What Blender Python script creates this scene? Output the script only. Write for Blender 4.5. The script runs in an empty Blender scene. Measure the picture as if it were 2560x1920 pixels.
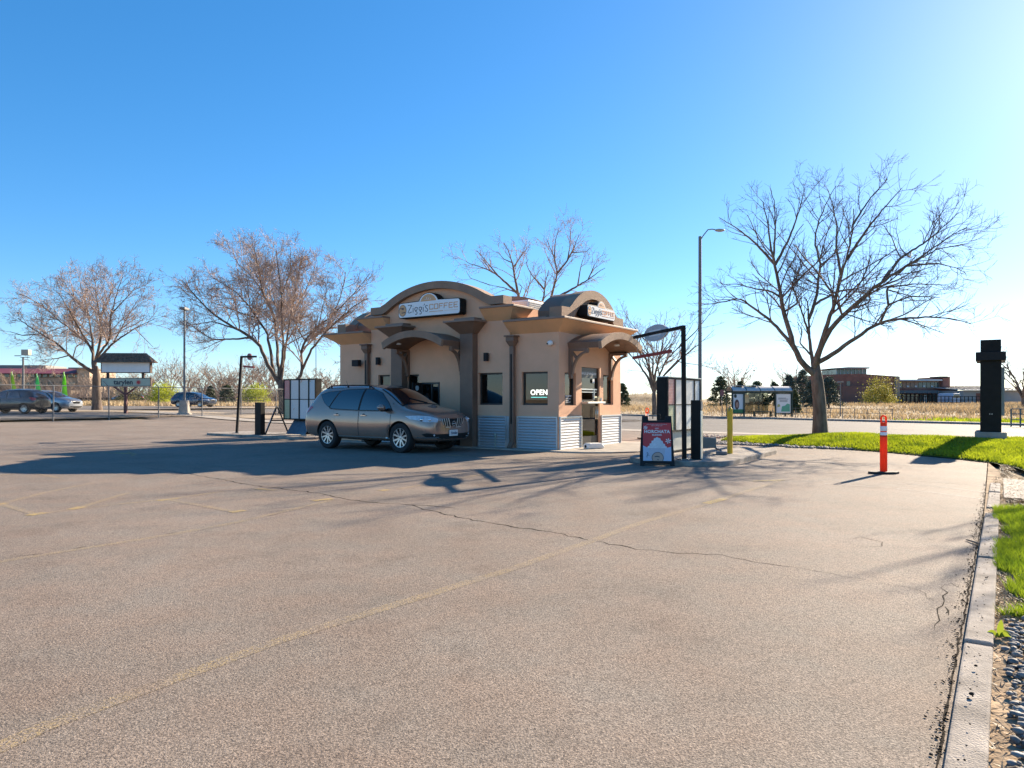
import bpy, bmesh, math, random
import numpy as np
from mathutils import Vector, Matrix
from mathutils.bvhtree import BVHTree

# ------------------------------------------------------------------ camera, sky, sun, exposure
scene = bpy.context.scene
COL = scene.collection
RAD = math.radians
F_PX, CX, YH, EYE = 1780.0, 1280.0, 998.0, 1.37      # focal length / horizon in photo pixels, eye height in metres

cam_d = bpy.data.cameras.new('camera')
cam = bpy.data.objects.new('camera', cam_d)
COL.objects.link(cam)
cam.location = (0, 0, EYE)
cam.rotation_euler = (RAD(90), 0, 0)
cam_d.sensor_fit = 'HORIZONTAL'
cam_d.sensor_width = 36.0
cam_d.lens = 36.0 * F_PX / 2560.0
cam_d.shift_y = (YH - 960.0) / 2560.0
cam_d.clip_start = 0.05
cam_d.clip_end = 6000
scene.camera = cam

SUN_EL, SUN_AZ = RAD(24.5), RAD(44.5)                # azimuth measured from +Y (into the picture) towards +X
world = bpy.data.worlds.new('World')
scene.world = world
world.use_nodes = True
wn = world.node_tree.nodes
sky = wn.new('ShaderNodeTexSky')
sky.sky_type = 'NISHITA'
sky.sun_disc = False
sky.sun_elevation = SUN_EL
sky.sun_rotation = SUN_AZ
sky.altitude = 1500
sky.air_density = 1.0
sky.dust_density = 0.72
sky.ozone_density = 5.0
sky_gamma = wn.new('ShaderNodeGamma'); sky_gamma.inputs['Gamma'].default_value = 0.78
sky_sat = wn.new('ShaderNodeHueSaturation'); sky_sat.inputs['Saturation'].default_value = 1.34
wn['Background'].inputs['Strength'].default_value = 0.077
world.node_tree.links.new(sky.outputs['Color'], sky_gamma.inputs['Color'])
world.node_tree.links.new(sky_gamma.outputs['Color'], sky_sat.inputs['Color'])
world.node_tree.links.new(sky_sat.outputs['Color'], wn['Background'].inputs['Color'])

sun_d = bpy.data.lights.new('sun', 'SUN')
sun_d.energy = 3.7
sun_d.angle = RAD(0.53)
sun_d.color = (1.0, 0.85, 0.65)
sun = bpy.data.objects.new('sun', sun_d)
COL.objects.link(sun)
to_sun = Vector((math.sin(SUN_AZ) * math.cos(SUN_EL), math.cos(SUN_AZ) * math.cos(SUN_EL), math.sin(SUN_EL)))
sun.rotation_euler = to_sun.to_track_quat('Z', 'Y').to_euler()
sun.location = to_sun * 60

vs = scene.view_settings
vs.view_transform = 'Standard'
vs.look = 'None'
vs.exposure = 2.0
vs.gamma = 1.0
vs.use_curve_mapping = False
scene.cycles.max_bounces = 8
scene.cycles.transparent_max_bounces = 24

# ------------------------------------------------------------------ helpers
random.seed(7)
TH = RAD(34.0)
C0 = Vector((1.233, 18.758, 0))                      # near corner of the kiosk
XS = Vector((math.cos(TH), -math.sin(TH), 0))        # site x: along the drive-through front, to the right
YS = Vector((math.sin(TH), math.cos(TH), 0))         # site y: along the walk-up side, away
ROT = -TH

def site(x, y, z=0.0):
    p = C0 + XS * x + YS * y
    return Vector((p.x, p.y, z))

def to_site(X, Y):
    dx, dy = X - C0.x, Y - C0.y
    return dx * XS.x + dy * XS.y, dx * YS.x + dy * YS.y

def at(px, D, py=None):
    """world X (and Z) of photo pixel column/row at distance D"""
    X = (px - CX) / F_PX * D
    if py is None:
        return X
    return Vector((X, D, EYE + (YH - py) / F_PX * D))

def smooth01(a, b, t):
    t = np.clip((t - a) / (b - a), 0, 1)
    return t * t * (3 - 2 * t)

def tag(o, label=None, cat=None, group=None, kind=None):
    if label: o['label'] = label
    if cat: o['category'] = cat
    if group: o['group'] = group
    if kind: o['kind'] = kind
    return o

def empty(name, loc=(0, 0, 0), rz=0.0, label=None, cat=None, group=None, kind=None):
    o = bpy.data.objects.new(name, None)
    o.empty_display_size = 0.3
    o.location = loc
    o.rotation_euler = (0, 0, rz)
    COL.objects.link(o)
    return tag(o, label, cat, group, kind)

def link_mesh(name, me, parent=None, M=None):
    o = bpy.data.objects.new(name, me)
    COL.objects.link(o)
    if parent is not None:
        o.parent = parent
    if M is not None:
        o.matrix_local = M
    return o

def copy_tree(o, parent=None):
    c = o.copy()
    COL.objects.link(c)
    c.parent = parent
    for ch in list(o.children):
        copy_tree(ch, c)
    return c

class MB:
    def __init__(s):
        s.v, s.f, s.mi, s.cur = [], [], [], 0
    def add(s, vs_, fs_):
        n = len(s.v)
        s.v.extend([tuple(p) for p in vs_])
        for f in fs_:
            s.f.append(tuple(i + n for i in f)); s.mi.append(s.cur)
        return s
    def box(s, x0, x1, y0, y1, z0, z1):
        return s.add([(x0,y0,z0),(x1,y0,z0),(x1,y1,z0),(x0,y1,z0),(x0,y0,z1),(x1,y0,z1),(x1,y1,z1),(x0,y1,z1)],
                     [(0,3,2,1),(4,5,6,7),(0,1,5,4),(1,2,6,5),(2,3,7,6),(3,0,4,7)])
    def cbox(s, c, d):
        return s.box(c[0]-d[0]/2, c[0]+d[0]/2, c[1]-d[1]/2, c[1]+d[1]/2, c[2]-d[2]/2, c[2]+d[2]/2)
    def bar(s, p0, p1, w, h, up=(0,0,1)):
        p0, p1 = Vector(p0), Vector(p1)
        d = (p1 - p0).normalized(); u = Vector(up)
        if abs(d.dot(u)) > .99: u = Vector((1,0,0))
        a = d.cross(u).normalized() * (w/2); b = a.cross(d).normalized() * (h/2)
        vs_ = [p0-a-b, p0+a-b, p0+a+b, p0-a+b, p1-a-b, p1+a-b, p1+a+b, p1-a+b]
        return s.add(vs_, [(0,3,2,1),(4,5,6,7),(0,1,5,4),(1,2,6,5),(2,3,7,6),(3,0,4,7)])
    def prism(s, pts, axis, c0, c1):
        n = len(pts)
        def P(p, c):
            return (p[0], p[1], c) if axis == 'z' else ((p[0], c, p[1]) if axis == 'y' else (c, p[0], p[1]))
        vs_ = [P(p, c0) for p in pts] + [P(p, c1) for p in pts]
        fs_ = [tuple(range(n))[::-1], tuple(range(n, 2*n))] + [(i, (i+1) % n, n + (i+1) % n, n + i) for i in range(n)]
        return s.add(vs_, fs_)
    def band(s, outer, inner, axis, c0, c1):
        """a strip between two matching polylines, extruded (arches)"""
        n = len(outer)
        def P(p, c):
            return (p[0], p[1], c) if axis == 'z' else ((p[0], c, p[1]) if axis == 'y' else (c, p[0], p[1]))
        vs_ = [P(p, c0) for p in outer] + [P(p, c0) for p in inner] + [P(p, c1) for p in outer] + [P(p, c1) for p in inner]
        fs_ = []
        for i in range(n-1):
            o, q, O, Q = i, n+i, 2*n+i, 3*n+i
            fs_ += [(o, o+1, q+1, q), (O, Q, Q+1, O+1), (o, O, O+1, o+1), (q, q+1, Q+1, Q)]
        fs_ += [(0, n, 3*n, 2*n), (n-1, 3*n-1, 4*n-1, 2*n-1)]
        return s.add(vs_, fs_)
    def tube(s, pts, r, n=8, cap=True):
        pts = [Vector(p) for p in pts]
        rs = r if hasattr(r, '__len__') else [r]*len(pts)
        vs_, fs_ = [], []
        ref = None
        for i, p in enumerate(pts):
            t = (pts[min(i+1, len(pts)-1)] - pts[max(i-1, 0)]).normalized()
            if ref is None:
                ref = Vector((0,0,1)) if abs(t.z) < .9 else Vector((1,0,0))
            a = t.cross(ref).normalized(); b = t.cross(a).normalized(); ref = -b if b.dot(ref) < 0 else b
            ref = a.cross(t)
            for k in range(n):
                an = 2*math.pi*k/n
                vs_.append(p + (a*math.cos(an) + ref*math.sin(an))*rs[i])
        for i in range(len(pts)-1):
            for k in range(n):
                k2 = (k+1) % n
                fs_.append((i*n+k, i*n+k2, (i+1)*n+k2, (i+1)*n+k))
        if cap:
            fs_.append(tuple(range(n))[::-1]); fs_.append(tuple(range((len(pts)-1)*n, len(pts)*n)))
        return s.add(vs_, fs_)
    def cyl(s, p0, p1, r0, r1=None, n=16):
        return s.tube([p0, p1], [r0, r0 if r1 is None else r1], n)
    def lathe(s, prof, n=24, M=None):
        """profile (r, z) turned about z"""
        vs_, fs_ = [], []
        for r, z in prof:
            for k in range(n):
                a = 2*math.pi*k/n
                vs_.append(Vector((r*math.cos(a), r*math.sin(a), z)))
        for i in range(len(prof)-1):
            for k in range(n):
                k2 = (k+1) % n
                fs_.append((i*n+k, i*n+k2, (i+1)*n+k2, (i+1)*n+k))
        if M is not None: vs_ = [M @ p for p in vs_]
        return s.add(vs_, fs_)
    def ball(s, c, r, n=10, m=6):
        rx, ry, rz = r if hasattr(r, '__len__') else (r, r, r)
        vs_ = [(c[0], c[1], c[2]-rz)]
        for i in range(1, m):
            a = -math.pi/2 + math.pi*i/m
            for k in range(n):
                b = 2*math.pi*k/n
                vs_.append((c[0]+rx*math.cos(a)*math.cos(b), c[1]+ry*math.cos(a)*math.sin(b), c[2]+rz*math.sin(a)))
        vs_.append((c[0], c[1], c[2]+rz))
        fs_ = [(0, 1+(k+1) % n, 1+k) for k in range(n)]
        for i in range(m-2):
            for k in range(n):
                k2 = (k+1) % n
                fs_.append((1+i*n+k, 1+i*n+k2, 1+(i+1)*n+k2, 1+(i+1)*n+k))
        L = len(vs_)-1
        fs_ += [(L, 1+(m-2)*n+k, 1+(m-2)*n+(k+1) % n) for k in range(n)]
        return s.add(vs_, fs_)
    def stroke(s, pts, w, axis, c0, c1):
        """a pen stroke of width w along 2-D points, extruded: lettering"""
        pts = [Vector(p).to_2d() for p in pts]
        L, R = [], []
        for i, p in enumerate(pts):
            t = (pts[min(i+1, len(pts)-1)] - pts[max(i-1, 0)]).normalized()
            nrm = Vector((-t.y, t.x))*(w/2)
            L.append(p+nrm); R.append(p-nrm)
        return s.band(L, R, axis, c0, c1)
    def xf(s, M):
        s.v = [tuple(M @ Vector(p)) for p in s.v]
        return s
    def mesh(s, name, mats, smooth=None, recalc=True):
        me = bpy.data.meshes.new(name)
        me.from_pydata(s.v, [], s.f)
        mats = mats if isinstance(mats, (list, tuple)) else [mats]
        for m in mats: me.materials.append(m)
        if len(mats) > 1:
            me.polygons.foreach_set('material_index', s.mi)
        if recalc:
            bm = bmesh.new(); bm.from_mesh(me)
            bmesh.ops.recalc_face_normals(bm, faces=bm.faces)
            bm.to_mesh(me); bm.free()
        if smooth is not None:
            me.polygons.foreach_set('use_smooth', [True]*len(me.polygons))
            me.set_sharp_from_angle(angle=RAD(smooth))
        me.update()
        return me
    def build(s, name, mats, parent=None, smooth=None, bevel=0.0, M=None, recalc=True):
        o = link_mesh(name, s.mesh(name, mats, smooth, recalc), parent, M)
        if bevel:
            b = o.modifiers.new('bevel', 'BEVEL'); b.width = bevel; b.segments = 2; b.limit_method = 'ANGLE'; b.angle_limit = RAD(35)
        return o

def raw_mesh(name, V, Fq, mats, parent=None, smooth=False, mi=None):
    """big arrays: V (n,3), Fq (m,k) all faces with k corners"""
    V = np.asarray(V, dtype=np.float32); Fq = np.asarray(Fq, dtype=np.int32)
    me = bpy.data.meshes.new(name)
    me.vertices.add(len(V)); me.vertices.foreach_set('co', V.ravel())
    k = Fq.shape[1]
    me.loops.add(Fq.size); me.loops.foreach_set('vertex_index', Fq.ravel())
    me.polygons.add(len(Fq))
    me.polygons.foreach_set('loop_start', np.arange(0, Fq.size, k, dtype=np.int32))
    me.polygons.foreach_set('loop_total', np.full(len(Fq), k, dtype=np.int32))
    mats = mats if isinstance(mats, (list, tuple)) else [mats]
    for m in mats: me.materials.append(m)
    if mi is not None: me.polygons.foreach_set('material_index', np.asarray(mi, dtype=np.int32))
    if smooth: me.polygons.foreach_set('use_smooth', np.ones(len(Fq), dtype=bool))
    me.update(calc_edges=True)
    me.validate()
    return link_mesh(name, me, parent)

def text_mesh(name, body, size, mat_, parent=None, M=None, extrude=0.002, offset=0.0, align='CENTER', spacing=1.0, shear=0.0, sx=1.0):
    cu = bpy.data.curves.new(name, 'FONT')
    cu.body = body; cu.size = size; cu.extrude = extrude; cu.offset = offset
    cu.align_x = align; cu.align_y = 'CENTER'; cu.space_character = spacing; cu.shear = shear
    cu.resolution_u = 3
    t = bpy.data.objects.new(name, cu); COL.objects.link(t)
    dg = bpy.context.evaluated_depsgraph_get()
    me = bpy.data.meshes.new_from_object(t.evaluated_get(dg))
    bpy.data.objects.remove(t); bpy.data.curves.remove(cu)
    me.materials.clear(); me.materials.append(mat_)
    if sx != 1.0: me.transform(Matrix.Diagonal((sx, 1, 1, 1)))
    return link_mesh(name, me, parent, M)

def arc_pts(x0, z0, x1, z1, sag, n=20):
    """circular arc between two points at equal height, rising by sag"""
    h = (x1-x0)/2; R = (h*h+sag*sag)/(2*sag); cx = (x0+x1)/2; cz = z0+sag-R
    a = math.asin(min(1, h/R))
    return [(cx+R*math.sin(-a+2*a*i/n), cz+R*math.cos(-a+2*a*i/n)) for i in range(n+1)]

# ------------------------------------------------------------------ materials
MATS = {}
def mat(name, col, rough=.6, metal=0.0, var=.12, vscale=3.0, bump=0.0, bscale=60.0, spec=.5, coat=0.0, col2=None, detail=6, stretch=None, emit=None):
    m = bpy.data.materials.new(name); m.use_nodes = True
    nt = m.node_tree; N = nt.nodes; L = nt.links
    b = N['Principled BSDF']
    b.inputs['Roughness'].default_value = rough
    b.inputs['Metallic'].default_value = metal
    b.inputs['Specular IOR Level'].default_value = spec
    b.inputs['Coat Weight'].default_value = coat
    b.inputs['Coat Roughness'].default_value = .04
    tc = N.new('ShaderNodeTexCoord'); src = tc.outputs['Object']
    if stretch:
        mp = N.new('ShaderNodeMapping'); mp.inputs['Scale'].default_value = stretch
        L.new(src, mp.inputs['Vector']); src = mp.outputs['Vector']
    if var > 0 or col2:
        nz = N.new('ShaderNodeTexNoise'); nz.inputs['Scale'].default_value = vscale; nz.inputs['Detail'].default_value = detail
        nz.inputs['Roughness'].default_value = .65
        L.new(src, nz.inputs['Vector'])
        rp = N.new('ShaderNodeValToRGB')
        lo = [c*(1-var) for c in col]; hi = [min(1, c*(1+var)) for c in (col2 or col)]
        rp.color_ramp.elements[0].position = .32; rp.color_ramp.elements[1].position = .68
        rp.color_ramp.elements[0].color = (*lo, 1); rp.color_ramp.elements[1].color = (*hi, 1)
        L.new(nz.outputs['Fac'], rp.inputs['Fac'])
        L.new(rp.outputs['Color'], b.inputs['Base Color'])
    else:
        b.inputs['Base Color'].default_value = (*col, 1)
    if bump > 0:
        bz = N.new('ShaderNodeTexNoise'); bz.inputs['Scale'].default_value = bscale; bz.inputs['Detail'].default_value = 5
        L.new(src, bz.inputs['Vector'])
        bp = N.new('ShaderNodeBump'); bp.inputs['Strength'].default_value = bump; bp.inputs['Distance'].default_value = .02
        L.new(bz.outputs['Fac'], bp.inputs['Height']); L.new(bp.outputs['Normal'], b.inputs['Normal'])
    if emit:
        b.inputs['Emission Color'].default_value = (*emit[0], 1); b.inputs['Emission Strength'].default_value = emit[1]
    MATS[name] = m
    return m

def glass_mat(name, tint=(.55,.6,.6), body=.0, rough=.01):
    """window pane: mirror-like at glancing angles, darkly see-through otherwise"""
    m = bpy.data.materials.new(name); m.use_nodes = True
    nt = m.node_tree; N = nt.nodes; L = nt.links
    for n in list(N):
        if n.type != 'OUTPUT_MATERIAL': N.remove(n)
    out = [n for n in N if n.type == 'OUTPUT_MATERIAL'][0]
    tr = N.new('ShaderNodeBsdfTransparent'); tr.inputs['Color'].default_value = (*tint, 1)
    gl = N.new('ShaderNodeBsdfGlossy'); gl.inputs['Roughness'].default_value = rough
    fr = N.new('ShaderNodeFresnel'); fr.inputs['IOR'].default_value = 1.75
    mx = N.new('ShaderNodeMixShader')
    L.new(fr.outputs['Fac'], mx.inputs['Fac']); L.new(tr.outputs[0], mx.inputs[1]); L.new(gl.outputs[0], mx.inputs[2])
    L.new(mx.outputs[0], out.inputs['Surface'])
    MATS[name] = m
    return m

def asphalt_mat(name, lo, hi, speck=250.0, sp_amt=.55, line=None, worn=.5, rough=.78):
    """aged asphalt: stone speckle, broad blotches, fine relief; optional worn paint over it"""
    m = bpy.data.materials.new(name); m.use_nodes = True
    nt = m.node_tree; N = nt.nodes; L = nt.links
    b = N['Principled BSDF']; b.inputs['Roughness'].default_value = rough
    b.inputs['Specular IOR Level'].default_value = .12
    geo = N.new('ShaderNodeNewGeometry'); P = geo.outputs['Position']
    def noise(scale, detail=4, rgh=.6):
        n = N.new('ShaderNodeTexNoise'); n.inputs['Scale'].default_value = scale; n.inputs['Detail'].default_value = detail
        n.inputs['Roughness'].default_value = rgh; L.new(P, n.inputs['Vector']); return n.outputs['Fac']
    def ramp(f, p0, c0, p1, c1):
        r = N.new('ShaderNodeValToRGB'); e = r.color_ramp.elements
        e[0].position = p0; e[1].position = p1; e[0].color = (*c0, 1); e[1].color = (*c1, 1)
        L.new(f, r.inputs['Fac']); return r.outputs['Color']
    def mix(kind, fac, a, c):
        x = N.new('ShaderNodeMix'); x.data_type = 'RGBA'; x.blend_type = kind
        if isinstance(fac, float): x.inputs['Factor'].default_value = fac
        else: L.new(fac, x.inputs['Factor'])
        L.new(a, x.inputs['A']); L.new(c, x.inputs['B']); return x.outputs['Result']
    base = ramp(noise(.45, 7, .62), .3, lo, .7, hi)
    vo = N.new('ShaderNodeTexVoronoi'); vo.inputs['Scale'].default_value = speck * .55; L.new(P, vo.inputs['Vector'])
    sep = N.new('ShaderNodeSeparateColor'); L.new(vo.outputs['Color'], sep.inputs['Color'])
    stones = ramp(sep.outputs['Red'], .0, (.16, .14, .13), 1.0, (1.85, 1.78, 1.68))
    col = mix('MULTIPLY', sp_amt, base, stones)
    fine = ramp(noise(speck * .45, 3, .75), .34, (.30, .28, .27), .60, (1.30, 1.27, 1.22))
    col = mix('MULTIPLY', .55, col, fine)
    stain = ramp(noise(.75, 9, .72), .30, (.70, .69, .69), .47, (1.0, 1.0, 1.0))
    col = mix('MULTIPLY', .85, col, stain)
    sv = N.new('ShaderNodeTexVoronoi'); sv.inputs['Scale'].default_value = 5.5; L.new(P, sv.inputs['Vector'])
    spots = ramp(sv.outputs['Distance'], .035, (.45, .43, .42), .075, (1.0, 1.0, 1.0))
    col = mix('MULTIPLY', .6, col, spots)
    warm = ramp(noise(1.7, 5), .35, (1.05, .97, .93), .65, (.97, 1.0, 1.02))
    col = mix('MULTIPLY', .8, col, warm)
    if line:
        yv = ramp(noise(3.0, 8, .7), .5 - .02, (1, 1, 1), .5 + .10, (0, 0, 0))
        sp2 = ramp(noise(70, 3, .7), worn - .08, (0, 0, 0), worn + .08, (1, 1, 1))
        fac = mix('MULTIPLY', .75, sp2, yv)
        sx = N.new('ShaderNodeSeparateColor'); L.new(fac, sx.inputs['Color'])
        pc = N.new('ShaderNodeRGB'); pc.outputs[0].default_value = (*line, 1)
        col = mix('MIX', sx.outputs['Red'], col, pc.outputs[0])
    L.new(col, b.inputs['Base Color'])
    bp = N.new('ShaderNodeBump'); bp.inputs['Strength'].default_value = .75; bp.inputs['Distance'].default_value = .010
    L.new(noise(speck * .38, 3, .75), bp.inputs['Height']); L.new(bp.outputs['Normal'], b.inputs['Normal'])
    MATS[name] = m
    return m

def leaf_mat(name, c1, c2, trans=.25):
    m = mat(name, c1, .6, var=.25, vscale=1.1, col2=c2)
    nt = m.node_tree; N = nt.nodes; L = nt.links
    b = N['Principled BSDF']; out = [n for n in N if n.type == 'OUTPUT_MATERIAL'][0]
    tl = N.new('ShaderNodeBsdfTranslucent'); mx = N.new('ShaderNodeMixShader'); mx.inputs['Fac'].default_value = trans
    src = b.inputs['Base Color'].links[0].from_socket
    L.new(src, tl.inputs['Color']); L.new(b.outputs[0], mx.inputs[1]); L.new(tl.outputs[0], mx.inputs[2]); L.new(mx.outputs[0], out.inputs['Surface'])
    return m

M_asphalt = asphalt_mat('old_asphalt', (.200, .171, .147), (.262, .226, .196))
M_road = asphalt_mat('road_asphalt', (.15, .14, .13), (.19, .178, .165), speck=120, sp_amt=.3)
M_lot2 = asphalt_mat('far_lot_asphalt', (.18, .167, .152), (.24, .222, .205), speck=120, sp_amt=.3)
M_yel = asphalt_mat('worn_yellow_paint', (.200, .171, .147), (.262, .226, .196), line=(.37, .275, .145), worn=.55)
M_yel2 = asphalt_mat('bright_yellow_paint', (.200, .171, .147), (.262, .226, .196), line=(.52, .37, .12), worn=.51)
M_white_line = asphalt_mat('worn_white_paint', (.200, .171, .147), (.262, .226, .196), line=(.50, .47, .43), worn=.50)
M_rwhite = asphalt_mat('road_white_paint', (.15, .14, .13), (.19, .178, .165), speck=120, line=(.5, .48, .45), worn=.50)
M_crack = mat('crack_tar', (.030, .025, .021), .95, var=.4, vscale=30, spec=.03)
M_conc = mat('concrete', (.36, .32, .275), .85, var=.22, vscale=2.2, bump=.35, bscale=120, spec=.12)
M_kerb = mat('kerb_concrete', (.30, .265, .23), .9, var=.40, vscale=3.5, bump=.5, bscale=90, spec=.12)
M_dirt = mat('bare_dirt', (.22, .155, .10), .95, var=.35, vscale=3, col2=(.34, .25, .165), bump=.8, bscale=30, spec=.12)
M_soil = mat('field_soil', (.24, .18, .115), .95, var=.3, vscale=.25, col2=(.34, .26, .16), bump=.5, bscale=6, spec=.12)
M_tan = mat('tan_gravel_strip', (.36, .29, .215), .95, var=.2, vscale=1.2, bump=.4, bscale=40, spec=.12)
M_lawn = mat('lawn_soil', (.09, .12, .02), .95, var=.35, vscale=5, col2=(.09, .11, .025), bump=.6, bscale=25, spec=.12)
M_stucco = mat('tan_stucco', (.76, .425, .26), .9, var=.07, vscale=1.3, bump=.35, bscale=140)
M_stucco2 = mat('tan_stucco_soffit', (.74, .40, .20), .9, var=.07, vscale=1.3, bump=.3, bscale=140)
M_brown = mat('brown_trim', (.20, .118, .078), .6, var=.10, vscale=4, bump=.12, bscale=90)
M_brown_st = mat('brown_stucco_arch', (.29, .185, .125), .85, var=.12, vscale=3, bump=.3, bscale=130)
M_eave = mat('eave_edge', (.26, .17, .125), .6, var=.1, vscale=3)
M_galv = mat('galvanised_sheet', (.50, .50, .50), .48, metal=.5, var=.04, vscale=2)
M_galvtrim = mat('galvanised_trim', (.60, .60, .59), .42, metal=.7, var=.1, vscale=5)
M_black = mat('black_paint', (.014, .013, .012), .6, var=.25, vscale=5, spec=.2)
M_blackp = mat('black_plastic', (.017, .016, .017), .6, var=.2, vscale=9, spec=.25)
M_bronze = mat('dark_bronze_frame', (.050, .043, .038), .4, metal=.4, var=.15)
M_alum = mat('aluminium', (.62, .61, .58), .35, metal=.8, var=.1)
M_steel = mat('grey_steel', (.16, .16, .16), .55, metal=.3, var=.12)
M_wire = mat('fence_wire', (.10, .10, .10), .6, metal=.2, var=.1)
M_chrome = mat('chrome', (.78, .78, .78), .10, metal=1.0, var=0)
M_white = mat('white_paint', (.78, .77, .74), .5, var=.05)
M_whitep = mat('white_print', (.74, .73, .71), .55, var=.03)
M_signface = mat('sign_face_white', (.80, .80, .79), .35, var=.02)
M_orange = leaf_mat('orange_plastic', (.88, .085, .012), (.92, .10, .014), .45)
M_oldorange = leaf_mat('faded_orange_plastic', (.85, .18, .05), (.88, .20, .06), .45)
M_reflect = mat('white_reflective', (.80, .80, .82), .4, var=.03)
M_yellowp = mat('yellow_paint', (.72, .44, .02), .5, var=.12, vscale=8)
M_rubber = mat('rubber', (.018, .017, .017), .75, var=.2, vscale=12)
M_glass = glass_mat('window_glass', (.42, .44, .43))
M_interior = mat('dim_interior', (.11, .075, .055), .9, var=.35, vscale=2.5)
# ------------------------------------------------------------------ terrain
_pts = [(1560,1040,66),(1660,1042,63),(1905,1045.5,57),(2200,1054,50),(2560,1068,44)]
_A, _z = [], []
for px, py, D in _pts:
    _A.append((1, at(px, D), D)); _z.append(EYE + (YH-py)/F_PX*D)
for sx_, sy_ in ((-6, 13), (2, 13), (10, 13)):
    p = site(sx_, sy_); _A.append((1, p.x, p.y)); _z.append(-.03)
RP, _, _, _ = np.linalg.lstsq(np.array(_A), np.array(_z), rcond=None)
FAR_KERB = [(at(px, D), D) for px, py, D in _pts]
FAR_KERB = [(-26.0, 92.0), (-4.0, 76.5)] + FAR_KERB + [(44.0, 31.5), (70.0, 3.0)]
FK_X = np.array([p[0] for p in FAR_KERB]); FK_Y = np.array([p[1] for p in FAR_KERB])
FENCE0, FENCE_D = np.array([-24.3, 37.7]), np.array([.5, .866])

def T(x, y):
    """ground height"""
    x = np.asarray(x, float); y = np.asarray(y, float)
    dx, dy = x - C0.x, y - C0.y
    yl = dx*YS.x + dy*YS.y; xl = dx*XS.x + dy*XS.y
    zr = np.clip(RP[0] + RP[1]*x + RP[2]*y, -1.2, .4)
    w = smooth01(9.5, 15, yl) * smooth01(-34, -16, xl)
    beyond = y - np.interp(x, FK_X, FK_Y)
    t = smooth01(2, 110, beyond)
    zr = zr*(1-t) + (.34 + 0*x)*t
    s = (x-FENCE0[0])*(-FENCE_D[1]) + (y-FENCE0[1])*FENCE_D[0]
    zp = .5*smooth01(-9, 9, s) + .28*smooth01(20, 90, s)
    z = zr*w + zp*(1-w)
    # low brushy bank across the road, behind the right menu board
    z = z + 2.0*np.exp(-(((x-24)/9.0)**2 + ((y-128)/8.0)**2))
    return z

def Tz(x, y):
    return float(T(x, y))

def ground_px(px, py, z=0.0):
    D = F_PX*(EYE-z)/(py-YH)
    return Vector(((px-CX)/F_PX*D, D, z))

def grid_patch(quads, dz, cell, zf=None):
    """list of quads (4 corner xy each) -> vertices/faces following the terrain"""
    V, Fq, n = [], [], 0
    for q in quads:
        q = [np.array(p, float) for p in q]
        nu = max(1, int(max(np.linalg.norm(q[1]-q[0]), np.linalg.norm(q[2]-q[3]))/cell))
        nv = max(1, int(max(np.linalg.norm(q[3]-q[0]), np.linalg.norm(q[2]-q[1]))/cell))
        u, v = np.meshgrid(np.linspace(0,1,nu+1), np.linspace(0,1,nv+1), indexing='ij')
        P = (q[0][None,None]*((1-u)*(1-v))[...,None] + q[1][None,None]*(u*(1-v))[...,None]
             + q[2][None,None]*(u*v)[...,None] + q[3][None,None]*((1-u)*v)[...,None])
        Z = (zf or T)(P[...,0], P[...,1]) + dz
        V.append(np.concatenate([P.reshape(-1,2), Z.reshape(-1,1)], 1))
        I = np.arange((nu+1)*(nv+1)).reshape(nu+1, nv+1) + n
        Fq.append(np.stack([I[:-1,:-1], I[1:,:-1], I[1:,1:], I[:-1,1:]], -1).reshape(-1,4))
        n += (nu+1)*(nv+1)
    return np.concatenate(V), np.concatenate(Fq)

def sheet(name, quads, dz, cell, m, parent=None, zf=None, kind='structure'):
    V, Fq = grid_patch(quads, dz, cell, zf)
    # face up
    a = V[Fq[:,1]]-V[Fq[:,0]]; b = V[Fq[:,3]]-V[Fq[:,0]]
    up = (a[:,0]*b[:,1]-a[:,1]*b[:,0]) > 0
    Fq = np.where(up[:,None], Fq, Fq[:, ::-1])
    o = raw_mesh(name, V, Fq, m, parent, smooth=True)
    if parent is None: o['kind'] = kind
    return o

def S2(*pts):
    return [tuple(site(x, y).xy) for x, y in pts]

# the ground sheet out to the horizon (non-uniform grid)
gx = np.unique(np.concatenate([np.linspace(-90, 110, 101), np.linspace(-400, 400, 81), [-3000,-1600,-900,-600,600,900,1600,3000]]))
gy = np.unique(np.concatenate([np.linspace(-30, 150, 91), np.linspace(150, 420, 28), [-300,-120,-60,520,700,1000,1600,2600,4000]]))
GX, GY = np.meshgrid(gx, gy, indexing='ij')
V = np.stack([GX, GY, T(GX, GY)-.07], -1).reshape(-1,3)
I = np.arange(len(gx)*len(gy)).reshape(len(gx), len(gy))
g_o = raw_mesh('ground', V, np.stack([I[:-1,:-1], I[1:,:-1], I[1:,1:], I[:-1,1:]], -1).reshape(-1,4), M_soil, smooth=True)
g_o['kind'] = 'structure'

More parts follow.
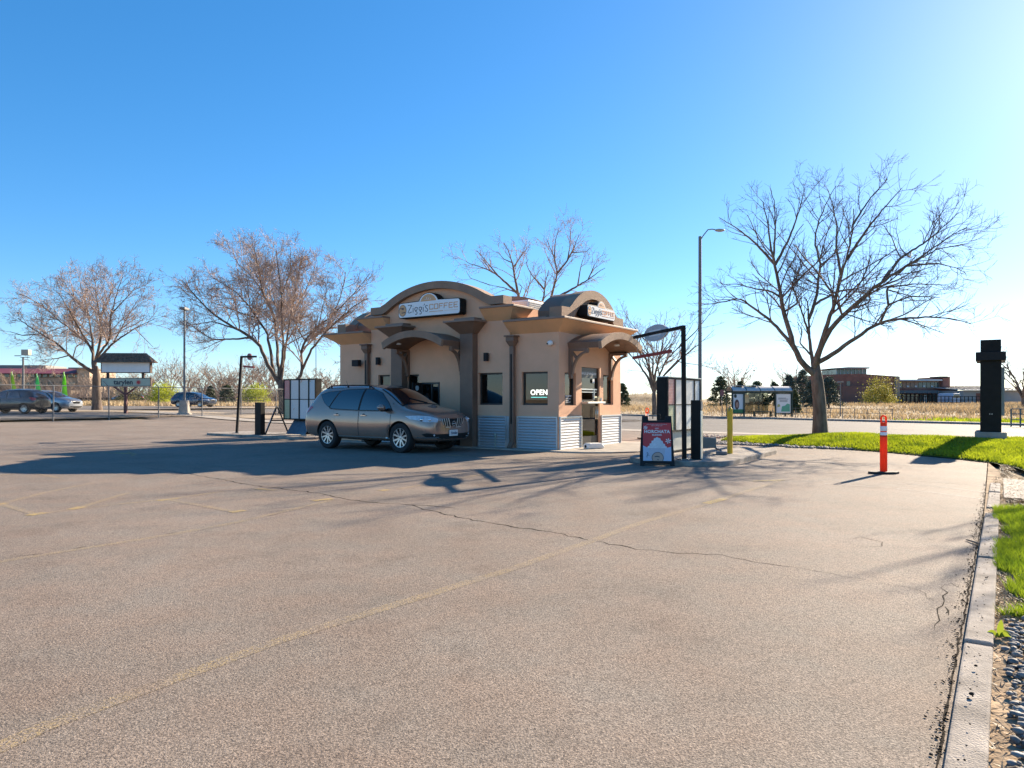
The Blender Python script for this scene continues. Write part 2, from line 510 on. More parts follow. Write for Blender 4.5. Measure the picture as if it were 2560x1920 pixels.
lot = sheet('parking_lot', [S2((-30.9,-24),(9.38,-24),(9.38,6.6),(-30.9,6.6)),
                            S2((-32.5,6.6),(-9.5,6.6),(-9.5,30),(-34.2,30)),
                            S2((-2.2,6.6),(4.2,6.6),(6.6,13.2),(-4.4,13.2))], 0.0, 1.2, M_asphalt)
left_lot = sheet('neighbouring_parking_lot', [[(-62,30),(-28.2,34.2),(-10,66),(-20,110)], [(-62,30),(-20,110),(-60,190),(-150,120)]], .0, 3.0, M_lot2)
sheet('fence_verge', [S2((-32.6,-24),(-30.95,-24),(-32.6,6.6),(-34.0,6.6)), S2((-34.0,6.6),(-32.55,6.6),(-34.25,30),(-36,30))], .03, 1.0, M_dirt)
sheet('planting_strip', [[(-40,51.5),(-15.5,45.0),(-14.5,48.6),(-40,58.5)]], .03, 1.0, M_tan)
sheet('dirt_bank', [[(-34,71),(-14,62),(-10,68),(-30,80)]], .03, 2.0, M_tan)

# the road and what lies along it
near_e = [tuple(site(x, 13.2).xy) for x in (-62, -30, -12, 0, 8, 16, 30, 60)]
far_e = []
for k in range(8):
    far_e.append((float(np.interp(k, [0,7], [0, len(FAR_KERB)-1])), 0))
far_pts = [(float(np.interp(t, range(len(FAR_KERB)), FK_X)), float(np.interp(t, range(len(FAR_KERB)), FK_Y))) for t, _ in far_e]
road = sheet('road', [[near_e[k], near_e[k+1], far_pts[k+1], far_pts[k]] for k in range(7)], .0, 2.0, M_road)
def along_road(t, off):
    """a polyline across the picture at share t of the road's width"""
    return [tuple((np.array(near_e[k])*(1-t) + np.array(far_pts[k])*t)) for k in range(8)]
for t, wd in ((.16,.12), (.36,.10), (.40,.10), (.62,.12), (.86,.14)):
    a, b = along_road(t, 0), along_road(t + wd/30, 0)
    sheet('lane_line', [[a[k], a[k+1], b[k+1], b[k]] for k in range(7)], .006, 2.0, M_rwhite, parent=road)
def offset_far(d):
    out = []
    for i, p in enumerate(FAR_KERB):
        a = np.array(FAR_KERB[max(i-1,0)]); b = np.array(FAR_KERB[min(i+1,len(FAR_KERB)-1)])
        t = (b-a)/np.linalg.norm(b-a); n = np.array([-t[1], t[0]])
        if n[1] < 0: n = -n
        out.append(tuple(np.array(p)+n*d))
    return out
def kerb_run(name, line_a, line_b, h, m):
    mb = MB()
    for i in range(len(line_a)-1):
        p, q, r, s_ = line_a[i], line_a[i+1], line_b[i+1], line_b[i]
        nseg = max(1, int(math.hypot(q[0]-p[0], q[1]-p[1])/3))
        for k in range(nseg):
            t0, t1 = k/nseg, (k+1)/nseg
            L_ = lambda a, b, t: (a[0]+(b[0]-a[0])*t, a[1]+(b[1]-a[1])*t)
            c = [L_(p,q,t0), L_(p,q,t1), L_(s_,r,t1), L_(s_,r,t0)]
            base = [(x, y, Tz(x,y)-.12) for x, y in c]; top = [(x, y, Tz(x,y)+h) for x, y in c]
            mb.add(base+top, [(4,5,6,7),(0,1,5,4),(1,2,6,5),(2,3,7,6),(3,0,4,7)])
    o = mb.build(name, m); o['kind'] = 'structure'; return o
o0, o1, o2 = offset_far(0), offset_far(.35), offset_far(2.6)
kerb_run('far_kerb', o0, o1, .14, M_kerb)
sheet('far_sidewalk', [[o1[i], o1[i+1], o2[i+1], o2[i]] for i in range(len(o1)-1)], .12, 2.0, M_conc)
sheet('near_sidewalk', [S2((-40,9.7),(-2.9,9.7),(-3.6,11.4),(-40,11.4)), S2((5.4,9.7),(40,9.7),(40,11.4),(6.0,11.4))], .04, 1.5, M_conc)
sheet('driveway_apron', [S2((-4.4,11.9),(6.6,11.9),(8.6,13.6),(-6.4,13.6))], .012, 1.5, M_conc)

# lawn mounds
LEDGE = [(2.2,6.6),(3.4,5.75),(4.4,5.45),(5.5,5.1),(7.05,4.4),(8.2,3.35),(8.9,2.75),(9.45,2.1),(9.85,1.0),(10.05,-.2),(10.2,-1.2),(11.6,-2.2),(15,-3),(26,-3)]
LBACK = [(2.6,7.2),(3.2,8.2),(4.2,9.0),(5.4,9.4),(7.0,9.5),(8.4,9.6),(9.6,9.6),(10.6,9.6),(12,9.6),(13,9.6),(14,9.6),(17,9.6),(20,9.6),(28,9.6)]
def lawn_h(t, x, y):
    prof = np.interp(t, [0,.06,.22,.5,.8,1.0], [.02,.07,.20,.30,.26,.03])
    return prof*(.9+.18*np.sin(x*1.3+.5)*np.sin(y*1.7)) * np.interp(x, [2.2,4.2,6], [.3,.7,1.0])
NU, NV = 70, 16
ex = np.linspace(0, len(LEDGE)-1, NU); LE = np.array(LEDGE); LB = np.array(LBACK)
ea = np.stack([np.interp(ex, range(len(LE)), LE[:,0]), np.interp(ex, range(len(LE)), LE[:,1])], -1)
eb = np.stack([np.interp(ex, range(len(LB)), LB[:,0]), np.interp(ex, range(len(LB)), LB[:,1])], -1)
def lawn_point(iu, tv):
    a = np.stack([np.interp(iu, range(NU), ea[:,0]), np.interp(iu, range(NU), ea[:,1])], -1)
    b = np.stack([np.interp(iu, range(NU), eb[:,0]), np.interp(iu, range(NU), eb[:,1])], -1)
    p = a*(1-tv)[:,None] + b*tv[:,None]
    wx = C0.x + p[:,0]*XS.x + p[:,1]*YS.x; wy = C0.y + p[:,0]*XS.y + p[:,1]*YS.y
    return np.stack([wx, wy, lawn_h(tv, p[:,0], p[:,1])], -1)
uu, vv = np.meshgrid(np.arange(NU), np.linspace(0,1,NV+1), indexing='ij')
Vl = lawn_point(uu.ravel().astype(float), vv.ravel())
I = np.arange(NU*(NV+1)).reshape(NU, NV+1)
lawn = raw_mesh('lawn', Vl, np.stack([I[:-1,:-1], I[1:,:-1], I[1:,1:], I[:-1,1:]], -1).reshape(-1,4), M_lawn, smooth=True)
lawn['kind'] = 'structure'
def bank_h(x, y):
    dx, dy = x-C0.x, y-C0.y
    yl = dx*YS.x+dy*YS.y
    return np.interp(yl, [7.3,7.6,8.3,9.4], [.02,.34,.36,.02])
back_bank = sheet('back_bank', [S2((-10,7.3),(-2.6,7.3),(-2.9,9.4),(-10,9.4))], .0, .25, M_lawn, zf=bank_h)

# the verge at the right: dirt, then the strip the grass and stones lie on
sheet('right_verge', [S2((9.36,-24),(9.58,-24),(9.62,-.6),(9.40,2.1)), S2((9.58,-24),(24,-24),(24,-2.9),(10.1,-1.3))], .012, .8, M_dirt)
sheet('broken_slab', [S2((9.60,-4.4),(11.4,-4.4),(11.2,-2.5),(9.62,-1.5))], .028, .8, M_conc)
kp = MB()
for k, (y0, y1) in enumerate([(-24,-17.5),(-17.47,-14.3),(-14.28,-11.6),(-11.57,-9.1),(-9.08,-6.3),(-5.6,-3.9),(-3.87,-2.6)]):
    e = lambda y: 9.31 + (y+14)*.0115
    jz = .045 + .012*math.sin(k*2.1)
    c = [site(e(y0), y0), site(e(y0)+.135, y0), site(e(y1)+.135, y1), site(e(y1), y1)]
    kp.add([(p.x, p.y, -.1) for p in c] + [(p.x, p.y, jz) for p in c], [(4,5,6,7),(0,1,5,4),(1,2,6,5),(2,3,7,6),(3,0,4,7)])
kb = kp.build('kerb', M_kerb, bevel=.012); kb['kind'] = 'structure'

# ------------------------------------------------------------------ paint, cracks and joints on the lot
def ribbon(name, pts, w, dz, m, parent, jag=0.0, step=.25, taper=False):
    rng = random.Random(len(pts)*31 + int(pts[0][0]))
    P = [Vector(p[:2]) for p in pts]
    Q = []
    for a, b in zip(P[:-1], P[1:]):
        n = max(1, int((b-a).length/step))
        for k in range(n): Q.append(a.lerp(b, k/n))
    Q.append(P[-1])
    L_, R_ = [], []
    for i, p in enumerate(Q):
        t = (Q[min(i+1,len(Q)-1)] - Q[max(i-1,0)]).normalized(); nn = Vector((-t.y, t.x))
        p = p + nn*rng.uniform(-jag, jag)
        ww = w*(rng.uniform(.35,1.3) if jag else 1.0)/2
        if taper: ww *= max(.15, min(1, 4*min(i, len(Q)-1-i)/len(Q)))
        L_.append((p.x+nn.x*ww, p.y+nn.y*ww, dz)); R_.append((p.x-nn.x*ww, p.y-nn.y*ww, dz))
    n = len(Q)
    mb = MB().add(L_+R_, [(i, n+i, n+i+1, i+1) for i in range(n-1)])
    return mb.build(name, m, parent, recalc=False)
def gp(*pts): return [ground_px(x, y) for x, y in pts]
for pts, w in [([(-420,2060),(116,1815),(700,1600),(1280,1422)], .105), ([(1280,1422),(1494,1347),(1604,1306),(1778,1257),(1957,1199)], .10)]:
    ribbon('painted_line', gp(*pts), w, .0018, M_yel, lot, step=.4)
for pts in [[(-60,1246),(0,1260),(90,1286)], [(90,1286),(191,1271),(417,1248),(560,1228)], [(0,1260),(110,1232),(226,1208)], [(191,1271),(324,1231)], [(417,1248),(590,1280)], [(-80,1198),(70,1180),(150,1196)],
            [(-80,1412),(0,1404),(417,1338),(590,1306),(827,1251)], [(1225,1180),(1300,1165)], [(1000,1222),(1240,1180)]]:
    ribbon('painted_line', gp(*pts), .10, .0018, M_yel, lot, step=.4)
for pts in [[(70,1289),(112,1282)], [(395,1252),(445,1245)], [(575,1281),(612,1276)], [(176,1274),(206,1267)], [(782,1252),(830,1247)], [(810,1204),(858,1201)], [(950,1227),(970,1224)], [(1120,1138),(1170,1141)], [(640,1222),(690,1225)], [(-10,1262),(12,1258)], [(1880,1203),(1960,1200)], [(1765,1259),(1810,1247)]]:
    ribbon('paint_patch', gp(*pts), .13, .0032, M_yel2, lot, step=.3)
# worn arrow in the shaded lane
ar = gp((246,1132),(330,1136),(330,1141),(343,1135),(318,1128),(322,1132))
MB().add([(p.x,p.y,.0032) for p in ar], [(0,1,5),(2,3,4)]).build('painted_arrow', M_yel2, lot, recalc=False)
for pts, w in [([(2060,1209),(2206,1218),(2340,1232),(2466,1249)], .05), ([(2206,1205),(2340,1216),(2466,1231)], .045), ([(2240,1198),(2466,1215)], .03)]:
    ribbon('scratched_line', gp(*pts), w, .0018, M_white_line, lot, step=.4)
CR = [[(300,1161),(393,1173),(498,1189),(637,1214),(775,1230),(903,1254),(1030,1263),(1047,1271),(1157,1295),(1280,1317),(1373,1329),(1482,1352),(1592,1373),(1697,1383),(1801,1387),(1893,1405),(1986,1419),(2148,1448),(2300,1474),(2340,1503)],
      [(1030,1262),(1090,1266),(1140,1271)],
      [(2362,1462),(2356,1490),(2362,1515),(2345,1532),(2352,1552),(2338,1575)], [(2362,1462),(2380,1458),(2392,1470)], [(2362,1515),(2385,1540)],
      [(0,1398),(300,1356),(590,1306),(700,1284)], [(2113,1347),(2150,1343),(2205,1355),(2212,1366),(2160,1368),(2118,1358)]]
for i_, c in enumerate(CR):
    ribbon('crack', gp(*c), .026 if i_ in (0, 1, 5) else .011, .0012, M_crack, lot, jag=.03, step=.10, taper=True)
# ragged open joint where the asphalt has pulled from the kerb
ribbon('crack', [site(9.30+(y+14)*.0115-.015, y) for y in np.linspace(-15.5, -3.2, 30)], .011, .0012, M_crack, lot, jag=.006, step=.10)

# concrete pads and kerbed islands
def round_poly(x0, x1, y0, y1, r, n=6, corners=(1,1,1,1)):
    out = []
    for (cx, cy, a0), on in zip(((x1-r,y1-r,0),(x0+r,y1-r,90),(x0+r,y0+r,180),(x1-r,y0+r,270)), corners):
        if on:
            for k in range(n+1):
                a = RAD(a0+90*k/n); out.append((cx+r*math.cos(a), cy+r*math.sin(a)))
        else:
            out.append((cx+r*(1 if a0 in (0,270) else -1), cy+r*(1 if a0 in (0,90) else -1)))
    return out
def pad(name, poly, z, m):
    q = [site(x, y) for x, y in poly]
    o = MB().prism([(p.x, p.y) for p in q], 'z', -.15, z).build(name, m, bevel=.015)
    o['kind'] = 'structure'; return o
pad('kiosk_pad', [(-8.9,-.42),(.3,-.42),(.95,-.30),(1.5,.1),(1.9,.7),(2.1,1.6),(2.1,4.6),(-8.9,4.6)], .035, M_conc)
pad('menu_island', round_poly(2.75, 5.0, -2.15, 2.9, .75), .10, M_kerb)
pad('order_island', round_poly(-15.7, -9.6, -.25, 1.75, .5), .08, M_kerb)
# ------------------------------------------------------------------ the coffee kiosk
kiosk = empty('coffee_kiosk', C0, ROT, 'small tan stucco drive-through kiosk with arched brown parapets and corrugated metal base', 'kiosk')

def wall(mb, plane, c, u0, u1, z0, z1, holes=(), depth=.14):
    sgn = 1 if plane == 'y' else -1
    P = (lambda u, z, d=0: (u, c+d*sgn, z)) if plane == 'y' else (lambda u, z, d=0: (c+d*sgn, u, z))
    us = sorted({u0, u1, *[h[0] for h in holes], *[h[1] for h in holes]})
    zs = sorted({z0, z1, *[h[2] for h in holes], *[h[3] for h in holes]})
    for a, b in zip(us[:-1], us[1:]):
        for e, f in zip(zs[:-1], zs[1:]):
            um, zm = (a+b)/2, (e+f)/2
            if any(h[0] < um < h[1] and h[2] < zm < h[3] for h in holes): continue
            q = [P(a,e), P(b,e), P(b,f), P(a,f)]
            mb.add(q, [(0,1,2,3)])
    for h in holes:
        a, b, e, f = h
        for (p, q) in (((a,e),(b,e)), ((b,e),(b,f)), ((b,f),(a,f)), ((a,f),(a,e))):
            mb.add([P(*p), P(*q), P(q[0],q[1],depth), P(p[0],p[1],depth)], [(0,3,2,1)])

CB0, CB1 = -6.83, -1.52           # centre block from / to along the front
FY = -.05                         # its front plane
W_A = (-2.60,-1.77,1.21,2.11); W_B = (-1.17,-.34,1.21,2.11); W_C = (-5.32,-4.83,1.10,2.12); W_D = (-6.52,-6.02,1.21,2.13); W_E = (-4.74,-4.02,.95,1.87)
S_L = (.32,.93,1.20,2.09); S_R = (2.58,3.25,1.20,2.09); S_D = (1.26,2.35,.035,2.27)
mb = MB()
wall(mb, 'y', FY, CB0, CB1, 0, 4.0, [W_A, W_C, W_D, W_E])
mb.add([(CB1,FY,0),(CB1,3.9,0),(CB1,3.9,3.97),(CB1,FY,3.97)], [(0,1,2,3)])
mb.add([(CB0,FY,0),(CB0,3.9,0),(CB0,3.9,3.97),(CB0,FY,3.97)], [(3,2,1,0)])
mb.add([(CB0,3.9,0),(CB1,3.9,0),(CB1,3.9,3.97),(CB0,3.9,3.97)], [(3,2,1,0)])
mb.build('centre_wall', M_stucco, kiosk, recalc=False)
mb = MB()
wall(mb, 'y', 0.0, CB1, 0.0, 0, 3.5, [W_B])
wall(mb, 'x', 0.0, 0.0, 3.76, 0, 3.5, [S_L, S_R, S_D])
mb.add([(CB1,3.76,0),(0,3.76,0),(0,3.76,3.5),(CB1,3.76,3.5)], [(3,2,1,0)])
mb.build('wing_wall', M_stucco, kiosk, recalc=False)
mb = MB()
wall(mb, 'y', 0.0, -8.3, CB0, 0, 3.5)
mb.add([(-8.3,0,0),(-8.3,3.76,0),(-8.3,3.76,3.5),(-8.3,0,3.5)], [(3,2,1,0)])
mb.add([(-8.3,3.76,0),(CB0,3.76,0),(CB0,3.76,3.5),(-8.3,3.76,3.5)], [(3,2,1,0)])
mb.build('wing_wall', M_stucco, kiosk, recalc=False)
MB().box(CB0, CB1, 0.1, 3.9, 3.6, 3.7).build('roof_deck', M_eave, kiosk)
# dim inside: floor, back partition, counter
inn = MB().box(-8.2, -.05, .3, 3.7, .02, .06).box(-8.2, -.9, 2.3, 2.4, .06, 2.9).box(-8.2, -.05, .2, 3.7, 2.88, 2.95)
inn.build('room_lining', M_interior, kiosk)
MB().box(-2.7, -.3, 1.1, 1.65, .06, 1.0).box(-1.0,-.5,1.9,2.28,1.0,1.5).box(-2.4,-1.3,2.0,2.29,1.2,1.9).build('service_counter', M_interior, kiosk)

# big arched parapet over the front, and its twin at the back
def parapet_arch(y0, y1, sgn=1):
    xs = [(-6.70,4.23),(-6.30,4.23)]; xi = [(-6.70,4.00),(-6.22,4.00)]
    outer = xs + arc_pts(-6.22, 4.235, -2.12, 4.235, .60, 26)[1:-1] + [(-2.04,4.23),(-1.64,4.23)]
    inner = xi + arc_pts(-6.14, 4.005, -2.20, 4.005, .615, 26)[1:-1] + [(-2.12,4.00),(-1.64,4.00)]
    return MB().band(outer, inner, 'y', y0, y1), inner
ar, inner = parapet_arch(-.20, .22)
ar.build('front_parapet_arch', M_brown_st, kiosk, smooth=30)
gb = MB().prism([(-6.2,3.98)] + inner[2:-2] + [(-2.14,3.98)], 'y', FY+.002, .18)
gb.build('front_gable', M_stucco, kiosk)
ar, inner = parapet_arch(3.55, 3.97)
ar.build('back_parapet_arch', M_brown_st, kiosk, smooth=30)
MB().prism([(-6.2,3.98)] + inner[2:-2] + [(-2.14,3.98)], 'y', 3.6, 3.88).build('back_gable', M_stucco, kiosk)

# flared soffits with thin eave slabs
def flare(path, off, z0, z1, slab, name):
    """path: wall points (x,y) in order, off: matching outer points"""
    n = len(path)
    mb = MB()
    mb.add([(p[0],p[1],z0) for p in path] + [(p[0],p[1],z1) for p in off], [(i, i+1, n+i+1, n+i) for i in range(n-1)])
    # end closings
    mb.add([(path[0][0],path[0][1],z0), (off[0][0],off[0][1],z1), (path[0][0],path[0][1],z1)], [(0,1,2)])
    mb.add([(path[-1][0],path[-1][1],z0), (off[-1][0],off[-1][1],z1), (path[-1][0],path[-1][1],z1)], [(0,2,1)])
    s_ = mb.build('soffit', M_stucco2, kiosk, recalc=False)
    lip = []
    for i, p in enumerate(off):
        q = path[i]
        d = Vector((p[0]-q[0], p[1]-q[1])); d = d/d.length*.035 if d.length else Vector((0,0))
        lip.append((p[0]+d.x, p[1]+d.y))
    sl = MB().prism(lip + [(q[0],q[1]) for q in path[::-1]], 'z', z1+.001, z1+slab)
    sl.build(name, M_eave, kiosk, bevel=.01)
E2 = .32
for sx_ in (0, 1):
    m_ = (lambda x: x) if sx_ == 0 else (lambda x: CB0+CB1-x)
    path = [(m_(-2.33),FY),(m_(CB1),FY),(m_(CB1),.62)]; off = [(m_(-2.33),FY-E2),(m_(CB1+E2),FY-E2),(m_(CB1+E2),.62)]
    flare(path, off, 3.55, 3.87, .06, 'eave')
flare([(CB1+.0,0),(0,0),(0,3.76),(CB1,3.76)], [(CB1+.0,-.38),(.38,-.38),(.38,4.14),(CB1,4.14)], 3.15, 3.45, .06, 'eave')
flare([(CB0,0),(-8.3,0),(-8.3,3.76),(CB0,3.76)], [(CB0,-.38),(-8.68,-.38),(-8.68,4.14),(CB0,4.14)], 3.15, 3.45, .06, 'eave')
# small arched parapet over each end wall
def end_arch(xf, sgn):
    outer = [(-.02,3.82),(.42,3.83)] + arc_pts(.46, 3.83, 3.28, 3.83, .62, 22)[1:-1] + [(3.32,3.83),(3.74,3.82)]
    inner = [(-.02,3.515),(.56,3.515)] + arc_pts(.68, 3.60, 3.06, 3.60, .60, 22)[1:-1] + [(3.18,3.515),(3.74,3.515)]
    MB().band(outer, inner, 'x', xf, xf-.38*sgn).build('end_parapet_arch', M_brown_st, kiosk, smooth=30)
    MB().prism([(.6,3.515)] + inner[2:-2] + [(3.14,3.515)], 'x', xf-.16*sgn, xf-.30*sgn).build('end_gable', M_stucco, kiosk)
    o2 = arc_pts(.48, 3.80, 3.26, 3.80, .615, 22); i2 = [(.48,3.52)]*len(o2)
    MB().prism([(.50,3.52)] + o2 + [(3.24,3.52)], 'x', xf-.39*sgn, xf-1.05*sgn).build('barrel_roof', M_brown, kiosk, smooth=30)
end_arch(.10, 1)
end_arch(-8.40, -1)
MB().box(CB1, -.45, .1, 3.66, 3.512, 3.60).build('wing_roof', M_eave, kiosk)

# two big brown pillars with flared capitals
for px in (-2.85, -5.52):
    p = MB().box(px-.225, px+.225, -.30, FY, 0.0, 3.22).build('pillar', M_brown, kiosk, bevel=.012)
    mb = MB()
    b0 = [(px-.225,-.30),(px+.225,-.30),(px+.225,FY),(px-.225,FY)]; b1 = [(px-.52,-.62),(px+.52,-.62),(px+.52,FY),(px-.52,FY)]
    mb.add([(x,y,3.221) for x,y in b0] + [(x,y,3.52) for x,y in b1], [(0,1,5,4),(1,2,6,5),(2,3,7,6),(3,0,4,7),(0,3,2,1),(4,5,6,7)])
    mb.build('capital', M_brown, p)
    MB().box(px-.56, px+.56, -.66, FY-.001, 3.522, 3.575).box(px-.36, px+.36, -.40, FY-.001, 3.576, 3.66).build('capital_slab', M_eave, p, bevel=.008)

# barrel canopies on brackets
def canopy(axis, u0, u1, d0, d1, zf, sag, th, mroof, thick=.15):
    """arched shell between u0..u1 reaching from the wall (d0) out to d1"""
    outer = arc_pts(u0, zf+thick, u1, zf+thick, sag, 22); inner = arc_pts(u0+.05, zf, u1-.05, zf, sag+.01, 22)
    sg = 1 if d1 > d0 else -1
    c = MB().band(outer, inner, axis, d0, d1-.10*sg).build('canopy', mroof, kiosk, smooth=30)
    o2 = [(p[0], p[1]+.012) for p in arc_pts(u0-.02, zf+thick, u1+.02, zf+thick, sag, 22)]; i2 = [(p[0], p[1]-.03) for p in arc_pts(u0+.03, zf, u1-.03, zf, sag, 22)]
    MB().band(o2, i2, axis, d1-.099*sg, d1).build('fascia_arch', M_brown_st, c, smooth=30)
    return c
can1 = canopy('y', -5.32, -3.08, FY, -1.12, 2.86, .30, .15, M_brown)
can2 = canopy('x', .46, 3.08, 0.0, 1.02, 2.73, .32, .15, M_brown)
def bracket(axis, u, d0, sgn, ztop, parent):
    """knee bracket: leg on the wall, arm under the canopy, curved brace and diagonal"""
    t = .05
    R, H = .58, .80
    f = lambda r, z: (d0+sgn*r, z)
    shapes = [[f(0,ztop),f(.09,ztop),f(.09,ztop-H),f(0,ztop-H)], [f(.09,ztop),f(R,ztop),f(R,ztop-.11),f(R-.10,ztop-.11),f(R-.10,ztop-.07),f(.09,ztop-.07)]]
    ax = 'x' if axis == 'y' else 'y'
    mb = MB()
    for s_ in shapes: mb.prism(s_, ax, u-t, u+t)
    arc = [f(R-.02-.47*math.sin(RAD(a))*1.0, ztop-.10-.66*(1-math.cos(RAD(a)))) for a in np.linspace(0, 84, 14)]
    mb.stroke(arc, .055, ax, u-t+.002, u+t-.002)
    mb.stroke([f(.06,ztop-.05), f(.26,ztop-.30)], .05, ax, u-t+.004, u+t-.004)
    mb.build('bracket', M_brown, parent)
for u in (-3.16, -5.24): bracket('y', u, FY-.001, -1, 2.86, can1)
for u in (.56, 2.98): bracket('x', u, .001, 1, 2.73, can2)
for (x, y, z, p) in ((-5.0,-.75,2.985,can1), (.55,2.35,2.905,can2)):
    MB().cyl((x,y,z-.012),(x,y,z+.03),.075,n=18).build('soffit_light', M_white, p)

# downpipes with hopper heads
for x, d in ((-1.40,1), (-6.95,-1)):
    mb = MB().box(x-.065, x+.065, -.17, -.06, .22, 2.82)
    dp = mb.build('downpipe', M_brown, kiosk, bevel=.01)
    h = MB()
    h.add([(x-.07,-.175,2.82),(x+.07,-.175,2.82),(x+.07,-.055,2.82),(x-.07,-.055,2.82),(x-.13,-.25,2.95),(x+.13,-.25,2.95),(x+.13,-.01,2.95),(x-.13,-.01,2.95)],
          [(0,1,5,4),(1,2,6,5),(2,3,7,6),(3,0,4,7),(0,3,2,1)])
    h.box(x-.13,x+.13,-.25,-.01,2.951,3.07).box(x-.17,x+.17,-.29,-.006,3.071,3.11)
    h.build('hopper_head', M_brown, dp, bevel=.006)
    MB().box(x-.022, x+.022, -.176, -.168, .7, 2.6).build('pipe_recess', M_black, dp)
    MB().add([(x-.065,-.17,.22),(x+.065,-.17,.22),(x+.065,-.06,.22),(x-.065,-.06,.22),(x-.065,-.30,.06),(x+.065,-.30,.06),(x+.065,-.24,.02),(x-.065,-.24,.02)],
             [(0,1,5,4),(1,2,6,5),(2,3,7,6),(3,0,4,7),(4,5,6,7)]).build('pipe_shoe', M_brown, dp)

# corrugated sheet wainscot
def corrugated(plane, c, u0, u1, z0, z1, pitch=.076, amp=.0095):
    n = int((z1-z0)/pitch)*6
    mb = MB(); vs_ = []
    for i in range(n+1):
        z = z0+(z1-z0)*i/n
        d = .020+(amp if plane == 'y' else amp*.6)*math.cos(2*math.pi*(z-z0)/pitch)
        for u in (u0, u1):
            vs_.append((u, c-d, z) if plane == 'y' else (c+d, u, z))
    fs_ = [(2*i, 2*i+1, 2*i+3, 2*i+2) if plane == 'y' else (2*i, 2*i+1, 2*i+3, 2*i+2) for i in range(n)]
    s_ = mb.add(vs_, fs_).build('corrugated_sheet', M_galv, kiosk, smooth=60, recalc=False)
    t = MB()
    for (a, b, e, f) in ((u0-.035,u0,z0,z1+.035),(u1,u1+.035,z0,z1+.035),(u0,u1,z1,z1+.035)):
        if plane == 'y': t.box(a, b, c-.044, c-.001, e, f)
        else: t.box(c+.001, c+.044, a, b, e, f)
    t.build('sheet_trim', M_galvtrim, s_)
corrugated('y', FY, -2.56, -1.66, .04, .87)
corrugated('y', 0.0, -1.28, -.06, .04, .87)
corrugated('x', 0.0, .05, 1.18, .04, .87)
corrugated('x', 0.0, 2.45, 3.70, .04, .87)
corrugated('y', FY, -6.70, -5.85, .04, .87)
MB().box(-5.25, -3.10, FY-.03, FY-.001, .02, .93).build('wainscot_panel', M_black, kiosk)
MB().box(-1.62, -1.53, FY-.035, FY-.001, .02, .9).build('corner_trim', M_galvtrim, kiosk)

# windows: frame with its pane
def window(plane, c, h, inset=.085, fw=.045, mull=None, parent=kiosk):
    a, b, e, f = h
    fr = MB()
    def bx(u0,u1,z0,z1,d0,d1):
        if plane == 'y': fr.box(u0,u1,c+d0,c+d1,z0,z1)
        else: fr.box(c-d1,c-d0,u0,u1,z0,z1)
    a, b, e, f = a+.003, b-.003, e+.003, f-.003
    bx(a,a+fw,e,f,inset,inset+.05); bx(b-fw,b,e,f,inset,inset+.05); bx(a+fw,b-fw,e,e+fw,inset,inset+.05); bx(a+fw,b-fw,f-fw,f,inset,inset+.05)
    if mull: bx(a+fw,b-fw,mull-.02,mull+.02,inset+.002,inset+.048)
    w = fr.build('window_frame', M_bronze, parent)
    g = MB(); d = inset+.025
    if plane == 'y': g.add([(a+fw,c+d,e+fw),(b-fw,c+d,e+fw),(b-fw,c+d,f-fw),(a+fw,c+d,f-fw)], [(0,1,2,3)])
    else: g.add([(c-d,a+fw,e+fw),(c-d,b-fw,e+fw),(c-d,b-fw,f-fw),(c-d,a+fw,f-fw)], [(0,1,2,3)])
    g.build('pane', M_glass, w, recalc=False)
    return w
window('y', FY, W_A); window('y', 0.0, W_B); window('y', FY, W_C, mull=1.62); window('y', FY, W_D)
window('x', 0.0, S_L, inset=.08); window('x', 0.0, S_R, inset=.08)
# drive-through bay window with a slid-back sash
w = window('y', FY, W_E, inset=-.02, fw=.05)
MB().box(-4.34,-4.29,FY-.02,FY+.02,1.003,1.817).build('sash_rail', M_bronze, w)
MB().box(-4.80,-3.98,FY-.14,FY+.03,.905,.945).build('counter_ledge', M_alum, w)
MB().box(-4.76,-4.70,FY-.40,FY-.022,.95,1.83).box(-4.757,-4.703,FY-.40,FY-.022,1.831,1.86).build('side_screen', M_black, w)
MB().cyl((-4.699,-.28,1.70),(-4.694,-.28,1.70),.075,n=16).cyl((-4.699,-.26,1.45),(-4.694,-.26,1.45),.11,n=16).build('sticker', mat('pale_blue_print', (.45,.58,.62), .6), w)

# walk-up door: lower door leaf, serving hatch above, header panel
dr = MB().box(-.10,-.05,1.265,1.325,.04,2.265).box(-.10,-.05,2.285,2.345,.04,2.265).box(-.10,-.05,1.325,2.285,2.19,2.265).box(-.10,-.05,1.325,2.285,1.30,1.36).box(-.10,-.05,1.325,2.285,.04,.32)
door = dr.build('door', M_bronze, kiosk)
MB().box(-.098,-.06,1.327,2.283,1.98,2.188).build('header_panel', mat('grey_green_panel', (.12,.125,.115), .5), door)
text_mesh('header_lettering', 'WALK-UP WINDOW', .095, M_whitep, door, Matrix.Translation((-.057,1.80,2.09)) @ Matrix.Rotation(RAD(90),4,'Z') @ Matrix.Rotation(RAD(90),4,'X'), extrude=.001, offset=.003)
MB().add([(-.075,1.325,.32),(-.075,2.285,.32),(-.075,2.285,1.30),(-.075,1.325,1.30)], [(0,1,2,3)]).build('lower_pane', M_glass, door, recalc=False)
MB().add([(-.085,1.325,1.66),(-.085,2.285,1.66),(-.085,2.285,1.98),(-.085,1.325,1.98)], [(0,1,2,3)]).build('upper_pane', M_glass, door, recalc=False)
MB().box(-.105,-.045,1.326,2.284,1.63,1.668).box(-.10,-.05,2.10,2.14,1.362,1.63).box(-.09,-.055,1.326,2.284,1.56,1.585).build('hatch_rail', M_alum, door)
MB().box(-.045,.22,1.24,2.30,1.245,1.295).build('serving_shelf', M_alum, door, bevel=.006)
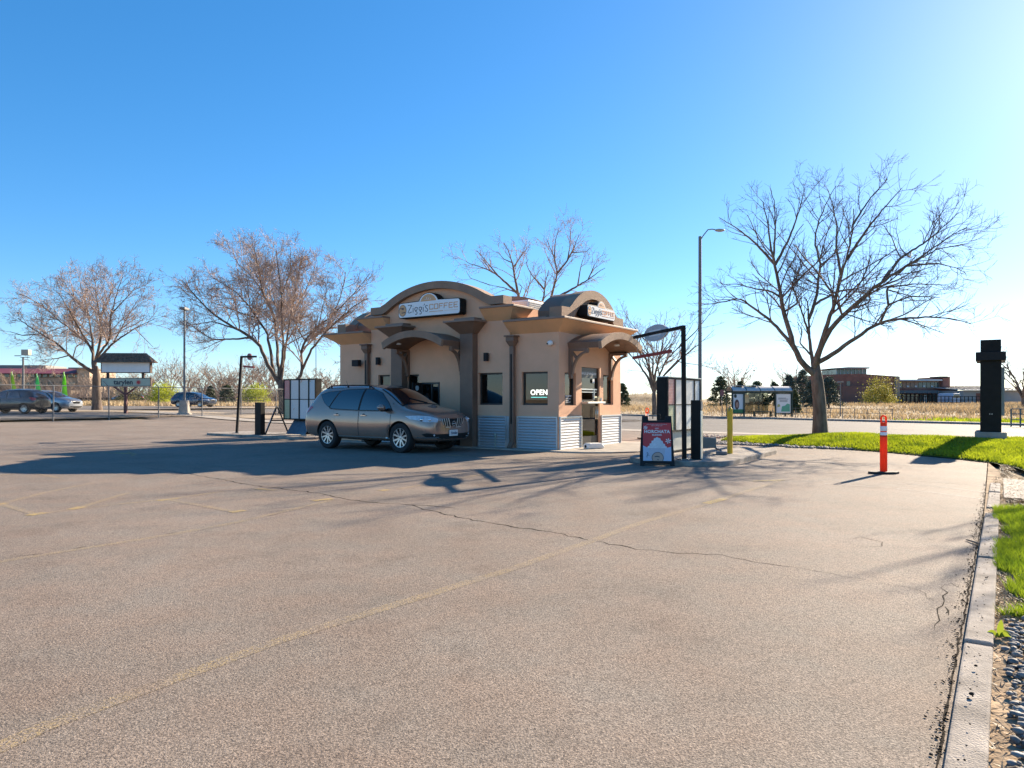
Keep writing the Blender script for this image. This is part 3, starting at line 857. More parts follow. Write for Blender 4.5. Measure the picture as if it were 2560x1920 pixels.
MB().tube([(-.045,2.20,.80),(.02,2.20,.80),(.02,2.20,1.16),(-.045,2.20,1.16)], .014, 8).tube([(-.045,2.09,.80),(.015,2.09,.80),(.015,2.09,1.16),(-.045,2.09,1.16)], .012, 8).build('pull_handle', M_chrome, door, smooth=40)
MB().box(-.049,-.045,2.0,2.12,1.83,1.95).build('notice', M_whitep, door)

# ------------------------------------------------------------------ things fixed to or standing about the kiosk
M_letter = mat('sign_black_lettering', (.03,.035,.05), .5, var=0)
M_tanletter = mat('sign_tan_lettering', (.62,.30,.13), .5, var=.03)
M_logo = mat('logo_tan', (.66,.36,.17), .5, var=.05)
ZIG = [  # pen strokes in a 1 x 1 box, baseline at 0
    [(.0,.93),(.04,1.0),(.14,.98),(.19,1.0),(.10,.55),(.0,.06),(.06,-.02),(.13,.03),(.19,.10)],
    [(.26,.02),(.262,.62)], [(.258,.80),(.266,.84)],
    [(.47,.60),(.42,.64),(.36,.58),(.345,.42),(.36,.26),(.41,.22),(.46,.30),(.475,.48),(.475,.62)], [(.415,.22),(.38,.14),(.44,.06),(.475,-.06),(.45,-.22),(.40,-.28),(.37,-.22)],
    [(.69,.60),(.64,.64),(.58,.58),(.565,.42),(.58,.26),(.63,.22),(.68,.30),(.695,.48),(.695,.62)], [(.635,.22),(.60,.14),(.66,.06),(.695,-.06),(.67,-.22),(.62,-.28),(.59,-.22)],
    [(.775,.02),(.777,.62)], [(.773,.80),(.781,.84)], [(.85,1.0),(.83,.84)],
    [(1.0,.70),(.96,.78),(.90,.72),(.89,.56),(.94,.42),(1.0,.28),(1.0,.10),(.95,.0),(.88,.06),(.87,.14)]]
COF = {'C': [[(.9,.75),(.9,1),(.1,1),(.1,0),(.9,0),(.9,.25)]], 'O': [[(.1,.5),(.1,1),(.9,1),(.9,0),(.1,0),(.1,.5)]],
       'F': [[(.1,0),(.1,1),(.95,1)], [(.1,.52),(.8,.52)]], 'E': [[(.95,1),(.1,1),(.1,0),(.95,0)], [(.1,.52),(.8,.52)]]}
def kiosk_sign(name, W, H, depth, loc, rz, label):
    """light box with rounded ends, a hump of lettering stock on top; local x across, -y out"""
    r = empty(name, loc, rz, label, 'sign')
    hump = [(W*.26*math.cos(RAD(a))*.62, H*.5+H*.52*max(0, math.sin(RAD(a)))**1.25) for a in np.linspace(8, 172, 14)]
    def outline(e):
        rr = .07
        pts = []
        x0, x1, z0, z1 = -W/2+e, W/2-e, -H/2+e, H/2-e
        for cx, cz, a0 in ((x1-rr,z0+rr,270),(x1-rr,z1-rr,0)):
            for k in range(5):
                a = RAD(a0+90*k/4); pts.append((cx+rr*math.cos(a), cz+rr*math.sin(a)))
        pts += [(x*(1-2*e/(W*.3)), z-e) for x, z in hump]
        for cx, cz, a0 in ((x0+rr,z1-rr,90),(x0+rr,z0+rr,180)):
            for k in range(5):
                a = RAD(a0+90*k/4); pts.append((cx+rr*math.cos(a), cz+rr*math.sin(a)))
        return pts
    MB().prism(outline(0), 'y', -depth, 0).build('cabinet', M_black, r, bevel=.008)
    MB().prism(outline(.022), 'y', -depth-.006, -depth+.002).build('face', M_signface, r)
    hp = [(x*.80, H*.5-.03+(z-H*.5)*.93) for x, z in hump]
    MB().prism(hp, 'y', -depth-.010, -depth-.005).build('hump_face', M_logo, r)
    y0, y1 = -depth-.013, -depth-.006
    sw = MB()
    for k in range(4):
        sw.stroke([(-.12+.07*k+.02*math.cos(a*2), H*.5+.03+.045*(1-abs(k-1.5)/2.2)*(1+math.sin(a+k))) for a in np.linspace(0,5,12)], .008, 'y', -depth-.014, -depth-.0101)
    sw.build('swirl_marks', M_signface, r)
    # round face-with-hat emblem: disc, ring, hat brim, brow and chin marks
    ex, er = -W*.425, H*.36
    em = MB().prism([(ex+er*.84*math.cos(a), er*1.02*math.sin(a)) for a in np.linspace(0,2*math.pi,28)[:-1]], 'y', y0, y1).build('emblem', M_logo, r)
    ln = MB().stroke([(ex+er*.84*math.cos(a), er*1.02*math.sin(a)) for a in np.linspace(0,2*math.pi,29)], .010, 'y', y0-.002, y0+.001)
    ln.stroke([(ex-er*.75,er*.38),(ex-er*.1,er*.42),(ex+er*.35,er*.34)], .020, 'y', y0-.002, y0+.001).stroke([(ex-er*.25,er*.28),(ex+er*.3,er*.28)], .028, 'y', y0-.003, y0+.001)
    ln.stroke([(ex-er*.22,-er*.42),(ex+er*.2,-er*.40),(ex+er*.62,-er*.34)], .024, 'y', y0-.002, y0+.001).stroke([(ex+er*.05,er*.02),(ex+er*.12,-.005)], .016, 'y', y0-.002, y0+.001)
    ln.build('emblem_lines', M_letter, em)
    tx0, tw, tz, thh = -W*.335, W*.325, -H*.18, H*.50
    zs = MB()
    for s_ in ZIG: zs.stroke([(tx0+p[0]*tw, tz+p[1]*thh) for p in s_], .017, 'y', y0, y1)
    zs.build('script_lettering', M_letter, r)
    cs = MB(); cx0, cw, ch, cz0 = W*.015, W*.068, H*.30, -H*.06
    for k, ch_ in enumerate('COFFEE'):
        for s_ in COF[ch_]:
            for a, b in zip(s_[:-1], s_[1:]):
                cs.stroke([(cx0+k*cw*1.13+a[0]*cw, cz0+a[1]*ch), (cx0+k*cw*1.13+b[0]*cw, cz0+b[1]*ch)], .020, 'y', y0, y1)
    cs.stroke([(cx0,-H*.22),(cx0+W*.22,-H*.22)], .014, 'y', y0, y1).stroke([(cx0+W*.24,-H*.22),(cx0+W*.45,-H*.22)], .005, 'y', y0, y1)
    cs.build('coffee_lettering', M_tanletter, r)
    return r
kiosk_sign('wall_sign', 2.36, .46, .27, site(-4.18, -.10, 4.02), ROT, 'white and black light-box coffee sign under the large front arch')
kiosk_sign('wall_sign', 1.72, .33, .30, site(.02, 1.84, 3.795), ROT+RAD(90), 'white light-box coffee sign under the small arch above the walk-up door')

def sconce(x, y, z, rz, label):
    r = empty('wall_lamp', site(x, y, z), ROT+rz, label, 'lamp', 'small dark wall lamps on the kiosk')
    MB().box(-.03,.03,-.03,0,-.06,.06).build('wall_plate', M_blackp, r)
    MB().cyl((0,-.09,-.115),(0,-.09,.115),.072,n=18).build('lamp_body', M_blackp, r, smooth=40)
sconce(-2.27, FY, 2.55, 0, 'small dark cylinder wall lamp above the window right of the brown pillar')
sconce(-6.45, FY, 2.56, 0, 'small dark cylinder wall lamp left of the arched canopy')
fl = empty('flood_lamp', site(-7.35, -.02, 2.52), ROT, 'small black flood lamp on the far end of the kiosk front', 'lamp')
MB().box(-.03,.03,-.10,0,-.02,.02).build('arm', M_blackp, fl)
MB().box(-.14,.14,-.24,-.09,-.10,.10).build('lamp_head', M_blackp, fl, bevel=.01)
sc = empty('security_camera', site(-.24, -.005, 2.86), ROT, 'white dome security camera on the wall near the kiosk corner', 'camera')
MB().cyl((0,0,0),(0,-.035,0),.07,n=18).build('mount', M_white, sc, smooth=40)
MB().ball((0.02,-.085,-.005), (.085,.06,.065), 14, 8).build('housing', M_white, sc, smooth=60)
MB().ball((-.03,-.135,-.02), .022, 10, 6).build('lens', M_black, sc, smooth=60)
acu = empty('roof_unit', site(-1.86, 1.35, 3.701), ROT, 'white louvred air-conditioning unit on the kiosk roof beside the arch', 'air conditioner')
MB().box(-.32,.32,-.45,.45,0,.52).build('casing', M_white, acu, bevel=.015)
for k in range(8):
    MB().box(.321,.335,-.40,.40,.06+k*.055,.085+k*.055).box(-.28,.28,-.465,-.451,.06+k*.055,.085+k*.055).build('louvre', M_alum, acu)
hb = empty('hose_tap', site(-1.98, FY-.03, .04), ROT, 'thin pale standpipe tap against the corrugated base', 'tap')
MB().cyl((0,-.03,0),(0,-.03,.30),.014,n=8).build('pipe', mat('pale_green_paint', (.42,.46,.36), .6), hb)
MB().ball((0,-.03,.34), (.035,.03,.05), 8, 6).tube([(0,-.05,.33),(.04,-.08,.31),(.05,-.08,.27)], .012, 6).build('tap_head', MATS['pale_green_paint'], hb, smooth=50)
wb = empty('door_block', site(.55, .93, .036), ROT+RAD(70), 'low white rounded block lying on the concrete by the walk-up door', 'block')
MB().prism([(-.30,0),(.30,0),(.30,.08),(.20,.15),(-.24,.16),(-.30,.11)], 'y', -.11, .11).build('block_body', M_white, wb, bevel=.035)
MB().cyl((-.305,0,.07),(-.30,0,.07),.04,n=14).build('end_hole', M_black, wb)
cup = empty('cup_holder', site(.10, 2.12, 1.296), ROT, 'clear acrylic box of cards and cups on the serving shelf', 'box')
MB().box(-.06,.06,-.16,-.02,0,.16).build('card_box', glass_mat('clear_plastic', (.8,.78,.74)), cup)
MB().cyl((0,.08,0),(0,.08,.11),.04,.05,12).build('cup', M_whitep, cup, smooth=40)
MB().box(-.03,.03,-.14,-.04,.004,.12).build('cards', mat('mixed_cards', (.5,.4,.3), .7, var=.5, vscale=25), cup)
opn = empty('open_sign', site(-.70, .14, 1.55), ROT, 'lit white OPEN sign hanging inside the right front window', 'sign')
M_neon = mat('open_sign_light', (.9,.9,.9), .5, var=0, emit=((1.0,.97,.92), .9))
text_mesh('open_lettering', 'OPEN', .20, M_neon, opn, Matrix.Rotation(RAD(90),4,'X'), extrude=.006, offset=.005, spacing=1.08)
MB().box(-.25,.25,-.006,.006,-.135,-.12).build('underline', mat('teal_light', (.1,.5,.5), .5, var=0, emit=((.15,.65,.65), 1.2)), opn)
poster = empty('window_notice', site(-.07, .62, 1.36), ROT+RAD(90), 'black opening-hours notice stuck low in the narrow end window', 'notice')
MB().box(-.19,.19,-.004,0,-.11,.12).build('sheet', M_black, poster)
nt = MB()
for k in range(4): nt.box(-.15,.02+.1*(k%2),-.007,-.0045,.06-.045*k,.075-.045*k)
nt.box(-.17,.17,-.007,-.0045,.09,.11)
nt.build('print', M_whitep, poster)
# ------------------------------------------------------------------ drive-through furniture
def print_mat(name, base, ink, row=26.0, amount=.5, blob=(.55,.30,.18)):
    """a printed menu sheet: rows of small type and a few pictures"""
    m = bpy.data.materials.new(name); m.use_nodes = True
    nt = m.node_tree; N = nt.nodes; L = nt.links; b = N['Principled BSDF']; b.inputs['Roughness'].default_value = .35
    tc = N.new('ShaderNodeTexCoord')
    wv = N.new('ShaderNodeTexWave'); wv.bands_direction = 'Z'; wv.inputs['Scale'].default_value = row; wv.inputs['Distortion'].default_value = .0
    L.new(tc.outputs['Object'], wv.inputs['Vector'])
    mp = N.new('ShaderNodeMapping'); mp.inputs['Scale'].default_value = (9, 9, 60); L.new(tc.outputs['Object'], mp.inputs['Vector'])
    nz = N.new('ShaderNodeTexNoise'); nz.inputs['Scale'].default_value = 3.0; nz.inputs['Detail'].default_value = 2; L.new(mp.outputs[0], nz.inputs['Vector'])
    mul = N.new('ShaderNodeMath'); mul.operation = 'MULTIPLY'; L.new(wv.outputs['Fac'], mul.inputs[0]); L.new(nz.outputs['Fac'], mul.inputs[1])
    r = N.new('ShaderNodeValToRGB'); r.color_ramp.elements[0].position = .36; r.color_ramp.elements[1].position = .5
    r.color_ramp.elements[0].color = (*base, 1); r.color_ramp.elements[1].color = (*[base[i]*(1-amount)+ink[i]*amount for i in range(3)], 1)
    L.new(mul.outputs[0], r.inputs['Fac'])
    bz = N.new('ShaderNodeTexNoise'); bz.inputs['Scale'].default_value = 4.5; bz.inputs['Detail'].default_value = 3; L.new(tc.outputs['Object'], bz.inputs['Vector'])
    br = N.new('ShaderNodeValToRGB'); br.color_ramp.elements[0].position = .63; br.color_ramp.elements[1].position = .70
    br.color_ramp.elements[0].color = (0,0,0,1); br.color_ramp.elements[1].color = (.8,.8,.8,1); L.new(bz.outputs['Fac'], br.inputs['Fac'])
    mx = N.new('ShaderNodeMix'); mx.data_type = 'RGBA'; L.new(br.outputs['Color'], mx.inputs['Factor']); L.new(r.outputs['Color'], mx.inputs['A'])
    mx.inputs['B'].default_value = (*blob, 1); L.new(mx.outputs['Result'], b.inputs['Base Color'])
    return m
P_menu = print_mat('menu_print', (.66,.64,.61), (.12,.12,.13))
P_menu2 = print_mat('menu_print_blue', (.58,.62,.64), (.15,.22,.26), blob=(.50,.36,.22))
P_red = print_mat('promo_print_red', (.55,.16,.14), (.7,.6,.55), row=9, amount=.6, blob=(.7,.6,.5))
P_green = print_mat('promo_print_green', (.42,.45,.28), (.3,.2,.14), row=6, amount=.6, blob=(.28,.36,.12))

def menu_board(name, loc, rz, cols, H, z0, depth, label, skirt):
    """free-standing menu cabinet: local x across, -y is the reading side"""
    r = empty(name, loc, rz, label, 'menu board')
    W = sum(cols) + .05*(len(cols)+1)
    x = -W/2
    case = MB()
    case.box(-W/2, W/2, .03, depth, z0, z0+H)
    c = case.build('cabinet', M_black, r, bevel=.012)
    fr = MB().box(-W/2, W/2, -.012, .029, z0+H-.045, z0+H).box(-W/2, W/2, -.012, .029, z0, z0+.045)
    for k in range(len(cols)+1):
        fr.box(x, x+.05, -.016, .0285, z0+.045, z0+H-.045)
        if k < len(cols):
            xm = x+.05; zm = z0+H*.50
            fr.box(xm, xm+cols[k], -.008, .028, zm-.012, zm+.012)
            for half, (a, b) in enumerate(((zm+.012, z0+H-.045), (z0+.045, zm-.012))):
                m = (P_red if half == 0 else P_green) if k == 0 else (P_menu2 if (k+half) % 3 == 0 else P_menu)
                MB().box(xm, xm+cols[k], .004, .026, a, b).build('menu_panel', m, r)
            x += .05+cols[k]
    fr.build('frame', M_black, r)
    return r, W
# right board, facing the walk-up lane; grey skirt panel under it
mr, W = menu_board('menu_board', site(3.28, .42, .10), ROT+RAD(90), [.42,.60,.60,.36], 1.28, .50, .26, 'tall black-framed menu board with bright white panels on the right island', True)
MB().box(-W/2+.1, W/2-.1, .05, .19, .06, .498).build('skirt_panel', mat('pale_skirt', (.50,.51,.46), .45, var=.12, vscale=2), mr)
MB().box(-W/2+.08, W/2-.08, .045, .195, .03, .06).build('skirt_foot', M_black, mr)
for x in (-.85, .85): MB().box(x-.05, x+.05, .07, .17, 0, .03).build('post', M_black, mr)
MB().box(-W/2-.01, W/2+.01, -.03, .27, 1.781, 1.80).build('top_cap', M_alum, mr)
# left board with slanted dark base plate
ml, W = menu_board('menu_board', site(-11.05, .60, .08), ROT, [.30,.44,.46,.30], 1.47, .55, .26, 'black-framed menu board with slanted grey base plate behind the brown car', True)
MB().prism([(.10,.02),(.16,.02),(.24,.549),(.10,.549)], 'x', -.12, .50).build('base_post', M_black, ml)
MB().add([(-.62,-.10,.04),(.42,-.10,.04),(.50,.12,.545),(-.44,.12,.545),(-.62,-.07,.04),(.42,-.07,.04),(.50,.15,.545),(-.44,.15,.545)],
         [(0,1,2,3),(7,6,5,4),(0,4,5,1),(1,5,6,2),(2,6,7,3),(3,7,4,0)]).build('base_plate', mat('blue_grey_steel', (.10,.125,.15), .4, metal=.5, var=.25, vscale=4), ml)
MB().box(.2,.5,-.1,.25,-.001,.05).build('footing', M_conc, ml)

# A-frame signs
def a_frame(name, loc, rz, W, H, spread, label, front):
    r = empty(name, loc, rz, label, 'sandwich board')
    ang = math.atan2(spread/2, H)
    for side in (-1, 1):
        # a panel leaning: local plane x across, z up, then tilted
        M = Matrix.Translation((0, side*spread/2, 0)) @ Matrix.Rotation(side*ang, 4, 'X') @ (Matrix.Identity(4) if side < 0 else Matrix.Rotation(math.pi, 4, 'Z'))
        fr = MB()
        w0, w1 = W/2, W/2-.05           # wider at the foot
        L_ = [(-w0,0),(-w0+.09,0),(-w0+.10,.05),(w0-.10,.05),(w0-.09,0),(w0,0),(w1,H),(w1-.12,H),(w1-.13,H-.10),(-w1+.13,H-.10),(-w1+.12,H),(-w1,H)]
        fr.prism(L_, 'y', -.022, .022)
        pn = fr.build('panel', M_blackp, r, bevel=.008, M=M)
        if side < 0:
            front(pn)
    MB().tube([(-.08,0,H-.10),(-.07,0,H-.005),(.07,0,H-.005),(.08,0,H-.10)], .012, 8).build('handle', M_blackp, r)
    for x in (-W/2+.055, W/2-.055):
        MB().bar((x, -spread*.26, H*.47), (x, spread*.26, H*.47), .012, .03).build('spreader', M_blackp, r)
    return r
def horchata(pn):
    y0 = -.0225
    w, z0, z1 = .285, .10, .905
    MB().box(-w, w, y0-.004, y0, z0, z1).build('poster', mat('poster_red', (.55,.050,.045), .45, var=.06), pn)
    L1 = y0-.0045
    MB().prism([(-w,z0),(w,z0),(w,.40),(.18,.37),(.1,.42),(-.1,.42),(-.2,.38),(-w,.42)], 'y', L1-.001, L1).build('poster_foreground', mat('poster_pale', (.50,.54,.66), .45, var=.08), pn)
    L2 = L1-.0015
    MB().prism([(-.135,z0),(.135,z0),(.165,.38),(-.165,.38)], 'y', L2-.001, L2).build('drink_cup', mat('poster_cup', (.52,.50,.55), .45, var=.10, vscale=6), pn)
    cream = [(-.20,.37),(-.185,.41),(-.155,.415),(-.15,.46),(-.115,.47),(-.11,.52),(-.07,.53),(-.06,.575),(-.02,.585),(0,.605),(.03,.585),(.065,.575),(.08,.53),(.115,.515),(.125,.465),(.16,.455),(.165,.41),(.195,.40),(.20,.37)]
    MB().prism(cream, 'y', L2-.002, L2-.0011).build('whipped_cream', mat('poster_cream', (.66,.66,.68), .45, var=.15, vscale=18), pn)
    L3 = L2-.0025
    MB().prism([(.01+.115*math.cos(a), .165+.115*math.sin(a)) for a in np.linspace(-.62,math.pi+.62,20)], 'y', L3-.001, L3).build('cup_emblem', mat('poster_tan', (.55,.36,.27), .5, var=.1), pn)
    e = MB().stroke([(.01+.115*math.cos(a), .165+.115*math.sin(a)) for a in np.linspace(-.6,math.pi+.6,24)], .010, 'y', L3-.002, L3-.0011)
    e.stroke([(-.05,.185),(0,.195),(.05,.18)], .018, 'y', L3-.002, L3-.0011).stroke([(.0,.13),(.03,.12)], .014, 'y', L3-.002, L3-.0011)
    e.stroke([(-.21,.26),(-.195,.275),(-.185,.25),(-.20,.215),(-.21,.18),(-.20,.17)], .010, 'y', L3-.002, L3-.0011).stroke([(-.19,.21),(-.17,.225),(-.16,.20)], .008, 'y', L3-.002, L3-.0011)
    e.build('emblem_lines', M_letter, pn)
    for cx, cz, s_ in ((.225,.52,.045),(-.232,.80,.036)):
        fl_ = MB()
        for k in range(6):
            a = k*math.pi/3+.3
            fl_.prism([(cx,cz),(cx+s_*math.cos(a-.3),cz+s_*math.sin(a-.3)),(cx+1.35*s_*math.cos(a),cz+1.35*s_*math.sin(a)),(cx+s_*math.cos(a+.3),cz+s_*math.sin(a+.3))], 'y', L3-.0012-.0001*k, L3)
        fl_.build('flower_print', M_whitep, pn)
    RX = Matrix.Rotation(RAD(90), 4, 'X')
    for body, z, sz, off in (('HORCHATA', .715, .090, .0035), ('BLENDER', .645, .044, .0015), ('NEW!', .785, .030, .001), ('SMOOTH AND CREAMY CINNAMON', .87, .0235, 0), ('FOR A LIMITED TIME', .842, .0235, 0)):
        text_mesh('poster_lettering', body, sz, M_whitep, pn, Matrix.Translation((0, L3-.002, z)) @ RX, extrude=.0008, offset=off, spacing=1.08)
af_rot = math.atan2(-.26, .55)
a_frame('sandwich_board', tuple(ground_px(1655, 1163.5)) if False else (3.03, 14.92, 0), RAD(-9), .70, 1.06, .62, 'black A-frame board with a red milkshake poster in front of the right island', horchata)
def plain(pn):
    MB().box(-.24,.24,-.026,-.0225,.12,.92).build('poster', mat('pale_poster', (.55,.56,.60), .5, var=.2, vscale=7), pn)
    MB().box(-.235,.235,-.030,-.0262,.60,.90).build('poster_block', mat('poster_maroon', (.20,.05,.05), .5, var=.2), pn)
a_frame('sandwich_board', site(-12.45, .72, .08), RAD(-70), .62, 1.06, .82, 'black A-frame board seen edge-on beside the left menu board', plain)

# order posts
sp = empty('speaker_post', site(4.30, -1.63, .10), ROT, 'black slab order post with a metal face on the right island', 'order post')
MB().box(-.105, .105, -.055, .055, 0, 1.25).build('body', M_black, sp, bevel=.006)
MB().box(.106, .120, -.050, .050, .02, 1.03).build('face_plate', M_alum, sp)
MB().box(.106, .122, -.048, .048, 1.05, 1.22).build('speaker_grille', M_steel, sp)
sp2 = empty('speaker_post', site(-12.62, .10, .08), ROT, 'black slab order post beside the left A-frame board', 'order post')
MB().box(-.17, .17, -.09, .10, 0, 1.17).build('body', M_black, sp2, bevel=.008)
MB().box(-.182, -.171, -.06, .06, .62, .98).build('face_plate', M_alum, sp2)

# clearance bars
def clearance(name, base, top_off, arm, bars, label, disc):
    """leaning pole, arm at its top, a round or oval plate on the arm and a red bar hung under it"""
    r = empty(name, base, 0, label, 'clearance bar')
    t = Vector(top_off)
    MB().bar((0,0,0), t, .085, .085, up=(0,1,0)).build('pole', M_black, r, bevel=.006)
    MB().box(-.13,.13,-.13,.13,0,.02).build('foot_plate', M_steel, r)
    a = Vector(arm)
    MB().bar(t-a.normalized()*.04, t+a, .06, .07).build('arm', M_black, r)
    d = a.normalized(); c = t + a*disc[0]
    sd = d.cross(Vector((0,0,1))).normalized()
    mb = MB()
    ring = [c + d*(disc[1]*math.cos(q)) + Vector((0,0,disc[2]*math.sin(q))) for q in np.linspace(0, 2*math.pi, 29)[:-1]]
    n = len(ring)
    mb.add([p-sd*.022 for p in ring]+[p+sd*.022 for p in ring], [tuple(range(n))[::-1], tuple(range(n,2*n))]+[(i,(i+1)%n,n+(i+1)%n,n+i) for i in range(n)])
    mb.build('plate', disc[3], r)
    mb2 = MB()
    for zz in (.05, -.05):
        mb2.add([c+sd*s_*.0245+d*x+Vector((0,0,z)) for s_ in (-1,) for x, z in ((-disc[1]*.5,zz-.02),(disc[1]*.5,zz-.02),(disc[1]*.5,zz+.02),(-disc[1]*.5,zz+.02))], [(0,1,2,3)])
    mb2.build('plate_lettering', M_whitep, r)
    p0, p1 = t+a*bars[0]+Vector((0,0,-bars[2])), t+a*bars[1]+Vector((0,0,-bars[3]))
    MB().bar(p0, p1, .05, .07).build('hanging_bar', mat('clearance_red', (.30,.035,.03), .5, var=.15), r)
    for f in (.12, .88):
        q = p0.lerp(p1, f); w_ = bars[0]+(bars[1]-bars[0])*f
        MB().cyl(q, t+a*w_, .006, n=5).build('chain', M_steel, r)
    return r
M_plate_r = mat('grey_plate', (.45,.46,.47), .45, var=.1)
M_plate_l = mat('maroon_plate', (.26,.07,.08), .5, var=.15)
clearance('clearance_bar', (3.63, 15.0, .10), (-.02, 0, 2.79), (-.60, 2.55, .0), (.22, 1.02, .47, .50), 'black clearance gantry with a grey oval plate beside the walk-up canopy', (.52, .62, .19, M_plate_r))
clearance('clearance_bar', site(-14.3, .32, .08), (.17, .02, 2.90), tuple(XS*.30+Vector((.48,-.30,-.02))), (.15, .85, .36, .40), 'leaning black clearance pole with a maroon round plate at the left island', (.55, .125, .125, M_plate_l))

# bollard, floodlight, posts
bo = empty('bollard', site(4.38, .42, .10), ROT, 'yellow steel bollard on the right island', 'bollard')
MB().lathe([(0.0,1.08),(.025,1.077),(.047,1.06),(.060,1.03),(.063,.99),(.063,0.0)], 20).build('post', M_yellowp, bo, smooth=40)
MB().tube([(.0,.078*math.cos(a), .99+.115*math.sin(a)) for a in np.linspace(0, math.pi, 12)], .010, 8).build('top_hoop', M_steel, bo, smooth=40)
gl_ = empty('ground_floodlight', site(3.95, .35, .10), ROT+RAD(20), 'small grey floodlight box on a bent conduit near the yellow bollard', 'floodlight')
MB().box(-.20,.12,-.10,.10,.12,.36).build('lamp_box', mat('grey_green_housing', (.16,.17,.155), .5), gl_, bevel=.012)
MB().tube([(.08,0,.16),(.14,-.10,.10),(.20,-.42,.10),(.22,-.50,.02)], .028, 8).build('conduit', M_steel, gl_)
MB().box(.10,.34,-.62,-.40,0,.075).build('junction_box', M_steel, gl_, bevel=.01)
MB().tube([(-.16,0,.14),(-.34,.05,.04),(-.44,.06,0)], .022, 8).build('stay', M_steel, gl_)

def channelizer(loc, rz, label, m, s_=1.0):
    r = empty('channelizer_post', loc, rz, label, 'delineator')
    hexa = [(.26*math.cos(RAD(a))*1.1, .17*math.sin(RAD(a))) for a in (10,60,120,170,190,240,300,350)]
    MB().prism(hexa, 'z', 0, .042).build('base', M_rubber, r, bevel=.008)
    MB().lathe([(.058,.043),(.062,.06),(.062,.70),(.055,.74),(.055,.90),(.050,.92)], 20).build('tube', m, r, smooth=40)
    for z in (.72, .83):
        MB().lathe([(.0595 if z < .74 else .0565, z-.045),(.0605,z-.04),(.0605,z+.04),(.0595,z+.045)], 20).build('reflective_band', M_reflect, r, smooth=40)
    loop = [(-.046,0,.90)] + [(.046*math.cos(a), 0, 1.02+.046*math.sin(a)) for a in np.linspace(math.pi, 0, 10)] + [(.046,0,.90)]
    MB().tube(loop, .017, 8).build('grab_loop', m, r, smooth=40)
    MB().cyl((0,0,.90),(0,0,.945),.052,.040,16).build('collar', m, r, smooth=40)
    return r
channelizer(ground_px(2209, 1184), RAD(3), 'bright orange channelizer post with white bands at the right of the lot', M_orange)
c2 = channelizer(site(-.40, 6.55, 0), RAD(12), 'leaning orange channelizer post behind the far corner of the kiosk', M_oldorange)
c2.rotation_euler = (RAD(1), RAD(4), RAD(12))

# black monument pier on a concrete base, upper right lawn
mo = empty('monument_pier', (13.38, 19.9, .16), ROT, 'tall black sign pier on a grey concrete base at the lawn edge', 'sign pier')
MB().box(-.37,.37,-.34,1.65,-.1,.30).build('concrete_base', M_conc, mo, bevel=.015)
MB().box(-.245,.245,-.24,1.45,.301,2.42).build('cabinet', M_black, mo, bevel=.012)
MB().box(-.35,.35,-.34,1.55,2.28,2.52).build('band', M_blackp, mo, bevel=.012)
MB().box(-.24,.24,-.235,1.44,2.521,2.86).build('cap', M_black, mo, bevel=.012)
MB().box(.246,.32,.1,1.3,.75,2.1).build('sign_face', mat('grey_sign_panel', (.35,.36,.37), .5), mo)
MB().cyl((-.02,-.243,.80),(-.02,-.239,.80),.012,n=8).cyl((.03,-.243,.80),(.03,-.239,.80),.012,n=8).build('bolt', M_alum, mo)
# ------------------------------------------------------------------ vehicles
def carpaint(name, col, metal=.35, rough=.32):
    return mat(name, col, rough, metal=metal, var=.04, vscale=2, coat=.8)
M_carglass = mat('car_glass', (.012,.014,.016), .03, var=.0, spec=.9)
M_carglass.node_tree.nodes['Principled BSDF'].inputs['Coat Weight'].default_value = 1.0
M_tyre = mat('tyre', (.020,.019,.019), .8, var=.2, vscale=20)
M_rim = mat('alloy_rim', (.55,.54,.53), .28, metal=.8, var=.05)
M_lens = mat('clear_lens', (.55,.57,.60), .08, var=.2, vscale=14, coat=1.0)
M_red_lens = mat('red_lens', (.42,.015,.015), .12, var=.1, coat=1.0)
M_arch = mat('wheel_well', (.012,.012,.012), .9, var=.1)
M_clad = mat('lower_cladding', (.028,.025,.023), .6, var=.15, vscale=10)

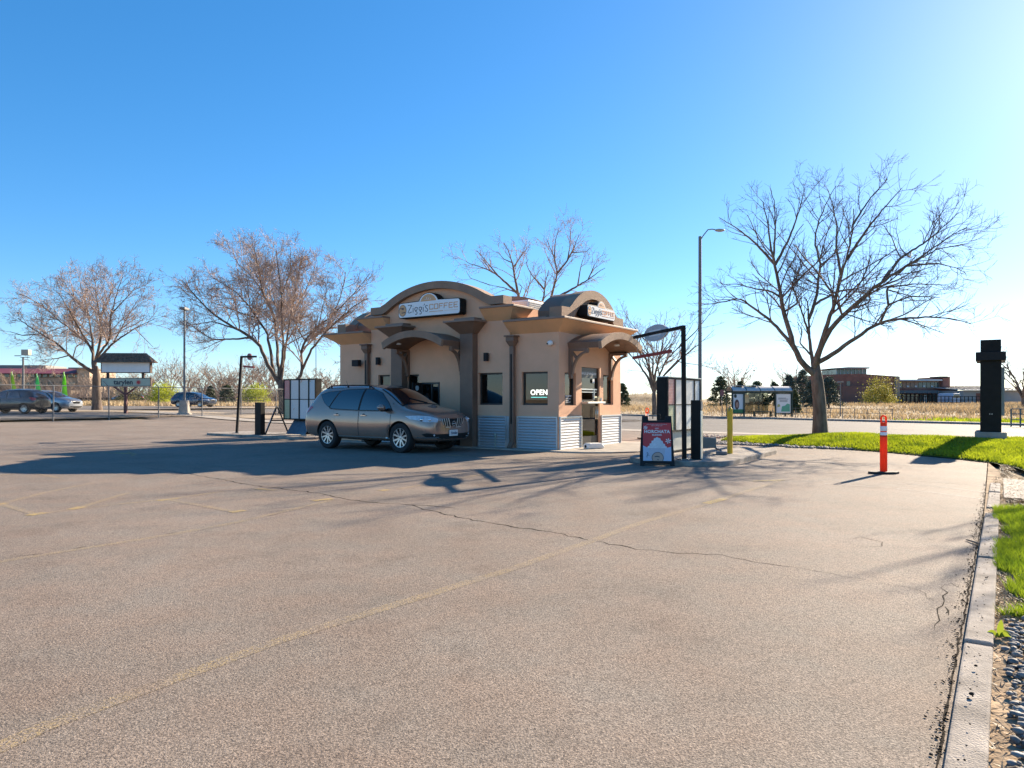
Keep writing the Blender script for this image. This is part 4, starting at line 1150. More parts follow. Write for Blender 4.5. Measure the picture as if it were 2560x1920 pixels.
def cage_to_mesh(stations, paint, wheels, wr, cut_depth=.36):
    """stations: (x, [(y,z) x 9 from bottom centre to top centre]) -> closed subdivided body with wheel wells cut"""
    n = len(stations[0][1])
    full = []
    for x, pts in stations:
        ring = [(x, y, z) for y, z in pts] + [(x, -y, z) for y, z in pts[-2:0:-1]]
        full.append(ring)
    m = len(full[0])
    vs_ = [p for r in full for p in r]
    fs_ = []
    for i in range(len(full)-1):
        for k in range(m):
            k2 = (k+1) % m
            fs_.append((i*m+k, i*m+k2, (i+1)*m+k2, (i+1)*m+k))
    for i, rev in ((0, True), (len(full)-1, False)):
        r = list(range(i*m, i*m+m))
        # close the end with a strip of quads
        h = m//2
        for k in range(h):
            a, b = r[k], r[k+1]; c, d = r[(m-k-1) % m], r[(m-k) % m]
            if k == 0: fs_.append((r[0], r[1], r[m-1]) if rev else (r[m-1], r[1], r[0]))
            elif k == h-1: fs_.append((a, b, d) if rev else (d, b, a))
            else: fs_.append((a, b, c, d) if rev else (d, c, b, a))
    body = MB().add(vs_, fs_)
    me = body.mesh('car_cage', [paint, M_arch])
    o = bpy.data.objects.new('tmp_body', me); COL.objects.link(o)
    s_ = o.modifiers.new('s', 'SUBSURF'); s_.levels = 2; s_.render_levels = 2
    cut = MB()
    for wx, wy in wheels:
        sg = 1 if wy > 0 else -1
        cut.cyl((wx, sg*(abs(wy)-cut_depth+.12), wr), (wx, sg*1.3, wr), wr*1.13, n=28)
        cut.box(wx-wr*1.10, wx+wr*1.10, min(sg*(abs(wy)-cut_depth+.121), sg*1.29), max(sg*(abs(wy)-cut_depth+.121), sg*1.29), -.3, wr*.9)
    tmp = []
    cobjs = []
    for k in range(0, len(wheels)):
        pass
    # one cutter object per solid keeps the boolean clean
    for wx, wy in wheels:
        sg = 1 if wy > 0 else -1
        y0 = sg*(abs(wy)-cut_depth+.12)
        prof = [(wx+wr*1.12*math.cos(a), wr+wr*1.12*math.sin(a)) for a in np.linspace(-.1, math.pi+.1, 25)] + [(wx-wr*1.08,-.4),(wx+wr*1.08,-.4)]
        c = MB().prism(prof, 'y', y0, sg*1.4)
        cme = c.mesh('cut', [paint, M_arch])
        cme.polygons.foreach_set('material_index', [1]*len(cme.polygons))
        co = bpy.data.objects.new('tmp_cut', cme); COL.objects.link(co); cobjs.append(co)
        bo_ = o.modifiers.new('b', 'BOOLEAN'); bo_.operation = 'DIFFERENCE'; bo_.object = co; bo_.solver = 'EXACT'
    dg = bpy.context.evaluated_depsgraph_get()
    out = bpy.data.meshes.new_from_object(o.evaluated_get(dg))
    for q in [o]+cobjs: bpy.data.objects.remove(q)
    out.polygons.foreach_set('use_smooth', [True]*len(out.polygons))
    out.set_sharp_from_angle(angle=RAD(50))
    return out

class Skin:
    """lays convex panels onto a body by casting rays"""
    def __init__(s, me):
        bm = bmesh.new(); bm.from_mesh(me); bmesh.ops.triangulate(bm, faces=bm.faces)
        s.bvh = BVHTree.FromBMesh(bm); bm.free()
    def panel(s, pts, d, off, name, m, parent, cell=.05):
        d = Vector(d).normalized()
        up = Vector((0,0,1)) if abs(d.z) < .9 else Vector((1,0,0))
        e1 = d.cross(up).normalized(); e2 = e1.cross(d).normalized()
        P2 = [Vector((Vector(p).dot(e1), Vector(p).dot(e2))) for p in pts]
        area = sum(P2[i].x*P2[(i+1)%len(P2)].y - P2[(i+1)%len(P2)].x*P2[i].y for i in range(len(P2)))
        if area < 0: P2 = P2[::-1]
        x0, x1 = min(p.x for p in P2), max(p.x for p in P2); y0, y1 = min(p.y for p in P2), max(p.y for p in P2)
        bm = bmesh.new()
        nx, ny = max(1, int((x1-x0)/cell)), max(1, int((y1-y0)/cell))
        g = [[bm.verts.new((x0+(x1-x0)*i/nx, y0+(y1-y0)*j/ny, 0)) for j in range(ny+1)] for i in range(nx+1)]
        for i in range(nx):
            for j in range(ny): bm.faces.new((g[i][j], g[i+1][j], g[i+1][j+1], g[i][j+1]))
        for i, p in enumerate(P2):
            q = P2[(i+1) % len(P2)]; t = (q-p).normalized()
            bmesh.ops.bisect_plane(bm, geom=bm.verts[:]+bm.edges[:]+bm.faces[:], plane_co=(p.x,p.y,0), plane_no=(t.y,-t.x,0), clear_outer=True)
        bad = []
        for v in bm.verts:
            o = e1*v.co.x + e2*v.co.y - d*4
            hit = s.bvh.ray_cast(o, d)
            if hit[0] is None: bad.append(v); continue
            nrm = hit[1] if hit[1].dot(d) < 0 else -hit[1]
            v.co = hit[0] + nrm*off
        bmesh.ops.delete(bm, geom=bad, context='VERTS')
        me = bpy.data.meshes.new(name); bm.to_mesh(me); bm.free()
        me.materials.append(m)
        # face outward
        if len(me.polygons) and me.polygons[len(me.polygons)//2].normal.dot(d) > 0: me.flip_normals()
        me.polygons.foreach_set('use_smooth', [True]*len(me.polygons))
        return link_mesh(name, me, parent)

def make_wheel(parent, x, y, r, w, spokes=5, rim_share=.66):
    sg = 1 if y > 0 else -1
    wl = bpy.data.objects.new('wheel', None); COL.objects.link(wl); wl.parent = parent; wl.location = (x, y, r); wl.empty_display_size = .1
    R = Matrix.Rotation(RAD(-90*sg), 4, 'X')        # lathe z axis -> outward
    ri = r*rim_share
    MB().lathe([(ri,-w/2),(r*.93,-w/2),(r*.985,-w*.40),(r,-w*.25),(r,w*.25),(r*.985,w*.40),(r*.93,w/2),(r*.80,w*.52),(ri,w*.47)], 40, R).build('tyre', M_tyre, wl, smooth=40)
    rm = MB().lathe([(ri-.005,-w*.45),(ri-.003,w*.40),(ri*.97,w*.46),(ri*.92,w*.45),(ri*.90,w*.32),(ri*.90,-w*.1)], 36, R)
    rim = rm.build('rim', M_rim, wl, smooth=40)
    MB().lathe([(0,-.02),(ri*.91,-.02)], 28, R).build('brake_disc', M_arch, wl)
    sp_ = MB()
    for k in range(spokes):
        a = 2*math.pi*k/spokes
        for da in (-.22, .22):
            p0 = Vector((math.cos(a+da*.5)*ri*.16, math.sin(a+da*.5)*ri*.16, w*.30)); p1 = Vector((math.cos(a+da*1.35)*ri*.93, math.sin(a+da*1.35)*ri*.93, w*.36))
            sp_.bar(R @ p0, R @ p1, ri*.17, .03, up=tuple(R @ Vector((0,0,1))))
    sp_.lathe([(0,w*.38),(ri*.16,w*.37),(ri*.24,w*.33),(ri*.24,w*.2)], 16, R)
    sp_.build('spokes', M_rim, rim)
    return wl

SUV = [(-2.47,[(0,.44),(.66,.42),(.78,.48),(.82,.66),(.79,.84),(.74,.91),(.66,.95),(.38,.97),(0,.98)]),
       (-2.38,[(0,.33),(.78,.32),(.90,.44),(.93,.74),(.885,.99),(.80,1.06),(.70,1.11),(.40,1.14),(0,1.15)]),
       (-2.13,[(0,.28),(.80,.28),(.91,.42),(.945,.76),(.885,1.08),(.79,1.27),(.68,1.41),(.39,1.46),(0,1.47)]),
       (-1.90,[(0,.26),(.80,.27),(.92,.40),(.955,.76),(.885,1.09),(.79,1.38),(.67,1.60),(.39,1.655),(0,1.665)]),
       (-1.55,[(0,.25),(.80,.26),(.92,.39),(.95,.75),(.885,1.08),(.79,1.38),(.665,1.625),(.39,1.69),(0,1.70)]),
       (-1.00,[(0,.24),(.80,.25),(.90,.36),(.93,.72),(.885,1.05),(.795,1.37),(.665,1.63),(.39,1.70),(0,1.712)]),
       (-0.30,[(0,.24),(.80,.25),(.90,.36),(.925,.70),(.885,1.03),(.795,1.37),(.665,1.63),(.39,1.70),(0,1.712)]),
       (0.30,[(0,.24),(.80,.25),(.90,.36),(.925,.70),(.885,1.01),(.795,1.34),(.65,1.595),(.38,1.655),(0,1.665)]),
       (0.75,[(0,.24),(.80,.25),(.90,.36),(.925,.70),(.89,.995),(.815,1.25),(.69,1.45),(.40,1.505),(0,1.515)]),
       (1.15,[(0,.24),(.80,.26),(.91,.40),(.945,.74),(.90,.99),(.84,1.11),(.735,1.22),(.43,1.265),(0,1.275)]),
       (1.45,[(0,.25),(.80,.27),(.92,.42),(.95,.77),(.91,.985),(.86,1.05),(.75,1.10),(.42,1.14),(0,1.15)]),
       (1.85,[(0,.26),(.78,.27),(.91,.40),(.94,.72),(.90,.945),(.85,1.01),(.73,1.055),(.41,1.09),(0,1.10)]),
       (2.12,[(0,.26),(.76,.27),(.88,.39),(.90,.64),(.86,.86),(.80,.935),(.69,.985),(.39,1.025),(0,1.035)]),
       (2.33,[(0,.28),(.66,.29),(.77,.40),(.80,.61),(.76,.79),(.70,.86),(.58,.905),(.33,.935),(0,.945)]),
       (2.42,[(0,.33),(.52,.35),(.61,.43),(.64,.59),(.61,.73),(.54,.79),(.43,.82),(.24,.84),(0,.845)])]

def scaled(st, sx, sy, sz, zlift=0):
    return [(x*sx, [(y*sy, z*sz+zlift) for y, z in pts]) for x, pts in st]

def build_suv(loc, rz, paint, label, full=True, sx=1, sy=1, sz=1, wr=.378, group=None, name='parked_car', rack=True, side_cell=.06, axles=(1.41,-1.41)):
    r = empty(name, loc, rz, label, 'car', group)
    X = lambda x: x*sx
    wheels = [(X(a), b*.80*sy) for a in axles for b in (1, -1)]
    me = cage_to_mesh(scaled(SUV, sx, sy, sz), paint, wheels, wr)
    me.name = 'body'
    body = link_mesh('body', me, r)
    sk = Skin(me)
    for wx, wy in wheels: make_wheel(r, wx, wy, wr, .235)
    W1 = [(1.10,1.035),(.88,1.24),(.55,1.46),(.25,1.545),(-.06,1.56),(-.12,1.035)]
    W2 = [(-.19,1.035),(-.13,1.56),(-.80,1.55),(-1.02,1.53),(-1.33,1.10),(-1.25,1.065)]
    W3 = [(-1.09,1.525),(-1.50,1.50),(-1.83,1.43),(-1.60,1.22),(-1.42,1.12),(-1.37,1.11)]
    D1 = [(1.06,.36),(1.08,1.0),(-.13,1.0),(-.13,.34)]
    D2 = [(-.155,.34),(-.155,1.0),(-1.28,1.03),(-1.12,.80),(-1.0,.55),(-.93,.34)]
    P = lambda poly, s_: [(X(x), s_*1.0, z*sz) for x, z in poly]
    for s_ in (-1, 1):
        d = (0, -s_, 0)
        if full:
            for Dp, hx in ((D1, .06), (D2, -1.0)):
                c = Vector((sum(p[0] for p in Dp)/len(Dp), sum(p[1] for p in Dp)/len(Dp)))
                big = [tuple(c+(Vector(p)-c)*1.022) for p in Dp]
                dr_ = sk.panel(P(big, s_), d, .0015, 'door', M_arch, r, side_cell)
                sk.panel(P(Dp, s_), d, .0035, 'door_skin', paint, dr_, side_cell)
                # handle: dark cup and chrome bar
                hit = sk.bvh.ray_cast(Vector((X(hx), s_*2, .90*sz)), Vector((0,-s_,0)))[0]
                MB().ball((hit.x, hit.y, hit.z), (.065,.008,.045), 12, 6).build('handle_cup', M_arch, dr_, smooth=50)
                MB().bar((hit.x-.10, hit.y+s_*.028, hit.z), (hit.x+.10, hit.y+s_*.028, hit.z), .018, .026).build('handle', M_chrome, dr_, bevel=.004)
        for poly in (W1, W2, W3):
            c = Vector((sum(p[0] for p in poly)/len(poly), sum(p[1] for p in poly)/len(poly)))
            big = [tuple(c+(Vector(p)-c)*1.07) for p in poly]
            wf = sk.panel(P(big, s_), d, .004, 'window', M_blackp, r, side_cell)
            sk.panel(P(poly, s_), d, .0065, 'pane', M_carglass, wf, side_cell)
        sk.panel(P([(1.02,.255),(1.02,.335),(-1.0,.335),(-1.0,.255)], s_), d, .006, 'sill_cladding', M_clad, r, .08)
        if full:
            sk.panel(P([(.98,.345),(.98,.372),(-.96,.372),(-.96,.345)], s_), d, .012, 'sill_strip', M_alum, r, .08)
        # mirror
        q = sk.bvh.ray_cast(Vector((X(.86), s_*2, 1.06*sz)), Vector((0,-s_,0)))[0]
        mm = MB().ball((q.x+.02, q.y+s_*.17, q.z+.045), (.09,.125,.085), 14, 8).build('mirror', paint, r, smooth=60)
        MB().ball((q.x+.02, q.y+s_*.10, q.z-.015), (.07,.13,.045), 10, 6).build('mirror_foot', M_blackp, mm, smooth=60)
        # lamps
        dl = Vector((-1*sx, -s_*.75*sy, -.15*sz))
        hl = [Vector((X(2.26), s_*.44*sy, .82*sz)), Vector((X(2.26), s_*.48*sy, .735*sz)), Vector((X(2.14), s_*.74*sy, .745*sz)), Vector((X(1.78), s_*.92*sy, .83*sz)), Vector((X(1.62), s_*.93*sy, .905*sz)), Vector((X(1.9), s_*.82*sy, .905*sz)), Vector((X(2.14), s_*.64*sy, .885*sz))]
        h_ = sk.panel(hl, dl, .006, 'headlight', M_lens, r, .04)
        if full:
            for fx, fy, fz, rr in ((2.02,.78,.81,.06),(2.14,.63,.79,.05)):
                hit = sk.bvh.ray_cast(Vector((X(fx), s_*fy, fz*sz)) - dl.normalized()*2, dl.normalized())
                if hit[0]: MB().ball(hit[0]+hit[1]*.004, (rr*.8,rr*.8,rr*.8), 10, 6).build('lamp_bulb', M_chrome, h_, smooth=60)
        dt = Vector((1, -s_*.95*sy, -.1))
        tl = [Vector((X(-2.40), s_*.60*sy, 1.06*sz)), Vector((X(-2.42), s_*.64*sy, .92*sz)), Vector((X(-2.3), s_*.88*sy, .90*sz)), Vector((X(-2.08), s_*.90*sy, 1.10*sz)), Vector((X(-2.18), s_*.82*sy, 1.14*sz))]
        sk.panel(tl, dt, .006, 'tail_light', M_red_lens, r, .04)
        if full:
            fg = [Vector((X(2.26), s_*.46*sy, .465*sz)), Vector((X(2.26), s_*.50*sy, .40*sz)), Vector((X(2.1), s_*.74*sy, .40*sz)), Vector((X(2.02), s_*.80*sy, .47*sz)), Vector((X(2.1), s_*.72*sy, .50*sz))]
            f_ = sk.panel(fg, (-1,-s_*.6,0), .004, 'fog_lamp_recess', M_arch, r, .04)
            hit = sk.bvh.ray_cast(Vector((X(3), s_*.66*sy, .445*sz)), Vector((-1,0,0)))
            if hit[0]: MB().ball(hit[0]+Vector((-.002,0,0)), (.012,.03,.028), 12, 6).build('fog_lamp', M_lens, f_, smooth=60)
            sk.panel([Vector((X(2.2), s_*.40*sy, .385*sz)), Vector((X(2.2), s_*.40*sy, .405*sz)), Vector((X(1.95), s_*.86*sy, .40*sz)), Vector((X(1.95), s_*.86*sy, .38*sz))], (-1,-s_*.6,0), .008, 'bumper_strip', M_chrome, r, .04)
        if rack:
            zt = []
            for x in np.linspace(-1.75, .15, 12):
                hit = sk.bvh.ray_cast(Vector((X(x), s_*.60*sy, 3)), Vector((0,0,-1)))[0]
                zt.append(hit + Vector((0,0,.055 if -1.6 < x < 0 else .005)))
            rl = MB().tube(zt, .017, 8).build('roof_rail', M_blackp, r, smooth=50)
            for k in (1, 5, 10): MB().cyl(zt[k]-Vector((0,0,.06)), zt[k], .022, n=8).build('rail_foot', M_blackp, rl)
    # screens
    ws = sk.panel([(X(.42),.58*sy,2),(X(1.36),.74*sy,2),(X(1.36),-.74*sy,2),(X(.42),-.58*sy,2)], (0,0,-1), .004, 'windscreen', M_blackp, r, .06)
    sk.panel([(X(.46),.55*sy,2),(X(1.31),.70*sy,2),(X(1.31),-.70*sy,2),(X(.46),-.55*sy,2)], (0,0,-1), .0065, 'pane', M_carglass, ws, .06)
    sk.panel([(0,.60*sy,1.50*sz),(0,.68*sy,1.12*sz),(0,-.68*sy,1.12*sz),(0,-.60*sy,1.50*sz)], (1,0,0), .004, 'rear_window', M_carglass, r, .06)
    sk.panel([(0,.70*sy,.45*sz),(0,.70*sy,.29*sz),(0,-.70*sy,.29*sz),(0,-.70*sy,.45*sz)], (1,0,0), .004, 'rear_bumper_cladding', M_clad, r, .06)
    # grille, intake, plate
    gr = sk.panel([(3,.45*sy,.84*sz),(3,.30*sy,.655*sz),(3,-.30*sy,.655*sz),(3,-.45*sy,.84*sz)], (-1,0,0), .004, 'grille', M_arch, r, .04)
    sk.panel([(3,.62*sy,.47*sz),(3,.55*sy,.34*sz),(3,-.55*sy,.34*sz),(3,-.62*sy,.47*sz)], (-1,0,0), .004, 'lower_intake', M_arch, r, .04)
    if full:
        for s_ in (-1, 1):
            for k, y in enumerate((.20,.28,.36)):
                sk.panel([(3,s_*(y+.0),.64*sz+.03*k),(3,s_*(y+.022),.64*sz+.03*k),(3,s_*(y+.07),.835*sz),(3,s_*(y+.045),.835*sz)], (-1,0,0), .012, 'grille_bar', M_alum, gr, .03)
            sk.panel([(3,s_*.10,.64*sz),(3,s_*.135,.64*sz),(3,s_*.20,.84*sz),(3,s_*.165,.84*sz)], (-1,0,0), .014, 'grille_bar', M_alum, gr, .03)
            sk.panel([(3,s_*.30,.622*sz),(3,s_*.30,.642*sz),(3,s_*.10,.632*sz),(3,s_*.10,.612*sz)], (-1,0,0), .014, 'grille_bar', M_alum, gr, .03)
        fx = sk.bvh.ray_cast(Vector((3,0,.74)), Vector((-1,0,0)))[0].x
        bd = MB()
        bd.lathe([(.056,-.006),(.068,-.006),(.068,.008),(.056,.008),(.056,-.006)], 24, Matrix.Translation((fx+.022,0,.745)) @ Matrix.Rotation(RAD(90),4,'Y'))
        bd.box(fx+.016, fx+.030, -.075, .075, .733, .757)
        bd.build('badge', M_chrome, gr)
        px_ = sk.bvh.ray_cast(Vector((3,0,.50)), Vector((-1,0,0)))[0].x + .025
        pl = MB().box(px_-.02, px_, -.16, .16, .43, .585).build('number_plate', M_white, r, bevel=.006)
        text_mesh('plate_lettering', 'Fowler', .085, mat('plate_ink', (.03,.04,.09), .5, var=0), pl, Matrix.Translation((px_+.001,.01,.505)) @ Matrix.Rotation(RAD(90),4,'Z') @ Matrix.Rotation(RAD(90),4,'X'), extrude=.001, offset=.003, shear=.2)
        hit = sk.bvh.ray_cast(Vector((-1.85, .25, 3)), Vector((0,0,-1)))[0]
        MB().cyl(hit, hit+Vector((-.10,0,.20)), .007, .003, 6).build('aerial', M_blackp, r)
        for s_ in (-.35, .25):
            a = sk.bvh.ray_cast(Vector((1.30, s_, 3)), Vector((0,0,-1)))[0]; b = sk.bvh.ray_cast(Vector((1.06, s_-.45, 3)), Vector((0,0,-1)))[0]
            MB().bar(a+Vector((0,0,.018)), b+Vector((0,0,.018)), .016, .016).build('wiper', M_blackp, r)
    return r

M_bronzepaint = carpaint('bronze_car_paint', (.38,.235,.175), metal=.45, rough=.22)
build_suv(site(-4.43, -1.84, 0), ROT-RAD(2.0), M_bronzepaint, 'metallic bronze crossover waiting at the drive-through window', name='crossover_car', sz=1.045, wr=.385)
# ------------------------------------------------------------------ bare trees
M_bark = mat('bark', (.115,.085,.065), .95, var=.35, vscale=6, col2=(.17,.13,.10), bump=.9, bscale=18, stretch=(1,1,.25))
M_bark2 = mat('old_bark', (.095,.068,.052), .95, var=.35, vscale=5, col2=(.15,.108,.08), bump=.9, bscale=14, stretch=(1,1,.25))
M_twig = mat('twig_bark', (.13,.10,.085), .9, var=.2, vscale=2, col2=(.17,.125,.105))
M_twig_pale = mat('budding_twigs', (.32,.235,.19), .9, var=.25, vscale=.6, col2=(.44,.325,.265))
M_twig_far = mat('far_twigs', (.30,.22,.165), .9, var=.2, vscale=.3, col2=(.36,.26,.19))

def tubes(P, R, sides):
    """P (n,k,3), R (n,k) -> verts, quads"""
    n, k, _ = P.shape
    Tn = np.empty_like(P)
    Tn[:,1:-1] = P[:,2:]-P[:,:-2]; Tn[:,0] = P[:,1]-P[:,0]; Tn[:,-1] = P[:,-1]-P[:,-2]
    Tn /= np.linalg.norm(Tn, axis=-1, keepdims=True)+1e-9
    ref = np.where(np.abs(Tn[:,:1,2:3]) < .8, np.array([[[0,0,1.]]]), np.array([[[1.,0,0]]]))
    A = np.cross(Tn, np.broadcast_to(ref, Tn.shape)); A /= np.linalg.norm(A, axis=-1, keepdims=True)+1e-9
    B = np.cross(Tn, A)
    an = np.arange(sides)*2*np.pi/sides
    V = P[:,:,None,:] + (A[:,:,None,:]*np.cos(an)[None,None,:,None] + B[:,:,None,:]*np.sin(an)[None,None,:,None])*R[:,:,None,None]
    I = np.arange(n*k*sides).reshape(n, k, sides)
    a, b = I[:,:-1], I[:,1:]
    Q = np.stack([a, np.roll(a,-1,2), np.roll(b,-1,2), b], -1).reshape(-1,4)
    return V.reshape(-1,3), Q

def resample(poly, k):
    poly = np.asarray(poly, float)
    # Catmull-Rom like smoothing through the points
    seg = np.linalg.norm(np.diff(poly, axis=0), axis=1); s = np.concatenate([[0], np.cumsum(seg)])
    t = np.linspace(0, s[-1], k)
    out = np.stack([np.interp(t, s, poly[:,j]) for j in range(3)], -1)
    for _ in range(1):
        out[1:-1] = out[1:-1]*.5 + (out[:-2]+out[2:])*.25
    return out

def spawn(P, R, per_m, ang, lf, lim, up, curve, npts, rng, rmin, rfac=.55, t0=.2, droop=0.0):
    n, k, _ = P.shape
    L = np.linalg.norm(np.diff(P, axis=1), axis=-1).sum(1)
    cnt = rng.poisson(np.clip(L*per_m, .8, 80))
    idx = np.repeat(np.arange(n), cnt)
    m = len(idx)
    if m == 0: return np.zeros((0,npts,3)), np.zeros((0,npts))
    t = rng.uniform(t0, 1.0, m)**.85
    f = t*(k-1); i = np.minimum(f.astype(int), k-2); fr = (f-i)[:,None]
    pos = P[idx,i]*(1-fr) + P[idx,i+1]*fr
    tan = P[idx,i+1]-P[idx,i]; tan /= np.linalg.norm(tan, axis=1, keepdims=True)+1e-9
    rl = R[idx,i]*(1-fr[:,0]) + R[idx,i+1]*fr[:,0]
    rv = rng.normal(size=(m,3)); rv -= tan*(rv*tan).sum(1, keepdims=True); rv /= np.linalg.norm(rv, axis=1, keepdims=True)+1e-9
    a = np.radians(rng.uniform(ang[0], ang[1], m))[:,None]
    d = tan*np.cos(a) + rv*np.sin(a) + np.array([0,0,up]); d /= np.linalg.norm(d, axis=1, keepdims=True)
    ln = np.clip(L[idx]*lf*(1.25-t)*rng.uniform(.55,1.35,m), lim[0], lim[1])
    out = np.empty((m, npts, 3)); out[:,0] = pos
    for j in range(1, npts):
        d = d + rng.normal(size=(m,3))*curve + np.array([0,0,up*.35-droop*j/npts]); d /= np.linalg.norm(d, axis=1, keepdims=True)
        out[:,j] = out[:,j-1] + d*(ln/(npts-1))[:,None]
    r0 = np.maximum(np.minimum(rl*rfac, ln*.0115+rmin), rmin)
    Rr = r0[:,None]*np.linspace(1,.45,npts)[None] ; Rr = np.maximum(Rr, rmin*.7)
    return out, Rr

def grow_tree(name, label, base, trunk, limbs, seed, m_bark, m_twig, rmin, group=None, dens=(1.9,2.6,4.2), lens=(.42,.5,.5), lims=((.7,3.2),(.35,1.6),(.18,.75)), up=.10, cat='tree', suckers=0, droop=0.0, levels=3, slim=1.0):
    """trunk: (points, radii); limbs: list of (points, r0, r1). All in world coordinates."""
    rng = np.random.default_rng(seed)
    r = empty(name, base, 0, label, cat, group)
    B = np.array(base)
    TV, TQ, nv = [], [], 0
    tp = resample(trunk[0], 14); tr = np.interp(np.linspace(0,1,14), np.linspace(0,1,len(trunk[1])), trunk[1])
    v, q = tubes(tp[None]-B, tr[None], 12); TV.append(v); TQ.append(q+nv); nv += len(v)
    LP, LR = [], []
    for pts, r0, r1 in limbs:
        r0 = r0*slim
        p = resample(pts, 24); p[2:-1] += rng.normal(size=(21,3))*.0022*np.linalg.norm(p[-1]-p[0])
        LP.append(p); LR.append(np.linspace(1,0,24)**1.15*(r0-r1)+r1)
    LP = np.array(LP); LR = np.array(LR)
    v, q = tubes(LP-B, LR, 8); TV.append(v); TQ.append(q+nv); nv += len(v)
    raw_mesh('trunk', np.concatenate(TV), np.concatenate(TQ), m_bark, r, smooth=True)
    CV, CQ, nv = [], [], 0
    P0, R0 = LP, LR
    lv = [(dens[0],(28,58),lens[0],lims[0],up,.10,7,5,.62,.18), (dens[1],(25,60),lens[1],lims[1],up*.8,.13,5,3,.6,.12), (dens[2],(22,62),lens[2],lims[2],up*.5,.16,4,3,.6,.1), (dens[-1],(20,60),.55,(lims[2][0]*.7,lims[2][1]*.75),up*.4,.18,3,3,.7,.1)][:levels]
    for per, ang, lf, lim, u_, cv, npt, sides, rf, t0 in lv:
        P1, R1 = spawn(P0, R0, per, ang, lf, lim, u_, cv, npt, rng, rmin, rf, t0, droop)
        # leaders carry on past the limb tips
        v, q = tubes(P1-B, R1, sides); CV.append(v); CQ.append(q+nv); nv += len(v)
        P0, R0 = P1, R1
    if suckers:
        P1, R1 = spawn(tp[None], tr[None]*.2, suckers, (20,70), .12, (.3,1.2), .25, .15, 5, rng, rmin, .5, .4)
        v, q = tubes(P1-B, R1, 3); CV.append(v); CQ.append(q+nv); nv += len(v)
    raw_mesh('crown', np.concatenate(CV), np.concatenate(CQ), m_twig, r, smooth=True)
    return r

def traced(ox, oy, sc, D, strokes, seed, depth=.8):
    """photo strokes -> 3-D limbs: each stroke starts on the limb it grows from and leans in depth on its own"""
    rng = random.Random(seed)
    out, known = [], []
    for pts, r0, r1 in strokes:
        lean = rng.uniform(-depth, depth)
        P = [(ox+x*sc, oy+y*sc) for x, y in pts]
        d0 = 0.0
        if known:
            b = min(known, key=lambda k: (k[0]-P[0][0])**2+(k[1]-P[0][1])**2)
            d0 = b[2]
            if math.hypot(b[0]-P[0][0], b[1]-P[0][1]) < 45: P[0] = (b[0], b[1])
        # the strokes were drawn to the twig tips: stop the limb short and let twigs fill the rest
        L_ = [math.hypot(P[i+1][0]-P[i][0], P[i+1][1]-P[i][1]) for i in range(len(P)-1)]
        stop = sum(L_)*.87; run = 0.0; Q_ = [P[0]]
        for i, l_ in enumerate(L_):
            if run+l_ >= stop:
                f_ = (stop-run)/l_; Q_.append((P[i][0]+(P[i+1][0]-P[i][0])*f_, P[i][1]+(P[i+1][1]-P[i][1])*f_)); break
            Q_.append(P[i+1]); run += l_
        P = Q_
        w, cum = [], 0.0
        for i, (px, py) in enumerate(P):
            if i:
                seg = math.hypot(px-P[i-1][0], py-P[i-1][1])
                for q in range(1, 9):
                    t = q/8
                    known.append((P[i-1][0]+(px-P[i-1][0])*t, P[i-1][1]+(py-P[i-1][1])*t, d0+lean*.75*(cum+seg*t/F_PX*D)))
                cum += seg/F_PX*D
            De = D+d0+lean*cum*.75
            w.append(((px-CX)/F_PX*De, De, EYE+(YH-py)/F_PX*De))
        out.append((w, r0, r1))
    return out

# the large tree on the right lawn
st = [([(785,1290),(745,1255),(700,1220),(655,1120),(610,960),(575,800),(548,650),(522,560),(505,420),(475,270),(440,130)],.135,.014),
      ([(665,1140),(625,1085),(520,970),(410,890),(350,842),(250,865),(140,880),(20,905)],.085,.010),
      ([(548,650),(440,530),(330,440),(170,345)],.06,.010), ([(560,655),(620,520),(680,360),(740,130)],.06,.010), ([(540,610),(550,430),(545,300),(505,150)],.05,.010),
      ([(580,850),(520,800),(440,790),(330,760),(200,765)],.045,.009), ([(595,930),(680,870),(640,740),(585,640)],.045,.010),
      ([(785,1280),(765,1220),(748,1100),(742,960),(735,850),(700,830),(660,930)],.095,.012), ([(745,1060),(690,880),(640,760),(590,690)],.05,.010),
      ([(740,960),(770,900),(800,750),(812,650),(770,520),(790,420),(850,280),(960,90)],.07,.010),
      ([(800,1240),(830,1050),(880,900),(922,720),(962,620),(990,470),(1003,340),(960,190)],.115,.012), ([(922,710),(900,560),(905,420),(865,250),(820,150)],.055,.010),
      ([(962,620),(1060,470),(1160,340),(1330,150)],.06,.010), ([(800,880),(900,805),(1050,780),(1130,690),(1260,640)],.055,.010), ([(1000,420),(1100,260),(1230,120)],.04,.009),
      ([(800,1230),(850,1040),(980,900),(1130,770),(1250,690),(1400,600),(1560,480),(1720,400),(1810,460)],.115,.010), ([(1170,730),(1260,620),(1440,500),(1560,390),(1670,290)],.06,.010),
      ([(1300,660),(1480,640),(1600,670),(1690,730)],.04,.009), ([(1250,690),(1340,640),(1480,560),(1690,520)],.04,.009), ([(812,650),(880,600),(960,570)],.035,.009),
      ([(805,1240),(840,1190),(1000,1080),(1140,985),(1250,962),(1400,950),(1600,960),(1700,1000),(1800,1075)],.10,.010),
      ([(1150,975),(1200,880),(1330,830),(1560,840)],.05,.009), ([(1195,885),(1190,780),(1350,760),(1600,770)],.045,.009), ([(1270,960),(1400,1000),(1560,1060)],.03,.008),
      ([(735,1180),(690,1100),(705,1030),(660,950)],.04,.010), ([(1180,790),(1330,830),(1370,920)],.03,.008)]
DT = 23.2
tb = at(2051, DT, 1091)
trk = [at(2051,DT,1094), at(2050,DT,1060), at(2049,DT,1010), at(2045,DT,968), at(2041,DT,940), at(2043,DT,908)]
